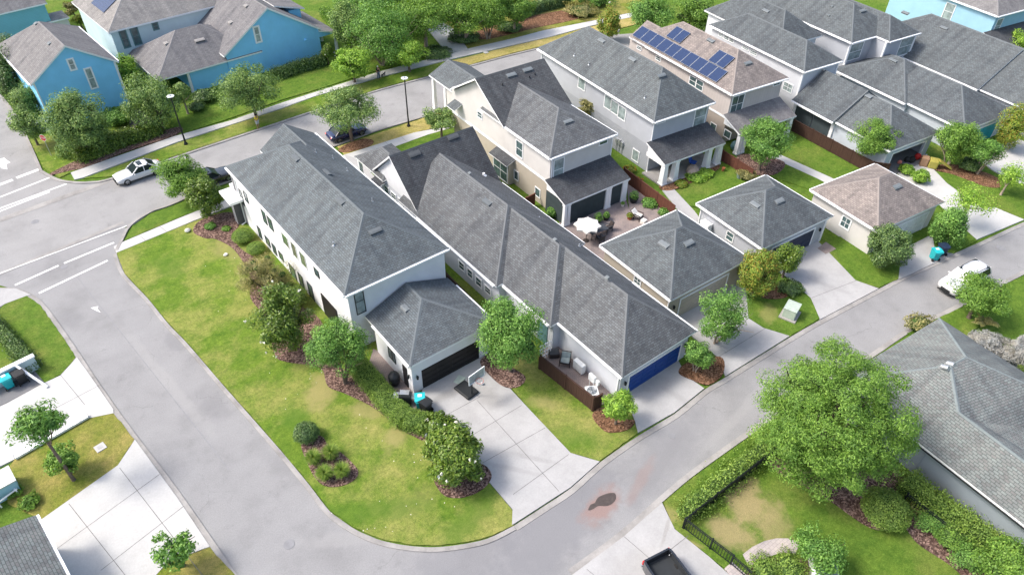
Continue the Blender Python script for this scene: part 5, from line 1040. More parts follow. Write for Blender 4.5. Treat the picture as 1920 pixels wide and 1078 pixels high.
# 12-14 --- free standing garages
def garage(F_o, th, W, D, z, s, name, label, rm, wm, dm, door, z1=1.95, vents=(), ridge=None):
    g = thing(name, label, 'garage', (*F_o, 0), th); walls(g, rect(0.3, W-0.3, 0.3, D-0.3), 0, z-0.12, wm)
    roof(hipfaces(0, W, 0, D, z, s, axis='x' if W > D else 'y'), rm, g); gdoor(g, 0.3, door[0], door[1], z1, dm)
    gutter(g, [((-0.08, 0), (-0.08, D)), ((W+0.08, 0), (W+0.08, D)), ((0, D+0.08), (W, D+0.08))], z-0.01)
    for (x, y), k in vents:
        if k == 'l': boxvent(g, (x, y, z+s*x), (1, 0, s), 0.95, 0.45)
        else: boxvent(g, (x, y, z+s*y), (0, 1, s), 0.95, 0.45)
    return g
g = garage((35.036, 24.92), -2, 9.05, 8.35, 2.9, 0.6, 'beige_garage', 'beige garage with a grey hip roof next to the cobalt door driveway', 'roofC', 'beige', 'beige', (1.6, 7.0), vents=[((2.78, 3.97), 'l'), ((4.47, 2.92), 'f')])
for a, b in [((4.25, 2.21), (3.57, 1.65))]: win(g, '-x', 0.3, a, b, 'white', 'glass', (1, 1))
walllamp(g, 0.8, 0.3, 1.6); downspout(g, 0.3, 0.4, 2.7, (-0.6, -0.3))
g = garage((46.006, 24.797), -4.5, 9.05, 7.85, 2.9, 0.58, 'grey_garage', 'grey garage with navy door and slate blue hip roof', 'roofC', 'grey', 'navydoor', (1.9, 7.3), vents=[((2.49, 3.59), 'l'), ((4.53, 2.75), 'f')])
for a, b in [((4.04, 2.08), (3.33, 1.3))]: win(g, '-x', 0.3, a, b, 'white', 'glass', (0, 1))
walllamp(g, 8.1, 0.3, 1.6); downspout(g, 0.3, 7.4, 2.7, (-0.6, 0)); mb = MB(); mb.box(0.22, 0.42, 0.22, 0.42, 0, 2.78); mb.build('corner_trim', 'trim', g); mb = MB(); mb.box(8.62, 8.82, 0.22, 0.42, 0, 2.78); mb.build('corner_trim', 'trim', g)
aa = (6.23, 1.86); mb = MB(); mb.box(-0.35, 0.2, aa[0]-0.5, aa[0]+0.5, 1.1, 1.8); mb.beam((0.2, aa[0], 1.1), (0.2, aa[0]-2.5, 0.4), 0.06); mb.build('condenser_unit', 'trim', g)
g = garage((56.151, 20.345), -6.5, 9.2, 7.55, 2.9, 0.58, 'cream_garage', 'cream garage with tan shingle roof and pale door beside the trash bins', 'roofT', 'cream', 'whitedoor', (2.2, 7.8), vents=[((5.06, 2.58), 'f')])
for a, b in [((3.68, 2.15), (2.85, 1.18))]: win(g, '-x', 0.3, a, b, 'white', 'glass', (1, 1), fr=0.14)
# 15 --- big pale roof bottom right
h = thing('south_house', 'grey stucco house with a broad pale shingle roof behind the fenced yard', 'house', (*(37.393, 2.341), 0), -4.8)
FJp = dict(zip('abcdefgh', [(4.89, 5.0, 5.9), (3.69, 5.03, 5.9), (2.5, 3.63, 5.2), (2.51, -0.38, 5.2), (6.92, 2.08, 5.2), (10.62, 10.07, 3.0), (2.89, 2.74, 5.1)]))
W_ = 11.6; T = FJp['f'][1]
roof([[(-0.05, -12, 3.0), (-0.05, T, 3.0), (4.3, T-4.3, 5.9), (2.2, T-6.6, 5.0), (2.2, -12, 4.6)][::-1], [(-0.05, T, 3.0), (W_, T, 3.0), (5.9, T-4.4, 5.9), (4.3, T-4.3, 5.9)],
      [(W_, T, 3.0), (W_, -12, 3.0), (8.4, -12, 4.7), (8.4, T-8.0, 4.9), (5.9, T-4.4, 5.9)], [(4.3, T-4.3, 5.9), (5.9, T-4.4, 5.9), (8.4, T-8.0, 4.9), (6.5, T-9.5, 3.6), (3.2, T-7.6, 4.4), (2.2, T-6.6, 5.0)],
      [(2.2, T-6.6, 5.0), (3.2, T-7.6, 4.4), (6.5, T-9.5, 3.6), (6.5, -12, 3.0), (2.2, -12, 4.6)], [(8.4, -12, 4.7), (6.5, -12, 3.0), (6.5, T-9.5, 3.6), (8.4, T-8.0, 4.9)]], 'roofJ', h)
walls(h, rect(0.35, W_-0.4, -12, T-0.4), 0, 2.55, 'greywall')
mb = MB(); mb.box(0.28, 0.345, 3.3, 3.37, 0, 2.8); mb.build('downspout', 'greywall', h)
mb = MB(); mb.box(-0.13, -0.055, -9, T, 2.76, 2.84); mb.build('gutter', 'frameK', h)
for px in [(3.92, 5.9, 5.6), (4.47, 5.86, 5.63)]:
    mb = MB(); zz = px[2]; mb.tube([(px[0], px[1]+0.2, zz-0.02), (px[0], px[1]+0.16, zz+0.16), (px[0], px[1]-0.22, zz+0.34)], 0.16, 10); mb.build('vent_hood', 'galv', h)
for px in [(2.14, -0.06, 4.55)]: mb = MB(); zz = px[2]; mb.tube([(px[0], px[1], zz-0.1), (px[0], px[1], zz+0.25)], 0.11, 10); mb.build('vent_pipe', 'trim', h)
# 16 --- bright blue gable house
h = thing('blue_gable_house', 'bright blue house with grey gable roof and white trim by the stop sign', 'house', (*(11.482, 87.599), 0), 5)
mb = MB(); mb.prism(rect(-8.1, 0.3, 0, 12.6), 0, 5.5, bottom=False); mb.face([(-8.1, 0, 5.5), (0.3, 0, 5.5), (-3.9, 0, 8.35)]); mb.build('wall', 'blue', h)
roof(hipfaces(-8.4, 0.65, -0.25, 13.0, 5.55, 0.67, 'gable', 'hip'), 'roofM', h, t=0.2)
mb = MB(); mb.box(0.305, 0.38, -0.05, 0.12, 0, 5.4); mb.build('corner_trim', 'trim', h); mb = MB(); mb.box(0.16, 0.3, -0.06, -0.004, 0, 5.5); mb.build('corner_trim', 'trim', h); mb = MB(); mb.box(-8.1, -7.96, -0.06, -0.004, 0, 5.5); mb.build('corner_trim', 'trim', h)
for a, b in [((-4.1, 6.95), (-3.67, 5.89)), ((-2.86, 5.53), (-2.33, 3.38)), ((-3.8, 1.67), (-3.42, -0.17))]: win(h, '-y', 0.0, a, b, 'white', 'glassL', (0, 1), fr=0.16)
for p in [(-4.19, 8.6, 8.37), (-4.65, 2.78, 8.06)]: boxvent(h, p, (1, 0, 0.67), 0.55, 0.4)
mb = MB(); mb.box(-9.6, -8.1, 0.5, 6, 0, 1.0); mb.build('side_steps', 'white', h)
gutter(h, [((0.72, 0), (0.72, 13)), ((-8.47, 0), (-8.47, 13))], 5.55)
# 17 --- blue house with wide gable
h = thing('blue_wide_house', 'bright blue house with wide gable end and one-storey hipped wing behind the oaks', 'house', (*(35.21, 87.88), 0), 4)
mb = MB(); mb.prism(rect(-11.5, 1.0, 0, 13), 0, 3.55, bottom=False); mb.face([(-11.5, 0, 3.55), (1.0, 0, 3.55), (-5.3, 0, 7.72)]); mb.build('wall', 'blue', h)
roof(hipfaces(-11.9, 1.3, -0.3, 15, 3.55, 0.645, 'gable', 'hip'), 'roofM', h, t=0.22)
roof(hipfaces(-20, -7, -0.1, 9.9, 2.8, 0.62, 'hip', 'hip', axis='x'), 'roofM', h, name='wing_roof'); walls(h, rect(-16.2, -11.5, 0.25, 9.6), 0, 2.7, 'blue', 'wing_wall')
for x, y in ((-19.6, 0.3), (-16.4, 0.3), (-19.6, 4.5)): column(h, x, y, 0, 2.65, 0.3, 0.25)
roof([[(1.0, -0.3, 3.4), (3.6, -0.3, 2.6), (3.6, 9, 2.6), (1.0, 9, 3.4)]], 'roofM', h, name='porch_roof')
for y in (0.1, 4.0): column(h, 3.3, y, 0, 2.45, 0.3, 0.25)
mb = MB(); mb.face([(1.0, 0.02, 2.4), (3.3, 0.02, 2.4), (3.3, 0.02, 2.5), (1.0, 0.02, 3.2)]); mb.build('porch_gable', 'blue', h)
for a, b in [((-7.37, 5.74), (-6.86, 4.02))]: win(h, '-y', 0.0, a, b, 'white', 'glassL', (0, 1), fr=0.2)
mb = MB(); mb.ball((-1.0, -0.05, 2.6), 0.18, 12, 8); mb.build('flood_lamp', 'blue', h)
mb = MB(); dx, dz = -0.2, 5.2; mb.prism([(-0.6, 4.2), (1.0, 4.2), (1.0, 9), (-0.6, 9)], 3.4, 5.0); mb.build('dormer', 'blue', h); roof([[(-2.6, 3.9, 6.2), (1.5, 3.9, 5.0), (1.5, 9.4, 5.0), (-2.6, 9.4, 6.2)]], 'roofM', h, name='dormer_roof')
for p in [(-8.66, 3.57, 5.64), (-6.31, 3.45, 7.16), (-8.41, 10.71, 5.8)]: boxvent(h, p, (1, 0, 0.645), 0.7, 0.5, 0.18, mat='roofLc')
for p in [(-13.13, 3.05, 4.75)]: boxvent(h, p, (0, 1, 0.62), 1.2, 0.5, 0.18, mat='roofLc')
for p in [(-16.62, 4.27, 4.89)]: boxvent(h, p, (1, 0, 0.62), 0.7, 0.5, 0.18, mat='roofLc')
# 18 --- pale aqua house behind
h = thing('aqua_house', 'pale aqua two-storey house with green framed windows and solar panels on a pale roof', 'house', (*(13.28, 95.32), 0), 5)
walls(h, rect(0.3, 17, 0.3, 12), 0, 5.86, 'aqua'); roof(hipfaces(0, 17.5, 0, 13, 6.0, 0.6, axis='x'), 'roofL', h, t=0.2)
for a, b in [((1.29, 5.64), (1.9, 3.7)), ((2.58, 5.63), (3.27, 3.73)), ((5.25, 5.61), (5.75, 4.89))]: win(h, '-y', 0.3, a, b, 'green', 'glass', (0, 1), fr=0.14)
Pn = [(1.3, 2.97), (1.49, 1.07), (2.66, 1.88), (3.55, 1.86)]
mb = MB(); y0 = 1.5
for y0, y1, x0, x1 in ((4.2, 8.5, 1.2, 3.1), (5.7, 8.5, 3.2, 4.4)): mb.face([(x0, y0, 6.1+0.6*x0), (x1, y0, 6.1+0.6*x1), (x1, y1, 6.1+0.6*x1), (x0, y1, 6.1+0.6*x0)], 0, [(0, 0), (1, 0), (1, 3), (0, 3)])
mb.build('solar_panel', 'panel', h)
# 19 --- teal house at the top left corner
h = thing('teal_house', 'aqua sided house with grey roof at the top left corner', 'house', (*(9.87, 112.88), 0), 8)
walls(h, rect(-14, -0.3, 0.3, 9), 0, 4.9, 'teal'); roof([[(-14.5, 0, 5), (0, 0, 5), (0, 5, 8), (-14.5, 5, 8)], [(0, 10, 5), (-14.5, 10, 5), (-14.5, 5, 8), (0, 5, 8)]], 'roofM', h)
h = thing('cabana', 'low cream roofed outbuilding behind the blue gable house', 'shed', (*(11.79, 113.17), 0), 5)
walls(h, rect(-3.2, -0.2, 0.2, 3.0), 0, 2.5, 'cream'); roof(hipfaces(-3.4, 0, 0, 3.2, 2.6, 0.3), 'roofL', h)
# 20 --- grey roof at bottom left corner
h = thing('south_west_house', 'low house with light grey shingle roof at the bottom left corner', 'house', (*(-7.07, 28.94), 0), 6.5)
walls(h, rect(-8.5, -0.35, -4, 4.6), 0, 2.8, 'palegrey'); roof(hipfaces(-9, 0, -5, 4.9, 3.0, 0.35, 'hip', 'gable'), 'roofJ', h); gutter(h, [((0.08, -5), (0.08, 4.9))], 2.99)
h = thing('garden_wall', 'low pale blue garden wall block with furniture beside it at the left edge', 'wall', (*(-8.55, 38.89), 0), 6.5)
walls(h, rect(-4, 0, 0, 1.3), 0, 1.15, 'lightblue')
mb = MB(); mb.box(-4, 0.1, -0.1, 1.4, 1.15, 1.22); mb.build('wall_cap', 'galv', h)
# ------------------------------------------------------------------ vehicles
def car(name, label, cat, loc, rot, paint, L=4.6, W=1.82, H=1.45, kind='sedan', group=None):
    t = thing(name, label, cat, (*loc, 0.02), rot, group); hw = W/2; hl = L/2
    zb = 0.2; belt = 0.62*H if kind != 'suv' else 0.60*H
    hood = belt-0.06; n = 15; mb = MB(); rings = []
    for i in range(n):
        u = -1+2*i/(n-1); x = u*hl; e = max(0, abs(u)-0.72)/0.28
        w = hw*(1-0.16*e**2.2); zt = belt
        if u > 0.3: zt = belt-(0.10 if kind == 'sedan' else 0.08)*((u-0.3)/0.7)**1.4-0.16*max(0, (u-0.9)/0.1)**2
        if u < -0.55: zt = belt-(0.02 if kind == 'sedan' else 0.0)*((-u-0.55)/0.45)-0.13*max(0, (-u-0.92)/0.08)**2
        lo = zb+0.1*e**2
        half = [(w*0.86, lo), (w*0.97, lo+0.1), (w, lo+0.28), (w*0.985, zt-0.16), (w*0.93, zt-0.03), (w*0.7, zt+0.015), (0, zt+0.035)]
        ring = [(x+(0.05*math.copysign(1, u)*e*(1 if 1 < k < 4 else 0)), y, z) for k, (y, z) in enumerate(half)]+[(p[0], -p[1], p[2]) for p in [(x, y, z) for y, z in half][-2::-1]]
        rings.append(ring)
    k = len(rings[0])
    for r in rings: mb.v += r
    for i in range(n-1):
        for j in range(k-1): mb.f.append((i*k+j, (i+1)*k+j, (i+1)*k+j+1, i*k+j+1)); mb.m.append(0)
        mb.f.append((i*k, i*k+k-1, (i+1)*k+k-1, (i+1)*k)); mb.m.append(1)
    mb.f.append(tuple(range(k))); mb.m.append(0); mb.f.append(tuple(range((n-1)*k, n*k))[::-1]); mb.m.append(0)
    body = mb.build('body', [paint, 'binK'], t, smooth=True); s = body.modifiers.new('s', 'SUBSURF'); s.levels = s.render_levels = 1
    if kind == 'sedan': xb0, xb1, xt0, xt1 = -0.74*hl, 0.36*hl, -0.42*hl, 0.02*hl
    elif kind == 'suv': xb0, xb1, xt0, xt1 = -0.96*hl, 0.42*hl, -0.86*hl, 0.12*hl
    wb, wt = hw*0.93, hw*0.72; zt = H-0.04
    B = [(xb0, -wb, belt-0.03), (xb1, -wb*0.96, belt-0.05), (xb1, wb*0.96, belt-0.05), (xb0, wb, belt-0.03)]
    T = [(xt0, -wt, zt), (xt1, -wt, zt), (xt1, wt, zt), (xt0, wt, zt)]
    g = MB(); g.face(B[::-1]); g.face(T)
    for i in range(4): j = (i+1) % 4; g.face([B[i], B[j], T[j], T[i]])
    g.build('glasshouse', 'cglass', t, bevel=0.04, weld=True)
    r = MB(); m_ = 6; grid = []
    for i in range(m_+1):
        x = xt0-0.04+(xt1-xt0+0.08)*i/m_; row = []
        for j in range(7): y = -wt*1.03+2.06*wt*j/6; row.append((x, y, zt+0.055-0.06*(2*j/6-1)**2-0.05*(2*i/m_-1)**4))
        grid.append(row)
    for i in range(m_):
        for j in range(6): r.face([grid[i][j], grid[i+1][j], grid[i+1][j+1], grid[i][j+1]])
    for i in range(m_): 
        for j, sg in ((0, -1), (6, 1)): a, b = grid[i][j], grid[i+1][j]; r.face([a, b, (b[0], b[1], zt-0.03), (a[0], a[1], zt-0.03)])
    for sg in (-1, 1):
        for (p, q) in ((B[0 if sg < 0 else 3], T[0 if sg < 0 else 3]), (B[1 if sg < 0 else 2], T[1 if sg < 0 else 2])): r.beam((p[0], p[1]+sg*0.006, p[2]), (q[0], q[1]+sg*0.006, q[2]), 0.09, 0.07)
        xm = (xt0+xt1)/2+0.05; r.beam((xm, sg*(wb+0.004), belt-0.02), (xm-0.03, sg*(wt+0.008), zt), 0.07, 0.03)
    r.build('roof_panel', paint, t, smooth=False, weld=True)
    if kind == 'sedan': q = MB(); q.box((xt0+xt1)/2-0.05, xt1-0.12, -0.4, 0.4, zt+0.045, zt+0.068); q.build('sunroof', 'cglass', t)
    else:
        for sg in (-1, 1): q = MB(); q.tube([(xt0+0.1, sg*wt*0.9, zt+0.05), (xt0+0.25, sg*wt*0.9, zt+0.12), (xt1-0.3, sg*wt*0.9, zt+0.12), (xt1-0.15, sg*wt*0.9, zt+0.05)], 0.025, 6); q.build('roof_rail', 'binK', t)
    R = 0.33 if kind == 'sedan' else 0.36
    for sx in (-0.59, 0.62):
        for sg in (-1, 1):
            w = MB(); c = (sx*hl, sg*(hw-0.11)); w.v = []; ring = [(R*0.62, 0.12), (R*0.93, 0.13), (R, 0.08), (R, -0.08), (R*0.93, -0.13), (R*0.62, -0.12)]
            seg = 20; nn = 0
            for rr, dy in ring:
                for a in range(seg): th = 2*math.pi*a/seg; w.v.append((c[0]+rr*math.cos(th), c[1]+dy*1.0, R+rr*math.sin(th)-0.02))
            for i in range(5):
                for a in range(seg): b = (a+1) % seg; w.f.append((i*seg+a, i*seg+b, (i+1)*seg+b, (i+1)*seg+a)); w.m.append(0)
            wh = w.build('wheel', 'tyre', t, smooth=True)
            rm = MB(); yo = c[1]+sg*0.10
            for a in range(5):
                th = 2*math.pi*a/5+0.3; rm.beam((c[0], yo, R-0.02), (c[0]+R*0.62*math.cos(th), yo, R-0.02+R*0.62*math.sin(th)), 0.07, 0.03)
            seg2 = 20; base = len(rm.v)
            for rr in (R*0.56, R*0.66):
                for a in range(seg2): th = 2*math.pi*a/seg2; rm.v.append((c[0]+rr*math.cos(th), yo+sg*0.012, R-0.02+rr*math.sin(th)))
            for a in range(seg2): b = (a+1) % seg2; rm.f.append((base+a, base+b, base+seg2+b, base+seg2+a)); rm.m.append(0)
            rm.build('rim', 'rim', wh)
    ae = MB()
    for sg in (-1, 1):
        q = MB(); q.ball((hl*0.91, sg*hw*0.68, belt-0.24), (0.16, 0.2, 0.075), 10, 6); q.build('headlight', 'lampw', t)
        q = MB(); q.ball((-hl*0.955, sg*hw*0.7, belt-0.17), (0.08, 0.18, 0.08), 10, 6); q.build('tail_light', 'lampr', t)
        q = MB(); q.ball((xb1-0.28, sg*(hw+0.07), belt+0.03), (0.08, 0.11, 0.07), 10, 6); q.build('wing_mirror', paint, t)
    q = MB(); q.box(hl-0.06, hl+0.02, -hw*0.42, hw*0.42, 0.42, 0.62); q.build('grille', 'binK', t)
    q = MB(); q.box(hl-0.05, hl+0.025, -hw*0.7, hw*0.7, 0.25, 0.33); q.build('bumper_intake', 'binK', t)
    return t
car('white_sedan', 'white sedan with dark sunroof parked along the verge by the street corner', 'car', (8.23, 71.89), 184, 'carW', 4.7, 1.85, 1.42, 'sedan')
car('blue_car', 'dark blue car parked under the oak at the near kerb', 'car', (28.84, 66.89), 0, 'carB', 4.5, 1.82, 1.45, 'sedan')
car('black_car', 'black car mostly hidden behind the corner tree and the white house', 'car', (13.67, 66.58), 3, 'carK', 4.6, 1.85, 1.45, 'sedan')
car('white_suv', 'white sport utility car with roof rails driving in the lane', 'car', (59.17, 13.39), 173, 'carW', 4.75, 1.9, 1.68, 'suv')
# pickup: bed end of a black truck
t = thing('pickup_truck', 'black pickup truck with open bed parked on the driveway at the bottom edge', 'truck', (*(19.27, 8.54), 0.09), -100)
mb = MB(); hw = 1.0
P_ = [(-2.9, 0.84), (-2.8, 0.93), (-2.5, 0.97), (-0.95, 1.0)]
for sg in (-1, 1):
    for (x0, w0), (x1, w1) in zip(P_, P_[1:]):
        a = [(x0, sg*w0, 0.5), (x1, sg*w1, 0.5), (x1, sg*w1, 1.28), (x0, sg*w0, 1.28)]; b = [(p[0] if p[0] > -2.85 else p[0]+0.09, p[1]-sg*0.13, p[2]) for p in a]
        mb.face(a); mb.face(b); mb.face([a[3], a[2], b[2], b[3]])
mb.box(-2.92, -2.8, -0.85, 0.85, 0.5, 1.26); mb.box(-0.95, -0.86, -0.95, 0.95, 0.5, 1.3); bd = mb.build('body', 'carK', t)
mb = MB(); mb.box(-2.8, -0.95, -0.87, 0.87, 0.72, 0.76); mb.build('bed_liner', 'bedk', t)
mb = MB(); mb.box(-2.75, -1.0, -0.9, -0.84, 0.76, 1.2); mb.build('bed_side', 'bedk', t); mb = MB(); mb.box(-2.75, -1.0, 0.84, 0.9, 0.76, 1.2); mb.build('bed_side', 'bedk', t)
for x, y in ((-2.6, 0.75), (-2.6, -0.75)): mb = MB(); mb.ball((x, y, 1.02), 0.03, 8, 6); mb.build('tie_down', 'trim', t)
for sg in (-1, 1): mb = MB(); mb.box(-2.94, -2.84, sg*0.86-0.07, sg*0.86+0.07, 0.85, 1.2); mb.build('tail_light', 'lampr', t)
mb = MB(); mb.box(-3.02, -2.92, -0.9, 0.9, 0.42, 0.62); mb.build('bumper', 'steel', t)
mb = MB()
B = [(-0.86, -0.92, 1.2), (1.1, -0.92, 1.2), (1.1, 0.92, 1.2), (-0.86, 0.92, 1.2)]; T = [(-0.7, -0.74, 1.85), (0.5, -0.74, 1.85), (0.5, 0.74, 1.85), (-0.7, 0.74, 1.85)]
for i in range(4): j = (i+1) % 4; mb.face([B[i], B[j], T[j], T[i]])
mb.build('glasshouse', 'cglass', t); mb = MB(); mb.box(-0.74, 0.5, -0.76, 0.76, 1.85, 1.9); mb.build('roof_panel', 'carK', t, bevel=0.02)
mb = MB(); mb.box(-0.86, 2.6, -1.0, 1.0, 0.5, 1.22); mb.build('cab', 'carK', t, bevel=0.08)
for x in (-1.95, 1.7):
    for sg in (-1, 1):
        mb = MB(); c = (x, sg*0.86); R = 0.4; mb.tube([(x, sg*0.72, R), (x, sg*1.0, R)], R, 20); mb.build('wheel', 'tyre', t)

# ------------------------------------------------------------------ people and the dog
def person(label, loc, rot, top, legs, skin, h=1.74, arms='down', group=None, shorts=False, white_hair=False):
    t = thing('person', label, 'person', (*loc, 0.08), rot, group); k = h/1.74
    V = {'pel': (0, 0, .94), 'ab': (0, .01, 1.1), 'ch': (0, .01, 1.3), 'nk': (0, .0, 1.47), 'hd': (0, .03, 1.56), 'tp': (0, .02, 1.68),
         'sl': (-.19, 0, 1.4), 'sr': (.19, 0, 1.4), 'hl': (-.1, 0, .88), 'hr': (.1, 0, .88), 'kl': (-.11, .03, .5), 'kr': (.12, .02, .5), 'al': (-.12, 0, .08), 'ar': (.13, -.02, .08), 'tl': (-.14, .16, .04), 'tr': (.16, .14, .04)}
    if arms == 'down': V.update({'el': (-.25, -.02, 1.12), 'er': (.25, -.02, 1.12), 'wl': (-.26, .1, .88), 'wr': (.27, .12, .9), 'fl': (-.26, .13, .8), 'fr': (.27, .16, .82)})
    else: V.update({'el': (-.27, .06, 1.16), 'er': (.27, .06, 1.16), 'wl': (-.1, .3, 1.2), 'wr': (.12, .3, 1.2), 'fl': (-.02, .33, 1.22), 'fr': (.04, .34, 1.22)})
    R = {'pel': (.15, .11), 'ab': (.135, .1), 'ch': (.165, .11), 'nk': (.055, .055), 'hd': (.085, .1), 'tp': (.055, .065), 'sl': (.065, .06), 'sr': (.065, .06), 'hl': (.09, .09), 'hr': (.09, .09), 'kl': (.06, .06), 'kr': (.06, .06),
         'al': (.04, .045), 'ar': (.04, .045), 'tl': (.035, .03), 'tr': (.035, .03), 'el': (.042, .042), 'er': (.042, .042), 'wl': (.03, .03), 'wr': (.03, .03), 'fl': (.035, .02), 'fr': (.035, .02)}
    E_ = [('pel', 'ab'), ('ab', 'ch'), ('ch', 'nk'), ('nk', 'hd'), ('hd', 'tp'), ('ch', 'sl'), ('ch', 'sr'), ('pel', 'hl'), ('pel', 'hr'), ('hl', 'kl'), ('hr', 'kr'), ('kl', 'al'), ('kr', 'ar'), ('al', 'tl'), ('ar', 'tr'), ('sl', 'el'), ('sr', 'er'), ('el', 'wl'), ('er', 'wr'), ('wl', 'fl'), ('wr', 'fr')]
    def skinned(name, keys, edges, infl, mat, over=None):
        me = bpy.data.meshes.new(name); idx = {q: i for i, q in enumerate(keys)}; W = dict(V); W.update(over or {})
        me.from_pydata([tuple(c*k for c in W[q]) for q in keys], [(idx[a], idx[b]) for a, b in edges], []); me.materials.append(M[mat])
        o = bpy.data.objects.new(name, me); COL.objects.link(o); o.parent = t
        sk = o.modifiers.new('skin', 'SKIN'); sk.use_smooth_shade = True
        for q, i in idx.items(): r = R[q]; me.skin_vertices[0].data[i].radius = ((r[0]+infl)*k, (r[1]+infl)*k)
        me.skin_vertices[0].data[0].use_root = True; su = o.modifiers.new('s', 'SUBSURF'); su.levels = su.render_levels = 2; return o
    skinned('body', list(V), E_, 0.0, skin)
    ov = {'el': tuple((V['sl'][i]+V['el'][i]*2)/3 for i in range(3)), 'er': tuple((V['sr'][i]+V['er'][i]*2)/3 for i in range(3))}
    skinned('shirt', ['pel', 'ab', 'ch', 'sl', 'sr', 'el', 'er'], [('pel', 'ab'), ('ab', 'ch'), ('ch', 'sl'), ('ch', 'sr'), ('sl', 'el'), ('sr', 'er')], 0.022, top, ov)
    if shorts: skinned('shorts', ['pel', 'hl', 'hr', 'kl', 'kr'], [('pel', 'hl'), ('pel', 'hr'), ('hl', 'kl'), ('hr', 'kr')], 0.032, legs, {'pel': (0, 0, .98)})
    else: skinned('trousers', ['pel', 'hl', 'hr', 'kl', 'kr', 'al', 'ar'], [('pel', 'hl'), ('pel', 'hr'), ('hl', 'kl'), ('hr', 'kr'), ('kl', 'al'), ('kr', 'ar')], 0.025, legs, {'pel': (0, 0, .98)})
    mb = MB(); mb.ball((0, .005*k, 1.645*k), (.098*k, .112*k, .1*k), 12, 8); mb.build('hair', 'galv' if white_hair else 'hair', t, smooth=True)
    mb = MB()
    for sg in (-1, 1): mb.ball((sg*.035*k, .125*k, 1.6*k), .012*k, 6, 4); 
    mb.ball((0, .14*k, 1.565*k), (.014*k, .022*k, .02*k), 6, 4); mb.box(-.025*k, .025*k, .115*k, .13*k, 1.515*k, 1.525*k); mb.build('face', 'hair' if skin == 'skin' else 'skin', t)
    return t
person('person in a yellow shirt and grey shorts standing on the far kerb', (21.67, 74.15), 205, 'yellow', 'shorts', 'skin', 1.75, 'front', shorts=True)
person('person in black top and jeans walking a dog on the far pavement', (38.64, 77.2), 190, 'dkcloth', 'jeans', 'skin', 1.76, 'down', white_hair=True)
t = thing('dog', 'small black and tan dog beside the person in black on the pavement', 'dog', (*(39.4, 77.41), 0.08), 20)
def skin_chain(name, pts, rad_, edges, mat, par):
    me = bpy.data.meshes.new(name); me.from_pydata(pts, [], []); me.clear_geometry(); me.from_pydata(pts, edges, []); me.materials.append(M[mat]); o = bpy.data.objects.new(name, me); COL.objects.link(o); o.parent = par
    sk = o.modifiers.new('skin', 'SKIN'); sk.use_smooth_shade = True
    for i, r in enumerate(rad_): me.skin_vertices[0].data[i].radius = (r, r)
    me.skin_vertices[0].data[0].use_root = True; s = o.modifiers.new('s', 'SUBSURF'); s.levels = s.render_levels = 2; return o
pts = [(0, 0, .34), (.18, 0, .36), (.3, 0, .47), (.38, 0, .52), (.47, 0, .49), (-.18, 0, .36), (-.3, 0, .44), (-.36, 0, .5)]; ed = [(0, 1), (1, 2), (2, 3), (3, 4), (0, 5), (5, 6), (6, 7)]; rr = [.085, .1, .06, .07, .035, .085, .03, .015]
for sx, b in ((.2, 1), (-.2, 5)):
    for sg in (-1, 1):
        i = len(pts); pts += [(sx, sg*.07, .28), (sx+(.02 if sx > 0 else -.05), sg*.08, .15), (sx+(.01 if sx > 0 else -.01), sg*.08, .03), (sx+.04, sg*.08, .02)]; ed += [(b, i), (i, i+1), (i+1, i+2), (i+2, i+3)]; rr += [.05, .025, .02, .022]
skin_chain('body', pts, rr, ed, 'dkcloth', t)
for sg in (-1, 1): mb = MB(); mb.face([(.34, sg*.03, .57), (.36, sg*.07, .56), (.35, sg*.06, .64)]); mb.build('ear', 'hair', t)

# ------------------------------------------------------------------ street furniture
def lamp(label, x, y, h=5.6):
    t = thing('street_lamp', label, 'street lamp', (x, y, 0.06), 0, 'street lamps along the street'); mb = MB()
    mb.lathe((0, 0, 0), [(0.2, 0), (0.2, 0.12), (0.11, 0.3), (0.085, 0.9), (0.06, h-0.35), (0.055, h-0.1)], 14); mb.build('pole', 'iron', t)
    mb = MB(); mb.lathe((0, 0, h-0.12), [(0.05, 0), (0.12, 0.06), (0.16, 0.1)], 14); mb.build('lamp_collar', 'iron', t)
    mb = MB(); mb.lathe((0, 0, h-0.02), [(0.15, -0.05), (0.36, -0.01), (0.37, 0.03), (0.3, 0.06)], 24); mb.build('lamp_shade', 'label', t)
    mb = MB(); mb.lathe((0, 0, h+0.05), [(0.14, 0), (0.12, 0.06), (0.02, 0.08)], 16); mb.build('lamp_cap', 'galv', t)
    return t
lamp('tall black lamp post on the dry grass by the long grey house', *(35.44, 64.76), 5.75)
lamp('tall black lamp post with round white shade beside the brick entry path', *(14.03, 75.39), 5.6)
lamp('tall dark lamp post on the far verge at the top of the picture', *(57.95, 80.38), 5.0)
t = thing('stop_sign', 'red octagonal stop sign half hidden by the oak at the corner', 'sign', (*(1.99, 81.3), 0.06), -52)
mb = MB(); mb.tube([(0, 0, 0), (0, 0, 2.2)], 0.035, 8); mb.build('post', 'galv', t)
mb = MB(); oc = [(0.38*math.cos(rad(22.5+45*i)), 0.38*math.sin(rad(22.5+45*i))) for i in range(8)]
mb.face([(x, -0.05, 2.1+z) for x, z in oc]); mb.face([(x, -0.035, 2.1+z) for x, z in oc][::-1])
for i in range(8): a, b = oc[i], oc[(i+1) % 8]; mb.face([(a[0], -0.05, 2.1+a[1]), (b[0], -0.05, 2.1+b[1]), (b[0], -0.035, 2.1+b[1]), (a[0], -0.035, 2.1+a[1])])
mb.build('sign_plate', 'label', t)
mb = MB(); mb.face([(x*0.9, -0.053, 2.1+z*0.9) for x, z in oc]); mb.build('sign_face', 'red', t)
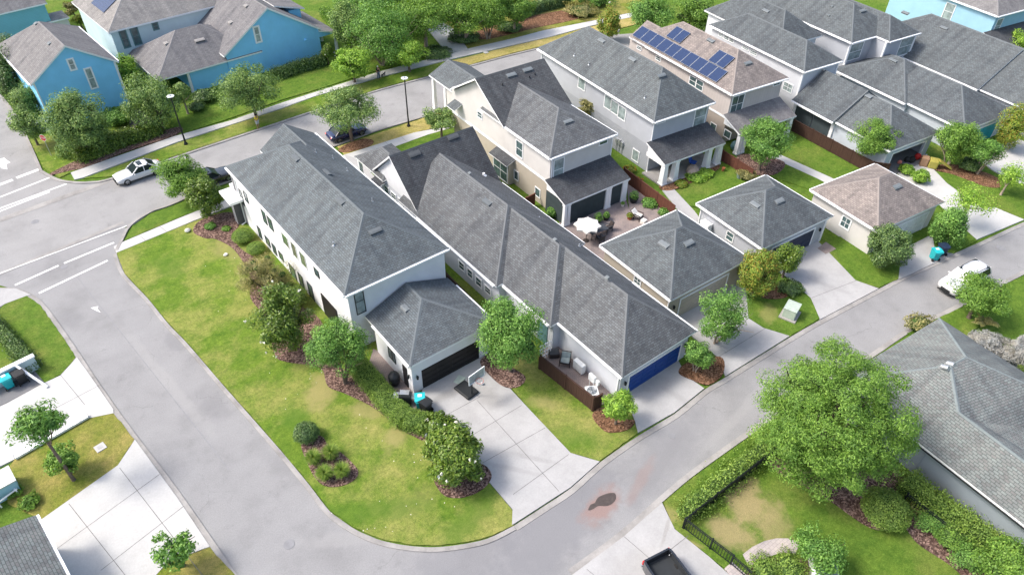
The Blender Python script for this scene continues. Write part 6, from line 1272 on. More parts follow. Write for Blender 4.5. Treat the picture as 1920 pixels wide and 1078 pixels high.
def text(s, size, mat, parent, loc, rot, name='lettering'):
    cu = bpy.data.curves.new(name, 'FONT'); cu.body = s; cu.size = size; cu.align_x = 'CENTER'; cu.align_y = 'CENTER'; cu.extrude = 0.002
    o = bpy.data.objects.new(name, cu); COL.objects.link(o); dg = bpy.context.evaluated_depsgraph_get(); me = bpy.data.meshes.new_from_object(o.evaluated_get(dg)); bpy.data.objects.remove(o)
    me.materials.clear(); me.materials.append(M[mat]); o = bpy.data.objects.new(name, me); COL.objects.link(o); o.parent = parent; o.location = loc; o.rotation_euler = rot; return o
text('STOP', 0.26, 'label', t, (0, -0.058, 2.1), (rad(90), 0, 0))
# ------------------------------------------------------------------ bins
def bin_(label, loc, rot, mat, group=None, lid=True):
    t = thing('wheeled_bin', label, 'trash bin', loc, rot, group); mb = MB(); A = [(-0.26, -0.3), (0.26, -0.3), (0.26, 0.28), (-0.26, 0.28)]; B = [(-0.33, -0.38), (0.33, -0.38), (0.33, 0.36), (-0.33, 0.36)]
    a = [(x, y, 0.06) for x, y in A]; b = [(x, y, 0.95) for x, y in B]; mb.face(a[::-1]); mb.face(b)
    for i in range(4): j = (i+1) % 4; mb.face([a[i], a[j], b[j], b[i]])
    mb.box(-0.36, 0.36, -0.41, 0.39, 0.93, 0.99); mb.build('bin_body', mat, t, bevel=0.03, weld=True)
    mb = MB(); n = 6
    for i in range(n):
        y0, y1 = -0.42+0.84*i/n, -0.42+0.84*(i+1)/n; z = lambda y: 1.0+0.08*(1-(y/0.42)**2)
        mb.face([(-0.37, y0, z(y0)), (0.37, y0, z(y0)), (0.37, y1, z(y1)), (-0.37, y1, z(y1))])
    for s in (-1, 1): mb.face([(s*0.37, -0.42+0.84*i/n, 1.0+0.08*(1-((-0.42+0.84*i/n)/0.42)**2)) for i in range(n+1)]+[(s*0.37, 0.42, 0.985), (s*0.37, -0.42, 0.985)])
    mb.build('lid', mat, t); mb = MB(); mb.box(-0.14, 0.14, -0.2, 0.05, 1.083, 1.088); mb.build('label_plate', 'label' if mat == 'binT' else mat, t)
    for s in (-1, 1): mb = MB(); mb.tube([(s*0.27, 0.3, 0.14), (s*0.34, 0.3, 0.14)], 0.14, 14); mb.build('wheel', 'tyre', t)
    mb = MB(); mb.tube([(-0.3, 0.46, 0.93), (0.3, 0.46, 0.93)], 0.02, 6); mb.build('handle', mat, t); return t
bin_('turquoise wheeled bin next to the black double garage door', (*(15.16, 29.64), 0.09), 150, 'binT')
bin_('black wheeled bin standing by the turquoise one at the hedge end', (*(15.26, 29.09), 0.09), 195, 'binK')
bin_('turquoise wheeled bin at the cream garage driveway', (*(60.63, 16.64), 0.09), 150, 'binT')
bin_('navy wheeled bin behind the turquoise one at the cream garage driveway', (*(61.81, 16.63), 0.09), 155, 'binN')
bin_('turquoise wheeled bin in the walled corner at the left edge', (*(-7.49, 48.8), 0.09), 190, 'binT')
bin_('black wheeled bin in the walled corner at the left edge', (*(-6.64, 48.73), 0.09), 190, 'binK')
# bin enclosure at left
t = thing('bin_enclosure', 'pale blue wall with white cap sheltering two bins at the left edge', 'wall', (*(-5.42, 49.71), 0), 8)
mb = MB(); mb.box(-6, 0, -0.25, 0, 0, 1.25); mb.build('wall_panel', 'aqua', t); mb = MB(); mb.box(-6.1, 0.08, -0.32, 0.07, 1.25, 1.36); mb.build('wall_cap', 'trim', t)
mb = MB(); mb.beam((-1.2, -0.3, 1.3), (-0.3, -2.6, 0.15), 0.16, 0.1); mb.build('rail', 'trim', t)
# ------------------------------------------------------------------ grill, smoker, hoop
t = thing('grill', 'stainless barbecue grill with dark lid on the brick side patio', 'grill', (*(14.49, 30.5), 0.09), 140)
mb = MB(); mb.box(-0.42, 0.42, -0.28, 0.28, 0.1, 0.8); mb.build('cabinet', 'binK', t, bevel=0.02)
mb = MB(); mb.tube([(-0.42, 0, 0.86), (0.42, 0, 0.86)], 0.3, 16); mb.build('hood', 'binK', t)
mb = MB(); mb.box(-0.85, -0.43, -0.27, 0.27, 0.8, 0.84); mb.build('side_shelf', 'steel', t); mb = MB(); mb.box(0.43, 0.85, -0.27, 0.27, 0.8, 0.84); mb.build('side_shelf', 'steel', t)
mb = MB(); mb.box(-0.3, 0.3, -0.2, 0.2, 1.13, 1.17); [mb.box(-0.3+k*0.15, -0.24+k*0.15, -0.22, 0.22, 1.17, 1.19) for k in range(5)]; mb.build('warming_rack', 'steel', t)
t = thing('smoker', 'black egg-shaped smoker beside the white garage side door', 'smoker', (*(14.74, 32.48), 0.09), 0)
mb = MB(); mb.lathe((0, 0, 0.05), [(0.25, 0), (0.38, 0.25), (0.42, 0.6), (0.43, 0.75)], 18); mb.build('cooking_bowl', 'binK', t, smooth=True)
mb = MB(); mb.lathe((0, 0, 0.8), [(0.44, 0), (0.42, 0.15), (0.3, 0.36), (0.12, 0.42), (0.1, 0.5)], 18); mb.build('lid', 'binK', t, smooth=True)
t = thing('basketball_hoop', 'portable basketball hoop with clear backboard standing on the main driveway', 'basketball hoop', (*(18.62, 28.34), 0.09), 8)
mb = MB(); mb.box(-0.45, 0.45, -0.2, 1.1, 0.0, 0.2); mb.build('base', 'binK', t, bevel=0.07)
mb = MB(); mb.tube([(0, -0.05, 0.1), (0, -0.1, 2.0)], 0.04, 8); mb.tube([(0, -0.1, 2.0), (0, -0.45, 2.2)], 0.03, 6); mb.tube([(0, -0.1, 1.9), (0, -0.45, 2.5)], 0.03, 6); mb.build('pole', 'iron', t)
mb = MB(); mb.box(-0.6, 0.6, -0.5, -0.48, 1.9, 2.7); bb = mb.build('backboard', 'glassL', t); mb = MB()
for a, b in (((-0.6, 1.9), (0.6, 1.9)), ((-0.6, 2.7), (0.6, 2.7)), ((-0.6, 1.9), (-0.6, 2.7)), ((0.6, 1.9), (0.6, 2.7))): mb.beam((a[0], -0.51, a[1]), (b[0], -0.51, b[1]), 0.05, 0.03)
mb.build('backboard_frame', 'label', t); mb = MB(); pts = [(0.22*math.cos(rad(k*20)), -0.76+0.22*math.sin(rad(k*20)), 2.05) for k in range(19)]; mb.tube(pts, 0.015, 5); mb.build('rim', 'pink', t)
mb = MB()
for k in range(12):
    a = rad(k*30); mb.tube([(0.22*math.cos(a), -0.76+0.22*math.sin(a), 2.04), (0.12*math.cos(a+0.3), -0.76+0.12*math.sin(a+0.3), 1.7)], 0.008, 4); mb.tube([(0.22*math.cos(a), -0.76+0.22*math.sin(a), 2.04), (0.12*math.cos(a-0.3), -0.76+0.12*math.sin(a-0.3), 1.7)], 0.008, 4)
mb.build('net', 'label', t)
o = MB(); o.ball((0, 0, 0.12), 0.12, 14, 10); o = o.build('ball', 'label', smooth=True); tag(o, 'small white and red ball lying under the basketball hoop', 'ball', None, (*(19.82, 28.7), 0.09))
hoop = t; hoop.scale = (1.2, 1.2, 1.1)
t = thing('flat_mat', 'pale grey square lid lying on the main driveway beside the hoop base', 'lid', (*(18.74, 30.02), 0.09), 25); mb = MB(); mb.box(-0.4, 0.4, -0.3, 0.3, 0, 0.05); mb.build('plate', 'utility', t, bevel=0.02)
# ------------------------------------------------------------------ fences
def fence(name, label, pts, h, mat='fence', z=0.03, post=True):
    """wooden privacy fence along points: panels, posts and rails"""
    t = thing(name, label, 'fence', (pts[0][0], pts[0][1], z)); ox, oy = pts[0]
    for (a, b) in zip(pts, pts[1:]):
        A, B = Vector((a[0]-ox, a[1]-oy, 0)), Vector((b[0]-ox, b[1]-oy, 0)); L = (B-A).length; d = (B-A)/L; n = max(1, round(L/2.4))
        for k in range(n):
            p, q = A+d*L*k/n, A+d*L*(k+1)/n; mb = MB(); m_ = max(2, int((q-p).length/0.15)); s = Vector((-d.y, d.x, 0))
            for i in range(m_):
                u, v = p+(q-p)*(i+0.04)/m_, p+(q-p)*(i+0.96)/m_; hh = h-0.02*(i % 2); th = 0.02; off = s*(0.008*(i % 3))
                u, v = u+off, v+off; P = [(u-s*th), (v-s*th), (v+s*th), (u+s*th)]
                mb.face([(*w.xy, 0) for w in P][::-1]); mb.face([(*w.xy, hh) for w in P])
                for e in range(4): f = (e+1) % 4; mb.face([(*P[e].xy, 0), (*P[f].xy, 0), (*P[f].xy, hh), (*P[e].xy, hh)])
            mb.build('fence_panel', mat, t); mb = MB(); mb.beam((p.x, p.y, h+0.02), (q.x, q.y, h+0.02), 0.12, 0.04); mb.build('top_rail', mat, t)
            if post: mb = MB(); mb.box(p.x-0.06, p.x+0.06, p.y-0.06, p.y+0.06, 0, h+0.12); mb.build('post', mat, t)
    return t
fence('wooden_fence', 'dark stained wooden fence around the small patio of the long house', [(24.15, 27.44), (24.63, 22.1), (24.69, 22.05), (25.4, 22.0)], 1.45)
fence('wooden_fence', 'narrow dark fence between the white garage and the long house', [(23.89, 39.61), (23.72, 34.07)], 1.3)
fence('wooden_fence', 'red-brown fence behind the umbrella patio', [(47.3, 42.47), (46.48, 34.79)], 1.4, 'fenceR')
fence('wooden_fence', 'short red-brown fence beside the beige house wall', [(36.11, 44.26), (37.32, 44.37)], 1.3, 'fenceR')
fence('wooden_fence', 'red-brown fence between the open porch garden and the solar house', [(58.21, 39.38), (58.37, 39.0), (57.93, 34.7)], 1.2, 'fenceR')
fence('wooden_fence', 'long dark brown fence along the walkway behind the open garage', [(69.9, 38.54), (68.95, 28.15), (70.02, 26.86)], 1.35)
def iron_fence(name, label, pts, h, z=0.05, step=0.16):
    t = thing(name, label, 'fence', (pts[0][0], pts[0][1], z)); ox, oy = pts[0]
    for (a, b) in zip(pts, pts[1:]):
        A, B = Vector((a[0]-ox, a[1]-oy, 0)), Vector((b[0]-ox, b[1]-oy, 0)); L = (B-A).length; n = max(1, round(L/2.2))
        for k in range(n):
            p, q = A+(B-A)*k/n, A+(B-A)*(k+1)/n; mb = MB(); m_ = int((q-p).length/step)
            for i in range(1, m_): u = p+(q-p)*i/m_; mb.beam((u.x, u.y, 0.08), (u.x, u.y, h), 0.028)
            for zz in (0.12, h-0.18, h-0.03): mb.beam((p.x, p.y, zz), (q.x, q.y, zz), 0.04)
            mb.build('fence_panel', 'iron', t); mb = MB(); mb.box(p.x-0.045, p.x+0.045, p.y-0.045, p.y+0.045, 0, h+0.08); mb.build('post', 'iron', t)
    return t
iron_fence('iron_fence', 'black iron fence running along the lane hedge of the yard', [(22.97, 12.01), (23.96, 12.03), (31.71, 11.96)], 1.05, step=0.12)
iron_fence('iron_fence', 'black iron fence along the edge of the pickup driveway', [(22.97, 11.96), (23.23, 10.1), (23.45, 8.71)], 1.1)
iron_fence('iron_gate', 'black iron gate across the curved garden path', [(23.45, 8.71), (23.53, 7.43)], 1.0)
iron_fence('iron_fence', 'dark iron fence between the rounded bush and the south house hedge', [(35.33, 4.81), (35.27, 2.32)], 1.15)
mb = MB(); a = (-6.98, 57.88); b = (-6.15, 52.98); fence_ = iron_fence('low_edging', 'thin black edging fence beside the left edge hedge', [a, b], 0.5)
# ------------------------------------------------------------------ utility and patio things
t = thing('utility_box', 'pale green metal utility box on the lawn beside the lane', 'utility box', (*(44.15, 19.82), 0.07), 18)
mb = MB(); mb.box(-0.62, 0.62, -0.5, 0.5, 0.1, 0.95); mb.build('cabinet', 'utility', t, bevel=0.03); mb = MB(); mb.box(-0.66, 0.66, -0.54, 0.54, 0.95, 1.02); mb.build('lid', 'utility', t, bevel=0.02)
mb = MB(); mb.box(-0.8, 0.8, -0.68, 0.68, -0.05, 0.1); mb.build('pad', 'kerb', t); mb = MB(); mb.box(0.2, 0.45, -0.512, -0.502, 0.45, 0.75); mb.build('notice', 'glassL', t)
def condenser(label, loc, rot):
    t = thing('air_conditioner', label, 'air conditioner', loc, rot); mb = MB(); mb.box(-0.45, 0.45, -0.45, 0.45, 0, 0.85); mb.build('housing', 'label', t, bevel=0.04)
    mb = MB(); mb.lathe((0, 0, 0.86), [(0.36, 0), (0.36, 0.015)], 24); mb.build('fan_well', 'vent', t); mb = MB()
    for k in range(6): a = rad(60*k); mb.face([(0.06*math.cos(a), 0.06*math.sin(a), 0.885), (0.33*math.cos(a-0.15), 0.33*math.sin(a-0.15), 0.88), (0.33*math.cos(a+0.3), 0.33*math.sin(a+0.3), 0.895)])
    mb.build('fan', 'galv', t); mb = MB()
    for r in (0.12, 0.22, 0.3): mb.tube([(r*math.cos(rad(20*k)), r*math.sin(rad(20*k)), 0.91) for k in range(19)], 0.008, 4)
    mb.build('grille', 'galv', t); return t
condenser('pale square air conditioner inside the dark patio fence near the shrub', (*(25.32, 22.98), 0.09), -30)
t = thing('wall_condenser', 'white boxy heat pump against the long house wall', 'heat pump', (*(26.34, 25.47), 0.09), 0)
mb = MB(); mb.box(-0.2, 0.2, -0.5, 0.5, 0.15, 0.95); mb.build('housing', 'label', t, bevel=0.03); mb = MB(); mb.box(-0.15, 0.15, -0.45, -0.35, 0, 0.15); mb.box(-0.15, 0.15, 0.35, 0.45, 0, 0.15); mb.build('feet', 'galv', t)
t = thing('utility_meter', 'white meter box and pipes on the long house wall', 'meter', (*(26.01, 23.74), 0.09), 0)
mb = MB(); mb.box(-0.1, 0.1, -0.3, 0.3, 0.7, 1.3); mb.box(-0.08, 0.08, -0.7, -0.45, 0.8, 1.2); mb.build('meter_box', 'label', t); mb = MB(); mb.tube([(0, 0.2, 0), (0, 0.2, 0.7)], 0.03, 6); mb.tube([(0, -0.2, 0), (0, -0.2, 0.7)], 0.03, 6); mb.tube([(0, -0.55, 0), (0, -0.55, 0.8)], 0.03, 6); mb.build('conduit', 'label', t)
def chair(name, label, loc, rot, frame, cush, w=0.62, recline=False, group=None):
    t = thing(name, label, 'chair', loc, rot, group)
    for x in (-w/2, w/2):
        for y in (-0.3, 0.3): mb = MB(); mb.box(x-0.03, x+0.03, y-0.03, y+0.03, 0, 0.4); mb.build('leg', frame, t)
        mb = MB(); mb.box(x-0.04, x+0.04, -0.33, 0.33, 0.58, 0.63); mb.box(x-0.03, x+0.03, -0.3, -0.26, 0.4, 0.6); mb.build('armrest', frame, t)
    mb = MB(); mb.box(-w/2, w/2, -0.33, 0.33, 0.32, 0.4); mb.build('seat', frame, t); mb = MB(); mb.box(-w/2+0.04, w/2-0.04, -0.31, 0.26, 0.4, 0.5); mb.build('seat_cushion', cush, t, bevel=0.04)
    mb = MB(); mb.beam((0, 0.3, 0.4), (0, 0.48 if not recline else 0.75, 0.95 if not recline else 0.85), w, 0.06); mb.build('backrest', frame, t)
    mb = MB(); mb.beam((0, 0.25, 0.48), (0, 0.42 if not recline else 0.68, 0.92 if not recline else 0.84), w*0.88, 0.09); mb.build('back_cushion', cush, t, bevel=0.03); return t
chair('patio_chair', 'wicker patio chair with pale grey cushions against the long house wall', (*(25.97, 26.62), 0.09), -50, 'wicker', 'glassL', 0.75)
t = thing('patio_ottoman', 'dark wicker ottoman beside the cushioned patio chair', 'ottoman', (*(25.86, 27.8), 0.09), -30); mb = MB(); mb.box(-0.4, 0.4, -0.35, 0.35, 0.05, 0.4); mb.build('frame', 'wicker', t, bevel=0.03); mb = MB(); mb.box(-0.36, 0.36, -0.31, 0.31, 0.4, 0.46); mb.build('top_pad', 'table', t, bevel=0.02)
t = thing('arbour', 'white lattice trellis at the end of the fenced patio behind the round tree', 'trellis', (*(25.19, 28.02), 0.08), 0)
mb = MB(); [mb.beam((-0.5+k*0.25, 0, 0), (-0.5+k*0.25, 0, 1.6), 0.05) for k in range(5)]; [mb.beam((-0.55, 0.03, 0.3+k*0.4), (0.55, 0.03, 0.3+k*0.4), 0.05) for k in range(4)]; mb.build('lattice', 'trim', t)
# umbrella, table, chairs, pots
t = thing('patio_umbrella', 'white scalloped patio umbrella open over the dark dining table', 'umbrella', (*(37.4, 37.06), 0.08), 0)
mb = MB(); c = (0, 0, 2.15); n = 8; ring = []
for i in range(n*2): a = math.pi*i/n; r = 1.25 if i % 2 == 0 else 1.0; ring.append((r*math.cos(a), r*math.sin(a), 1.78+(0 if i % 2 == 0 else 0.05)))
mid = [(x*0.5, y*0.5, 2.02) for x, y, z in ring]
for i in range(2*n): j = (i+1) % (2*n); mb.face([c, mid[i], mid[j]]); mb.face([mid[i], ring[i], ring[j], mid[j]]); mb.face([ring[i], (ring[i][0], ring[i][1], ring[i][2]-0.15), (ring[j][0], ring[j][1], ring[j][2]-0.15), ring[j]])
mb.build('canopy', 'cushion', t); mb = MB(); mb.tube([(0, 0, 0), (0, 0, 2.2)], 0.03, 8); mb.lathe((0, 0, 0), [(0.28, 0), (0.28, 0.05), (0.05, 0.1)], 14); mb.build('pole', 'wicker', t)
t = thing('dining_table', 'dark rectangular dining table on the brick patio under the umbrella', 'table', (*(38.76, 37.09), 0.08), -8)
mb = MB(); mb.box(-0.95, 0.95, -0.5, 0.5, 0.68, 0.73); mb.build('table_top', 'table', t, bevel=0.01)
for x in (-0.85, 0.85):
    for y in (-0.42, 0.42): mb = MB(); mb.box(x-0.03, x+0.03, y-0.03, y+0.03, 0, 0.68); mb.build('leg', 'table', t)
tx, ty = (38.76, 37.09)
c0 = chair('dining_chair', 'dark dining chair at the end of the patio table nearest the screened porch column', (tx+1.3, ty-0.1, 0.08), -98, 'table', 'wicker', 0.5, group='dark chairs at the patio table')
for (dx, dy, r, lb) in ((0.55, 0.85, -8, 'dark dining chair on the porch side of the patio table'), (-0.4, -0.85, 172, 'dark dining chair on the near side of the table below the umbrella')):
    dup(c0, (tx+dx, ty+dy, 0.08), r, lb)
t = thing('ice_bucket', 'small glass bowl on the patio dining table', 'bowl', (tx+0.05, ty+0.1, 0.815), 0); mb = MB(); mb.lathe((0, 0, 0), [(0.1, 0), (0.17, 0.12), (0.18, 0.14)], 14); mb.build('glass_bowl', 'steel', t)
chair('lounge_chair', 'white cushioned lounge chair in the middle of the brick patio', (*(43.65, 36.66), 0.08), 15, 'wicker', 'cushion', 0.7, recline=True)
t = thing('side_table', 'small white cube table next to the lounge chair', 'table', (*(43.57, 35.87), 0.08), 10); mb = MB(); mb.box(-0.24, 0.24, -0.24, 0.24, 0, 0.42); mb.build('cube', 'cushion', t, bevel=0.03)
def pot(label, loc, r, h, mat, plant=None, ph=0.5, pr=0.4, fl=0):
    t = thing('potted_plant' if plant else 'planter', label, 'planter', loc); mb = MB(); mb.lathe((0, 0, 0), [(r*0.7, 0), (r, h*0.85), (r*1.08, h*0.86), (r*1.08, h), (r*0.9, h), (r*0.85, h*0.8)], 18); mb.build('pot', mat, t)
    if plant:
        rng = np.random.default_rng(int(loc[0]*10)); n = 500; u = rng.normal(size=(n, 3)); u /= np.linalg.norm(u, axis=1)[:, None]; u[:, 2] = np.abs(u[:, 2]); P = u*rng.uniform(0.4, 1, n)[:, None]*np.array([pr, pr, ph])+np.array([0, 0, h])
        me = leaf_mesh('leaves', P, u+rng.normal(size=(n, 3))*0.5, 0.13, 0.5, [plant], rng); o = bpy.data.objects.new('leaves', me); COL.objects.link(o); o.parent = t
    return t
pot('large black pot with a tall plant by the red-brown fence', (*(45.29, 38.97), 0.08), 0.42, 0.5, 'binK', 'lfMid', 0.9, 0.5)
pot('black pot with leafy plant between porch and dining table', (*(41.14, 38.4), 0.08), 0.32, 0.4, 'binK', 'lfMid', 0.5, 0.35)
pot('terracotta pot of orange flowers left of the lounge chair', (*(42.99, 37.14), 0.08), 0.26, 0.35, 'terra', 'lfRust', 0.35, 0.35)
pot('small white pot at the foot of the porch column', (*(43.94, 39.07), 0.08), 0.18, 0.3, 'cushion', 'lfMid', 0.2, 0.2)
pot('tall leafy potted plant between umbrella and screened porch', (*(40.23, 38.53), 0.08), 0.28, 0.35, 'binK', 'lfMid', 0.8, 0.5)
pot('blue glazed urn in the porch garden', (*(57.14, 35.65), 0.08), 0.3, 0.55, 'glassL', 'lfOlive', 0.4, 0.5)
pot('coral pot beside the lawn of the open porch garden', (*(56.85, 37.5), 0.08), 0.17, 0.4, 'terra')
t = thing('beach_chair', 'blue folding chair inside the open white-columned porch', 'chair', (*(54.99, 40.02), 0.17), 20); mb = MB(); mb.box(-0.35, 0.35, -0.3, 0.3, 0.35, 0.45); mb.beam((0, 0.3, 0.45), (0, 0.5, 1.0), 0.7, 0.08); mb.build('seat', 'bluep', t, bevel=0.03); mb = MB(); [mb.beam((x, -0.3, 0), (x, 0.3, 0.4), 0.04) for x in (-0.33, 0.33)]; mb.build('frame', 'iron', t)
t = thing('hammock', 'dark green covered grill under the tan porch roof', 'grill', (*(61.09, 39.6), 0.05), 0); mb = MB(); mb.ball((0, 0, 0.6), (0.5, 0.4, 0.55), 14, 8); mb.build('cover', 'frameG', t)
t = thing('kids_climber', 'mustard yellow plastic play structure beside the open garage', 'play structure', (*(75.65, 24.55), 0.08), 30)
mb = MB(); mb.box(-0.5, 0.5, 0, 0.9, 0, 0.9); mb.build('play_base', 'gold', t, bevel=0.12); mb = MB(); mb.beam((0, 0, 0.9), (0.2, -1.4, 0.15), 0.6, 0.12); mb.build('slide', 'gold', t, bevel=0.03); mb = MB(); mb.box(-0.4, 0.4, 0.95, 1.7, 0, 1.0); mb.build('play_roof', 'tan', t, bevel=0.1)
def stone(label, loc, r, mat='rock', cat='rock'):
    mb = MB(); mb.ball((0, 0, r*0.35), (r, r*0.75, r*0.5), 9, 6, 0); o = mb.build('rock' if mat == 'rock' else 'cover_plate', mat); rng = random.Random(int(r*100)); 
    for v in o.data.vertices: v.co *= rng.uniform(0.88, 1.12)
    return tag(o, label, cat, None, loc, 20)
stone('long flat boulder at the edge of the porch garden bed', (*(53.92, 39.13), 0.1), 0.9)
stone('pale stone cap in the corner lawn near the mulch bed', (*(8.96, 59.77), 0.09), 0.3, 'cushion', 'utility cover')
stone('small pale cap in the dry patch of the corner lawn', (*(10.44, 54.32), 0.09), 0.22, 'cushion', 'utility cover')
t = thing('valve_cover', 'square concrete valve cover in the lawn at the left edge', 'utility cover', (*(-3.75, 39.39), 0.07), 10); mb = MB(); mb.box(-0.32, 0.32, -0.32, 0.32, 0, 0.05); mb.build('frame', 'concW', t); mb = MB(); mb.box(-0.16, 0.16, -0.16, 0.16, 0.05, 0.06); mb.build('lid', 'conc', t)
t = thing('valve_cover', 'square cover plate at the edge of the far pavement by the dry verge', 'utility cover', (*(54.21, 75.96), 0.075), 0); mb = MB(); mb.box(-0.3, 0.3, -0.3, 0.3, 0, 0.05); mb.build('frame', 'concW', t); mb = MB(); mb.box(-0.12, 0.12, -0.12, 0.12, 0.05, 0.06); mb.build('lid', 'kerb', t)
# white-framed skylight box (bottom edge), outdoor furniture at left edge, low kerb rail
t = thing('garden_box', 'white framed glass garden box at the bottom edge beside the rose bush', 'cold frame', (*(27.29, 5.13), 0), 40); mb = MB(); mb.box(-0.7, 0.7, -0.7, 0.7, 0, 0.9); mb.build('frame', 'trim', t, bevel=0.02); mb = MB(); mb.face([(-0.6, -0.6, 0.91), (0.6, -0.6, 0.91), (0.6, 0.6, 0.91), (-0.6, 0.6, 0.91)]); mb.build('glass', 'glassL', t)
a, b = (-8.4, 41.76), (-3.72, 42.55)
t = thing('planter_rail', 'low white segmented kerb rail along the west yard lawn', 'railing', (a[0], a[1], 0.08)); A = Vector((0, 0, 0)); B = Vector((b[0]-a[0], b[1]-a[1], 0)); mb = MB()
mb.beam(A+Vector((0, 0, 0.12)), B+Vector((0, 0, 0.12)), 0.34, 0.16); mb.build('rail', 'trim', t)
for k in range(10): mb = MB(); mb.beam(A+(B-A)*k/9+Vector((0, -0.2, 0.205)), A+(B-A)*k/9+Vector((0, 0.2, 0.205)), 0.03, 0.012); mb.build('rail_joint', 'vent', t)
t = thing('garden_bench', 'white frame of garden furniture beside the pale blue wall at left edge', 'bench', (*(-9.45, 38.87), 0.07), 20)
for k in range(3): mb = MB(); mb.beam((-0.6, -0.4+k*0.4, 0.5), (0.7, -0.4+k*0.4, 0.5), 0.1, 0.05); mb.build('slat', 'trim', t)
for x in (-0.5, 0.6): mb = MB(); mb.beam((x, -0.5, 0.47), (x, 0.5, 0.47), 0.08, 0.05); mb.box(x-0.04, x+0.04, -0.45, -0.37, 0, 0.45); mb.box(x-0.04, x+0.04, 0.37, 0.45, 0, 0.45); mb.build('leg', 'trim', t)
# ------------------------------------------------------------------ trees and planting
def T(name, label, v, **k): return tree(name, label, v[0], v[1], v[2], v[3], v[4], **k)
T('elm_tree', 'very large bright green feathery tree beside the pale south roof', (32.55, 9.84, 5.57, 4.82, 5.31), leaf='lfElm', clumps=300, per=260, size=0.19, aspect=0.34, cr=(0.1, 0.19), shape='loose')
T('shade_tree', 'round dense green tree between the main driveway and the long house', (22.25, 28.52, 4.29, 2.73, 2.86), leaf='lfMid', clumps=70, per=300, size=0.17, aspect=0.6, cr=(0.22, 0.34))
T('crape_myrtle', 'mid green tree in front of the white garage beside the clipped hedge', (11.91, 34.92, 3.63, 2.49, 2.06), leaf='lfMid', clumps=60, per=230, size=0.15, aspect=0.55, stems=3, cr=(0.2, 0.34))
T('magnolia_tree', 'dark glossy magnolia with white flowers by the main driveway', (14.08, 23.56, 2.0, 2.21, 1.81), leaf='lfMag', clumps=85, per=230, size=0.24, aspect=0.5, flowers=9, cr=(0.2, 0.34))
T('magnolia_tree', 'magnolia with white blooms against the corner house wall', (10.24, 40.38, 3.25, 2.28, 3.03), leaf='lfMag', clumps=55, per=210, size=0.22, aspect=0.5, flowers=8, cr=(0.2, 0.34))
T('bottlebrush_tree', 'pale olive weeping shrub tree in front of the corner house windows', (11.39, 46.8, 2.41, 2.47, 2.21), leaf='lfOlive', clumps=45, per=260, size=0.2, aspect=0.22, cr=(0.2, 0.34))
S0 = shrub('magnolia_shrub', 'leafy green shrub at the wall between the olive weeping shrub and the magnolia', *(12.31, 44.75), 1.3, 1.9, leaf='lfMag', n=4200, size=0.15, lump=0.2)
T('street_tree', 'bright green tree hiding the black car by the street corner', (10.82, 65.04, 2.9, 2.72, 2.21), leaf='lfElm', clumps=55, per=230, size=0.19, aspect=0.5, cr=(0.2, 0.34))
T('magnolia_tree', 'dark olive magnolia between the corner verge and the white house', (11.4, 60.92, 2.36, 1.92, 2.16), leaf='lfMag', clumps=45, per=200, size=0.22, aspect=0.5, cr=(0.22, 0.34))
T('oak_tree', 'grey green oak with visible trunk above the dark blue car', (28.82, 65.77, 4.12, 3.98, 2.46), leaf='lfOak', clumps=60, per=230, size=0.2, aspect=0.5, gap=1, tr=0.19, cr=(0.18, 0.3))
T('oak_tree', 'low oak in front of the beige house entry', (36.92, 60.26, 2.6, 2.24, 1.2), leaf='lfOak', clumps=30, per=210, size=0.2, gap=1, cr=(0.2, 0.34))
T('street_tree', 'bright lime green tree on the far verge near the pedestrian in black', (42.91, 76.9, 2.49, 2.61, 1.93), leaf='lfLime', clumps=34, per=190, size=0.24, gap=1, cr=(0.22, 0.36))
T('street_tree', 'yellow green tree in front of the blue house porch', (35.85, 78.27, 2.7, 2.53, 2.39), leaf='lfLime', clumps=40, per=210, size=0.24, cr=(0.2, 0.34))
T('oak_tree', 'grey green oak on the far verge behind the person in yellow', (22.49, 76.71, 3.8, 4.07, 2.83), leaf='lfOak', clumps=60, per=220, size=0.22, gap=1, tr=0.17, cr=(0.18, 0.3))
T('oak_tree', 'spreading oak beside the brick entry path and lamp post', (13.12, 80.41, 3.48, 3.65, 3.26), leaf='lfOak', clumps=55, per=220, size=0.22, gap=1, cr=(0.18, 0.3))
T('oak_tree', 'slender grey oak in front of the blue wing porch', (16.54, 82.08, 2.8, 1.78, 1.51), leaf='lfOak', clumps=20, per=150, size=0.2, gap=1, cr=(0.2, 0.34), mat='barkL')
T('oak_tree', 'large oak in front of the blue gable house behind the stop sign', (5.35, 79.05, 3.86, 3.63, 3.63), leaf='lfOak', clumps=70, per=250, size=0.22, cr=(0.18, 0.3))
T('street_tree', 'olive green tree leaning over the side road at the left', (1.33, 84.47, 2.6, 1.76, 1.76), leaf='lfOak', clumps=26, per=190, size=0.22, gap=1)
T('dark_shrub_tree', 'dark green tree beside the blue gable house at the left edge', (1.74, 96.08, 3.66, 2.16, 3.43), leaf='lfDark', clumps=40, per=220, size=0.22)
T('dark_shrub_tree', 'dark green tree left of the blue gable house above the side road', (2.24, 89.75, 2.57, 1.74, 2.37), leaf='lfOak', clumps=40, per=220, size=0.22)
T('dark_shrub_tree', 'second dark tree at the left edge beside the first', (3.39, 102.94, 3.01, 1.8, 2.8), leaf='lfDark', clumps=36, per=220, size=0.22)
T('lime_shrub_tree', 'bright green shrub tree between the two bright blue houses', (13.32, 92.21, 2.41, 1.54, 2.21), leaf='lfLime', clumps=26, per=190, size=0.22)
g_ = 'park trees on the far side of the street'
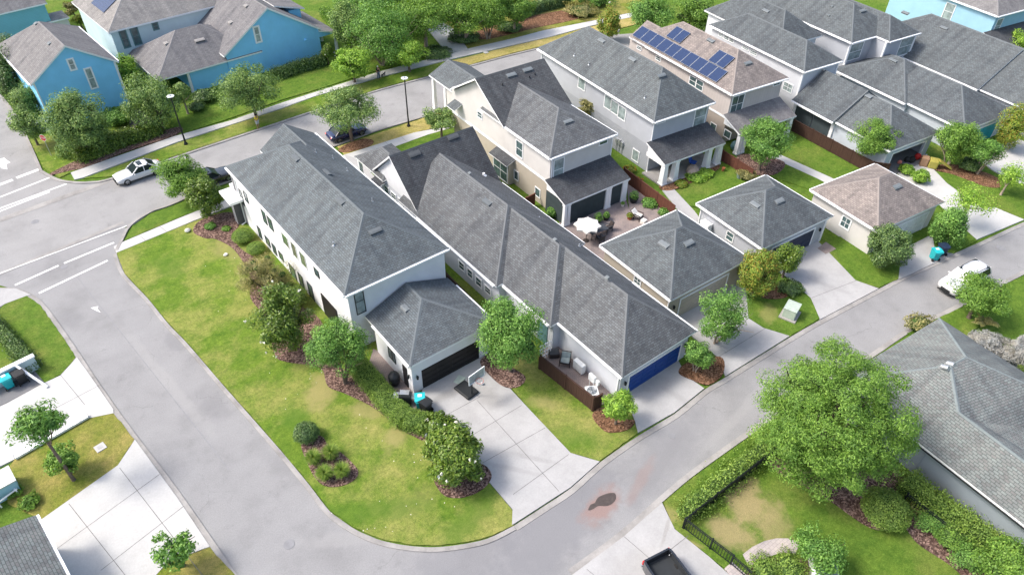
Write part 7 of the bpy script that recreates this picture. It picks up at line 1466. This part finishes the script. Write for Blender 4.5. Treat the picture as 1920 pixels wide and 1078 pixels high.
for lb, v, lf, st in (('leafy park tree nearest the blue porch', (39.64, 85.83, 3.9, 2.69, 3.56), 'lfOak', 1), ('broad park tree left of the path crossing', (41.26, 80.74, 4.2, 5.24, 3.91), 'lfMid', 3), ('tall park tree at the top edge above the lime street tree', (44.81, 90.16, 4.5, 5.11, 3.08), 'lfMid', 1),
                      ('dense park tree directly over the path', (48.68, 82.1, 4.6, 4.95, 3.27), 'lfElm', 1), ('pale-stemmed park tree right of the path', (53.88, 80.67, 4.2, 3.98, 3.06), 'lfElm', 4), ('second pale-stemmed park tree right of the path', (57.16, 79.49, 4.0, 3.35, 2.74), 'lfElm', 3),
                      ('rounded park tree at the top between the blue house and the path', (49.52, 89.67, 4.4, 4.12, 2.53), 'lfOak', 1), ('slim park tree on the straw bed near the lamp post', (61.5, 79.21, 3.6, 3.01, 2.54), 'lfElm', 1)):
    T('park_tree', lb, v, leaf=lf, clumps=75, per=200, size=0.25, stems=st, gap=1, cr=(0.2, 0.32), group=g_, mat='barkL')
T('magnolia_tree', 'small dark magnolia with pale blooms beside the grey house roof', (70.26, 69.5, 2.58, 1.76, 2.38), leaf='lfRust', clumps=26, per=150, size=0.3, flowers=8, gap=1)
T('yard_tree', 'broad mid green tree left of the solar house gable', (75.23, 66.76, 3.4, 3.53, 2.75), leaf='lfMid', clumps=45, per=210, size=0.26)
T('yard_tree', 'deep green tree between the solar house and the pale house', (80.73, 63.59, 3.4, 3.42, 2.79), leaf='lfElm', clumps=45, per=210, size=0.26)
T('yard_tree', 'dense dark green tree in the solar house back garden', (60.05, 35.42, 3.58, 2.81, 2.55), leaf='lfMid', clumps=60, per=230, size=0.2, cr=(0.2, 0.32))
T('yard_tree', 'light green tree over the long dark fence', (70.37, 29.53, 2.9, 2.82, 2.5), leaf='lfElm', clumps=60, per=230, size=0.19, aspect=0.45, cr=(0.18, 0.3))
T('crape_myrtle', 'crape myrtle with pale stems right of the open garage', (76.81, 24.13, 3.23, 2.35, 2.83), leaf='lfElm', clumps=50, per=220, size=0.2, stems=4, gap=1, mat='barkL', cr=(0.2, 0.32))
T('crape_myrtle', 'smaller crape myrtle in front of the turquoise door', (77.99, 21.43, 2.79, 1.82, 1.57), leaf='lfMid', clumps=32, per=170, size=0.2, stems=3, gap=1, mat='barkL')
T('dark_shrub_tree', 'tall dense shrub beside the turquoise garage at the right edge', (85.31, 22.16, 2.89, 1.82, 2.68), leaf='lfRust', clumps=40, per=220, size=0.2)
T('ligustrum_tree', 'round dark shrub tree by the cream garage driveway', (55.89, 18.87, 2.34, 2.14, 2.14), leaf='lfDark', clumps=60, per=260, size=0.18, cr=(0.2, 0.32))
T('ligustrum_tree', 'dark green shrub tree behind the trash bins', (62.91, 17.23, 2.35, 1.69, 2.15), leaf='lfMid', clumps=50, per=210, size=0.2)
T('young_tree', 'sparse pale tree over the open garage driveway', (67.31, 17.91, 3.2, 2.46, 1.32), leaf='lfLime', clumps=34, per=60, size=0.2, gap=1, mat='barkL')
T('young_tree', 'sparse pale tree at the right edge above the lane', (76.02, 18.0, 2.21, 1.66, 2.02), leaf='lfLime', clumps=30, per=70, size=0.2, gap=1, mat='barkL')
T('holly_tree', 'orange tinged green tree beside the navy door garage', (43.74, 23.32, 2.6, 2.02, 2.15), leaf='lfRust', clumps=60, per=240, size=0.17, cr=(0.2, 0.32))
T('holly_tree', 'smaller olive tree right of the orange tinged one', (47.65, 23.14, 2.3, 1.25, 1.5), leaf='lfMag', clumps=34, per=200, size=0.17)
T('crape_myrtle', 'airy crape myrtle spreading over the beige garage driveway', (36.87, 21.43, 3.1, 2.46, 2.84), leaf='lfMid', clumps=62, per=150, size=0.18, aspect=0.45, stems=4, gap=1, mat='barkL', cr=(0.16, 0.27))
T('young_tree', 'small staked tree on the pine straw by the cobalt door', (33.3, 20.3, 2.12, 1.19, 1.26), leaf='lfMid', clumps=34, per=190, size=0.15, stems=3, mat='barkL')
T('cycad_shrub', 'spiky bright green shrub in front of the dark patio fence', (25.16, 20.27, 2.09, 1.17, 0.92), leaf='lfLime', clumps=36, per=130, size=0.34, aspect=0.22)
T('young_tree', 'light green airy tree in front of the white sport utility car', (55.69, 10.9, 2.6, 2.67, 1.69), leaf='lfElm', clumps=62, per=170, size=0.2, aspect=0.4, gap=1, cr=(0.18, 0.3))
T('loquat_tree', 'spiky leaved tree over the west driveway at left', (-5.76, 37.77, 5.75, 1.57, 0.79), leaf='lfMid', clumps=40, per=110, size=0.32, aspect=0.28, gap=1)
T('loquat_tree', 'lower light green tree on the west yard lawn', (-5.69, 38.46, 1.6, 1.19, 0.93), leaf='lfElm', clumps=30, per=120, size=0.22, gap=1)
T('young_tree', 'very sparse young tree at the bottom edge on the left', (-2.13, 27.82, 2.0, 1.62, 0.81), leaf='lfMid', clumps=40, per=46, size=0.22, gap=1, cr=(0.14, 0.26))
T('rose_shrub', 'airy pale green shrub tree at the bottom right of the yard', (27.3, 5.76, 1.8, 1.7, 0.85), leaf='lfMid', clumps=40, per=150, size=0.16, gap=1)
T('yard_tree', 'light green tree at the bottom right corner', (34.77, -0.94, 2.2, 1.56, 1.17), leaf='lfElm', clumps=50, per=220, size=0.17)
T('column_shrub', 'tall thin shrub with two green balls against the light blue house', (108.16, 37.94, 3.5, 0.6, 0.96), leaf='lfMid', clumps=14, per=120, size=0.25)
T('window_shrub', 'lime shrub squeezed between grey house and solar house', (66.08, 53.69, 2.6, 1.92, 0.96), leaf='lfLime', clumps=26, per=160, size=0.2)
T('window_shrub', 'leafy shrub between the beige house and the grey house', (51.52, 52.87, 2.6, 1.49, 1.13), leaf='lfOlive', clumps=24, per=150, size=0.2)
T('corner_tree', 'leafy tree at the right edge under the light blue house porch', (109.11, 32.62, 3.0, 2.21, 1.62), leaf='lfLime', clumps=30, per=180, size=0.22)
T('garden_shrub', 'climbing shrub with pale flowers at the blue house porch', (35.57, 84.85, 1.9, 0.89, 1.42), leaf='lfMag', clumps=20, per=140, size=0.2, flowers=10)
T('bush_tree', 'yellowing bush behind the blue gable house', (13.22, 119.6, 1.6, 1.55, 0.91), leaf='lfOlive', clumps=20, per=130, size=0.25)
T('bush_tree', 'pinkish flowering bush behind the blue gable house', (13.09, 115.42, 1.4, 1.51, 0.88), leaf='lfRust', clumps=20, per=130, size=0.22)
# low shrubs
def S(name, label, px, r, h, **k): return shrub(name, label, px[0], px[1], r, h, **k)
S('magnolia_shrub', 'low dark bushy mass where the clipped hedge meets the driveway magnolia', (14.97, 26.94), 1.15, 1.2, leaf='lfMag', n=4200, size=0.15, lump=0.2, flowers=5)
S('boxwood_ball', 'dark clipped round shrub at the head of the oval mulch bed', (7.59, 31.89), 0.85, 1.25, leaf='lfDark', n=4200, size=0.085, lump=0.05)
S('clipped_shrub', 'clipped bright box shrub nearest the stone pier of the corner house', (12.54, 55.44), 0.95, 1.15, n=4600, size=0.08, lump=0.02)
S('clipped_shrub', 'second clipped box shrub below the first by the corner house', (12.8, 53.14), 0.8, 0.95, n=4000, size=0.08, lump=0.02)
S('rounded_shrub', 'large clipped rounded shrub under the giant elm', (33.5, 5.1), 1.45, 1.7, n=7000, size=0.1, lump=0.04)
S('mulch_shrub', 'small dark green shrub in the mulch by the corner pavement', (10.81, 59.12), 0.5, 0.45, leaf='lfMid', n=900)
S('mulch_shrub', 'small leafy tuft in the mulch beside the clipped shrubs', (11.87, 57.94), 0.4, 0.35, leaf='lfElm', n=700)
S('garden_shrub', 'bright shrub at the foot of the blue gable house wall', (9.66, 84.37), 1.6, 1.7, leaf='lfMid', n=4500, size=0.16)
S('garden_shrub', 'green rounded shrub beside the aqua house', (14.69, 105.93), 1.3, 1.9, leaf='lfLime', n=2800, size=0.18)
S('garden_shrub', 'dark shrub beside the blue wing wall behind the oak', (19.23, 84.14), 1.3, 1.3, leaf='lfDark', n=3000, size=0.15)
S('garden_shrub', 'small dark shrub on the lawn edge near the brick path', (17.7, 82.45), 0.9, 0.9, leaf='lfDark', n=1800, size=0.13)
S('lane_shrub', 'sprawling dark green plant at the edge of the grey garage driveway', (46.74, 21.73), 1.0, 0.7, leaf='lfDark', n=1600, size=0.16)
S('lane_shrub', 'loose olive shrub at the kerb beside the south house roof', (51.15, 12.63), 1.1, 1.2, leaf='lfOlive', n=1500, size=0.14, lump=0.3)
S('garage_shrub', 'small round bright shrub left of the open garage path', (72.09, 25.98), 0.75, 0.9, leaf='lfLime', n=1700, size=0.14)
S('garage_shrub', 'pointed bright shrub right of the tan garage roof', (71.59, 24.22), 0.8, 1.3, leaf='lfLime', n=2100, size=0.14)
S('side_shrub', 'dark shrub right of the open garage behind the play structure', (78.21, 22.42), 1.1, 1.2, leaf='lfDark', n=2200, size=0.15)
S('porch_shrub', 'yellow green hosta row at the open porch bed', (53.58, 38.25), 1.0, 0.55, leaf='lfLime', n=1500, size=0.17)
S('porch_shrub', 'yellow green plant at the right end of the open porch bed', (54.88, 38.18), 0.8, 0.5, leaf='lfLime', n=1200, size=0.17)
S('porch_shrub', 'red-green plant at the left end of the open porch bed', (51.37, 38.27), 0.6, 0.5, leaf='lfRust', n=900, size=0.15)
S('garden_shrub', 'pale variegated shrub in the garden corner behind the grey garage', (57.81, 35.16), 0.9, 0.8, leaf='lfOlive', n=1500, size=0.15)
S('patio_shrub', 'green shrub by the red-brown fence at the patio corner', (46.28, 37.69), 0.8, 0.6, leaf='lfMid', n=1200, size=0.15)
S('patio_shrub', 'leafy plant at the end of the patio fence', (46.15, 35.79), 0.5, 0.6, leaf='lfMid', n=900, size=0.14)
S('side_yard_shrub', 'green shrub squeezed between the beige house and the long roof', (37.26, 41.78), 0.5, 1.1, leaf='lfMid', n=1200, size=0.15)
S('orange_shrub', 'orange leaved shrub by the red-brown fence of the grey house', (47.95, 41.14), 0.55, 0.7, leaf='lfRust', n=1100, size=0.15, flowers=20)
S('orange_shrub', 'orange flowering plant near the grey house wall', (48.97, 43.26), 0.6, 0.6, leaf='lfRust', n=1100, size=0.15, flowers=14)
S('bottom_shrub', 'bright shrub below the curved brick path', (24.67, 7.22), 0.9, 0.7, n=2400, size=0.1, lump=0.25)
S('bottom_shrub', 'green shrub beside the bark patch at the bottom edge', (25.92, 6.36), 1.0, 0.8, n=2600, size=0.1, lump=0.25)
S('corner_plant', 'green shrub on the bottom left lawn by the brick strip', (-8.31, 37.54), 0.55, 0.6, leaf='lfElm', n=1300, size=0.11, lump=0.25)
S('corner_plant', 'smaller green shrub next to the garden furniture at left', (-8.9, 38.93), 0.45, 0.45, leaf='lfElm', n=900, size=0.11, lump=0.25)
S('park_shrub', 'dark mounded planting below the pale-stemmed park trees', (54.25, 81.19), 2.2, 0.9, leaf='lfDark', n=3600, size=0.18)
S('park_shrub', 'dark mounded planting right of the pale-stemmed park trees', (61.65, 80.57), 1.8, 0.8, leaf='lfDark', n=2600, size=0.18)
S('park_shrub', 'dark ground planting left of the path crossing', (48.44, 79.24), 2.0, 0.8, leaf='lfDark', n=3000, size=0.18)
S('park_shrub', 'dry brownish shrub mass near the top edge right of the lamp post', (73.85, 78.89), 2.4, 1.3, leaf='lfOlive', n=3200, size=0.2, lump=0.3)
S('park_shrub', 'green shrub mass above the grey house roof', (78.12, 81.24), 3.0, 1.8, leaf='lfMid', n=3600, size=0.2, lump=0.3)
S('yard_shrub', 'green shrub with purple flowers along the curved mulch edge', (35.32, 2.96), 0.9, 0.9, leaf='lfMid', n=2400, size=0.1, lump=0.25)
S('yard_shrub', 'loose green shrub in the middle of the curved mulch edge', (35.39, 1.7), 1.1, 1.0, leaf='lfElm', n=3000, size=0.1, lump=0.25)
S('yard_shrub', 'grey-green shrub lowest on the curved mulch edge', (35.01, 0.35), 1.1, 0.9, leaf='lfMid', n=3000, size=0.1, lump=0.25)
S('yard_shrub', 'silvery shrub at the end of the dark iron fence', (35.66, 3.85), 0.6, 0.6, leaf='lfOlive', n=1200, size=0.1, lump=0.25)
g_ = 'ornamental grass clumps in the oval bed'
for px, lb in (((7.09, 29.8), 'ornamental grass clump left of the oval bed middle'), ((8.18, 29.51), 'tallest ornamental grass clump behind the others'), ((7.14, 28.28), 'ornamental grass clump at the near left of the oval bed'), ((8.11, 27.81), 'ornamental grass clump at the near right of the oval bed')):
    blades('grass_clump', lb, px[0], px[1], 0.6, 1.15, n=1100, group=g_)
# hedges
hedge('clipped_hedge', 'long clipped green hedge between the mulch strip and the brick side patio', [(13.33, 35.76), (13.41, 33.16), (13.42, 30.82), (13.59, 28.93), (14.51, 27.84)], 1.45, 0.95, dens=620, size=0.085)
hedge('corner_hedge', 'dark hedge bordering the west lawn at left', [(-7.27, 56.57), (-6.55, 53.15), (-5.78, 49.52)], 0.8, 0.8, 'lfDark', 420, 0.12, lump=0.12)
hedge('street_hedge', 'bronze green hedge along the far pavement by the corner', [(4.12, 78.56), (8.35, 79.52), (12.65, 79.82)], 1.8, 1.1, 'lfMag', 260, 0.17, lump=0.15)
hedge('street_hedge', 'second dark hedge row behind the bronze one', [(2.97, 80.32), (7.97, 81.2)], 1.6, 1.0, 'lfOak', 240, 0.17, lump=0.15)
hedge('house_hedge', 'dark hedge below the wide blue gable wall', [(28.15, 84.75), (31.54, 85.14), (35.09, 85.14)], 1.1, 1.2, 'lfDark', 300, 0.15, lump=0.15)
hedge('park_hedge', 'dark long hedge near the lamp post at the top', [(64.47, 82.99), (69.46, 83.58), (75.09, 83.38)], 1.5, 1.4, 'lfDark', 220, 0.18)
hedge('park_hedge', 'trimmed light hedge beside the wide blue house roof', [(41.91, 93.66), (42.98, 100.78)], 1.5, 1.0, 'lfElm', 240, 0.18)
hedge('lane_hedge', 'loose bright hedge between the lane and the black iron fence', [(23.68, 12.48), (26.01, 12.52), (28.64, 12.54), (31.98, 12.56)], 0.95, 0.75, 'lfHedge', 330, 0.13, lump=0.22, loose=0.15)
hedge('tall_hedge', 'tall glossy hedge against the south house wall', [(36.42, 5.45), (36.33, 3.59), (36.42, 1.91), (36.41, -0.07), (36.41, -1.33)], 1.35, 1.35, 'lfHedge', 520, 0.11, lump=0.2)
T('pale_shrub_tree', 'pale silvery feathery shrub covering the right end of the south roof edge', (50.16, 7.53, 2.6, 1.87, 1.28), leaf='lfGrey', clumps=60, per=150, size=0.4, aspect=0.12, gap=1, cr=(0.16, 0.3))
T('pale_shrub_tree', 'pale silvery feathery shrub at the very right edge above the roof', (51.02, 6.03, 2.6, 1.57, 1.79), leaf='lfGrey', clumps=50, per=150, size=0.4, aspect=0.12, gap=1, cr=(0.16, 0.3))
fronds('bronze_plant', 'brown leaved plant behind the silvery fronds', *(55.49, 9.64), 1.0, 1.2, 'lfOlive', 18, lw=0.3)
fronds('fan_plant', 'spiky plant by the garden fence', *(46.96, 36.07), 0.5, 0.7, 'lfMid', 12, lw=0.3)
rg = random.Random(4); mb = MB()
for i in range(45):
    cx, cy = rg.choice([(10.12, 52.72), (9.34, 45.01), (8.8, 39.66), (10.88, 36.78), (10.89, 29.54), (11.59, 25.81), (11.44, 22.97), (6.45, 26.23), (7.86, 23.35), (8.33, 34.92), (8.59, 48.72), (13.15, 20.74)]); x, y = cx+rg.gauss(0, 0.9), cy+rg.gauss(0, 0.9); s = rg.uniform(0.02, 0.04); a = rg.uniform(0, 6.28)
    mb.face([(x+s*math.cos(a+k*1.57), y+s*math.sin(a+k*1.57), 0.085+0.02*(k % 2)) for k in range(4)])
o = mb.build('fallen_petals', 'petal'); o['kind'] = 'stuff'; tag(o, 'pale magnolia petals scattered over the corner lawn', 'petals')
